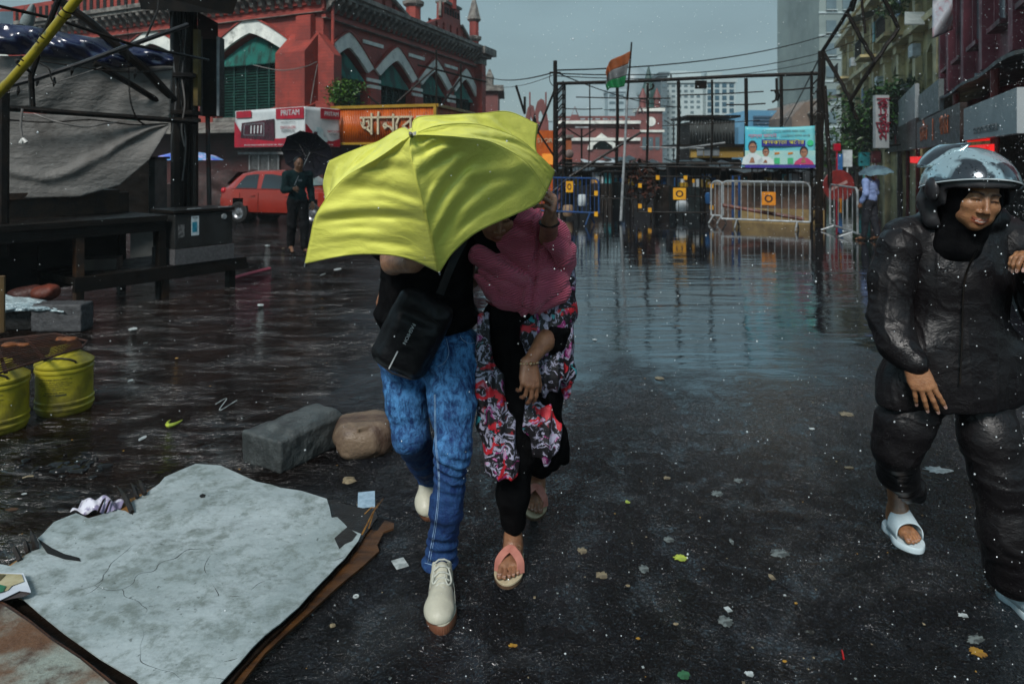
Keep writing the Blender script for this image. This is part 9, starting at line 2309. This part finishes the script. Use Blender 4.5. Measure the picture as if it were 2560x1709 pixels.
def slide(H, T, u, s, d, parent):
 e = bpy.data.objects.new('slide', None); C.objects.link(e); e.parent = parent
 outline_sole(H, T, u, .026, .108, SLD, 'sole', e, 0.0, 1, .014)
 L = (T - H).length
 def f(a, v):
  t = (a - .5) * 2; y = .080 + (L * .76 - .080) * v - .012 * abs(t) * (1 - v) - .008 * (1 - t * t) * v
  return H + d * y + s * (.050 * math.sin(t * PI / 2) * (1 + .06 * v)) + u * (.004 + (.094 - .036 * v) * math.cos(t * PI / 2) ** .6)
 m = MB(); m.grid(f, 24, 12, -.004); m.build('strap', SLD, e, True)
slide(hL_, tL_, uL1, sL1, dL1, hw); slide(hR_, tR_, uR1, sR1, dR1, hw)
# ------------------------------------------------------------------ PEOPLE FURTHER BACK
def walker(name_label, X, Y, H, rz, top, low, arm_up, sc_hair, lean=0.0, shoe=None, hand_h=(.16, .26, 1.12), stride=.22):
 """upright walker built around local axes: facing +y before rotation"""
 k = H / 1.72; t = thing('person', name_label, 'person', (X, Y, 0), 0)
 M = Matrix.Translation((X, Y, 0)) @ Matrix.Rotation(rz, 4, 'Z') @ Matrix.Scale(k, 4)
 R3_ = Matrix.Rotation(rz, 3, 'Z')
 def W(x, y, z): return M @ Vector((x, y, z))
 h_ = .011; b0 = (X - .55, Y - .55, -.02); b1 = (X + .55, Y + .55, 1.85)
 S = Sdf(b0, b1, h_); head(S, W(0, .03 + lean, 1.60), R3_ @ Euler((R(-8), 0, 0)).to_matrix(), k, False, .1)
 S.cap(W(0, 0, 1.42), W(0, 0, 1.0), .10 * k, .11 * k, .05)
 hp = [W(-.09, 0, .92), W(.09, 0, .92)]; kn = [W(-.09, stride * .6, .50), W(.09, -stride * .2, .50)]; an = [W(-.08, stride, .09), W(.08, -stride, .12)]
 toe = [W(-.09, stride + .18, .02), W(.09, -stride + .16, .03)]
 sh = [W(-.19, 0, 1.40), W(.19, 0, 1.40)]; el = [W(-.25, -.04, 1.13), W(.24, .02, 1.13)]; wr = [W(-.24, .10, .88), W(*hand_h)]
 for i in (0, 1):
  S.chain([hp[i], kn[i], an[i]], [.08 * k, .055 * k, .04 * k], .03); S.cap(an[i], toe[i], .04 * k, .03 * k, .03)
  S.chain([sh[i], el[i], wr[i]], [.05 * k, .042 * k, .03 * k], .03)
  d_ = (wr[i] - el[i]).normalized(); hand(S, wr[i], d_, W(0, 0, 0) - W(.3 * (1 if i else -1), -.2, 0) if not (arm_up and i) else (R3_ @ Vector((0, 1, 0))), k, (.5, .5, .5, .5) if not (arm_up and i) else (1.2, 1.2, 1.2, 1.2), .05, 1)
 c0 = W(0, .03 + lean, 1.60)
 bo = grow('body', S, SK1, t, None, lambda V: ones(V), 1)
 S = Sdf(tuple(c0 - Vector((.2, .2, .1))), tuple(c0 + Vector((.2, .2, .2))), .009); S.ell(c0 + R3_ @ Vector((0, -.025, .045)), (.082 * k, .10 * k, .082 * k), (0, 0, rz), .01); S.box(c0 + R3_ @ Vector((0, .10, -.03)), (.12, .05, .07), (0, 0, rz), .01, .01, True)
 grow('hair', S, _M['black_hair'], t)
 S = Sdf(b0, b1, h_); S.chain([sh[0], sh[1]], [.075 * k, .075 * k], .05); S.ell(W(0, 0, 1.28), (.17 * k, .125 * k, .2 * k), (0, 0, rz), .06); S.ell(W(0, 0, 1.02), (.165 * k, .12 * k, .16 * k), (0, 0, rz), .06)
 for i in (0, 1): S.chain([sh[i], el[i], el[i].lerp(wr[i], .80)], [.070 * k, .058 * k, .048 * k], .03)
 grow('shirt', S, top, t, folds(7, .009, 3))
 S = Sdf(b0, b1, h_); S.ell(W(0, 0, .93), (.155 * k, .115 * k, .10 * k), (0, 0, rz), .05)
 for i in (0, 1): S.chain([hp[i], kn[i], an[i] + Vector((0, 0, .03))], [.098 * k, .078 * k, .066 * k], .04)
 grow('trousers', S, low, t, folds(8, .009, 5))
 for i in (0, 1):
  m = MB(); a, b = an[i] - R3_ @ Vector((0, .05, .06)), toe[i] + R3_ @ Vector((0, .03, -.012)); m.beam(a * 1.0, b, .09 * k, .02); m.beam(a.lerp(b, .55) + Vector((0, 0, .035)), a.lerp(b, .72) + Vector((0, 0, .035)), .10 * k, .012); m.build('sandal', shoe or BLACKMETAL, t, False, .004)
 return t, W, R3_, wr, c0
TEALS = pm('dark_teal_longsleeve', (.008, .028, .030), (.005, .016, .018), .8, 9, spec=.2)
tm_, W1, R31, wr1, c1_ = walker('person in a dark teal long-sleeved shirt walking past the red car under a black umbrella', -3.66, 11.95, 1.64, R(180 + 35), TEALS, pm('charcoal_trousers', (.010, .010, .011), (.006, .006, .007), .85, 9, spec=.2), True, 0, .03, None, (.13, .24, 1.16), .16)
m = MB()
for s in (-1, 1): m.tube([c1_ + R31 @ Vector((s * .032 + .018 * math.cos(a), .095, .008 + .014 * math.sin(a))) for a in [k * PI / 6 for k in range(13)]], .003, 5)
m.build('glasses', BLACKMETAL, tm_)
m = MB(); m.box(W1(.0, .132, 1.30), (.07, .01, .035), R(35)); m.build('shirt_print', GRY, tm_)
def brolly(label, hub, R3b, r, grip_, mt, n=8, droop=.30):
 t = thing('umbrella', label, 'umbrella', tuple(hub), group=None); hub = Vector(hub); vs = [hub]; fs = []; rows = 7
 for j in range(1, rows + 1):
  q = j / rows
  for i in range(n * 6):
   a = 2 * PI * i / (n * 6); sc_ = abs(math.sin(n * a / 2)); rr = r * q * (1 - .07 * sc_ * q); vs.append(hub + R3b @ Vector((rr * math.cos(a), rr * math.sin(a), -droop * r * q * q * (1 - .12 * sc_))))
 N = n * 6; fs = [(0, 1 + i, 1 + (i + 1) % N) for i in range(N)] + [(1 + (j - 1) * N + i, 1 + j * N + i, 1 + j * N + (i + 1) % N, 1 + (j - 1) * N + (i + 1) % N) for j in range(1, rows) for i in range(N)]
 m = MB(); m.add(vs, fs); m.build('canopy', mt, t, True)
 for i in range(n):
  a = 2 * PI * i / n; m = MB(); m.tube([hub + R3b @ Vector((r * q * math.cos(a), r * q * math.sin(a), -droop * r * q * q - .006)) for q in (0, .35, .7, 1.02)], .004, 5); m.build('rib', CHR, t)
  m = MB(); m.tube([hub + R3b @ Vector((0, 0, -r * .42)), hub + R3b @ Vector((r * .5 * math.cos(a), r * .5 * math.sin(a), -droop * r * .25 - .008))], .003, 4); m.build('stretcher', CHR, t)
 m = MB(); m.tube([hub + R3b @ Vector((0, 0, .04)), Vector(grip_)], .007, 6); m.build('shaft', STEEL, t)
 return t
hub1 = P(768, 396, 12.25); gp = wr1[1] + Vector((0, -.02, .06)); ax = (hub1 - gp).normalized()
RBq = ax.to_track_quat('Z', 'Y').to_matrix()
tilt = Euler((R(38), R(10), 0)).to_matrix()
brolly('black umbrella held open behind the walking man\'s head', hub1 + Vector((.02, .1, .12)), Euler((R(-62), R(12), 0)).to_matrix(), .47, gp, pm('black_umbrella_cloth', (.012, .012, .020), (.008, .008, .012), .6, 9, spec=.3), 10, .28)
bl_, W2, R32, wr2, c2_ = walker('person in a pale blue shirt standing under an umbrella at the right, beyond the barriers', 7.02, 13.7, 1.42, R(180 - 150), pm('pale_blue_shirt', (.20, .27, .48), (.12, .17, .32), .7, 7), pm('navy_trousers', (.008, .009, .014), (.005, .006, .009), .8, 9), True, 0, .0, None, (.10, .22, 1.22), .12)
gp2 = wr2[1]; brolly('small grey-blue umbrella over the person in the pale blue shirt', P(2188, 414, 13.7), Euler((R(6), R(-8), 0)).to_matrix(), .33, gp2, pm('grey_blue_umbrella', (.10, .17, .20), (.03, .05, .07), .35, 4), 8, .45)
# ================================================================== RAIN
m = MB(); rnd = random.Random(99)
def drop(p, r):
 m.add([(p[0] + r * x, p[1] + r * y, p[2] + r * 1.15 * z) for x, y, z in ((1, 0, 0), (-1, 0, 0), (0, 1, 0), (0, -1, 0), (0, 0, 1), (0, 0, -1))], [(0, 2, 4), (2, 1, 4), (1, 3, 4), (3, 0, 4), (2, 0, 5), (1, 2, 5), (3, 1, 5), (0, 3, 5)])
for k in range(4800):
 Y = 1.2 + 11 * rnd.random() ** 1.3; bias = rnd.random(); u = (1 - bias ** 1.8) * 2560 if rnd.random() < .75 else rnd.random() * 2560
 x = (u - HX) / F * Y; z = rnd.uniform(.02, CAM_Z + .23 * Y)
 if u < 1150 and rnd.random() < .72: continue
 drop((x, Y, z), (.0009 + .0014 * rnd.random() ** 3) * (.75 + .16 * Y))
RD = pm('rain_glint_white', (.75, .80, .82), (.65, .7, .72), .05, 9, spec=1.0)  # opaque white colour stands in for light glinting in the drops
tag(m.build('rain_drops', RD, None, True), 'countless falling rain drops in the air, their caught light painted white', 'rain', kind='stuff')
# ================================================================== HAZE (one closed box of thin air round everything)
m = MB(); m.lbox(-240, 240, -20, 250, -1, 38)
hz_m = bpy.data.materials.new('rain_haze'); hz_m.use_nodes = True; hn = hz_m.node_tree; hn.nodes.clear()
ho = hn.nodes.new('ShaderNodeOutputMaterial'); hv = hn.nodes.new('ShaderNodeVolumePrincipled'); hv.inputs['Color'].default_value = (.80, .90, .93, 1); hv.inputs['Density'].default_value = .0010; hv.inputs['Anisotropy'].default_value = .2
hn.links.new(hv.outputs[0], ho.inputs['Volume'])
tag(m.build('haze', hz_m), 'thin pale rain haze filling the air over the street', 'haze', kind='stuff')
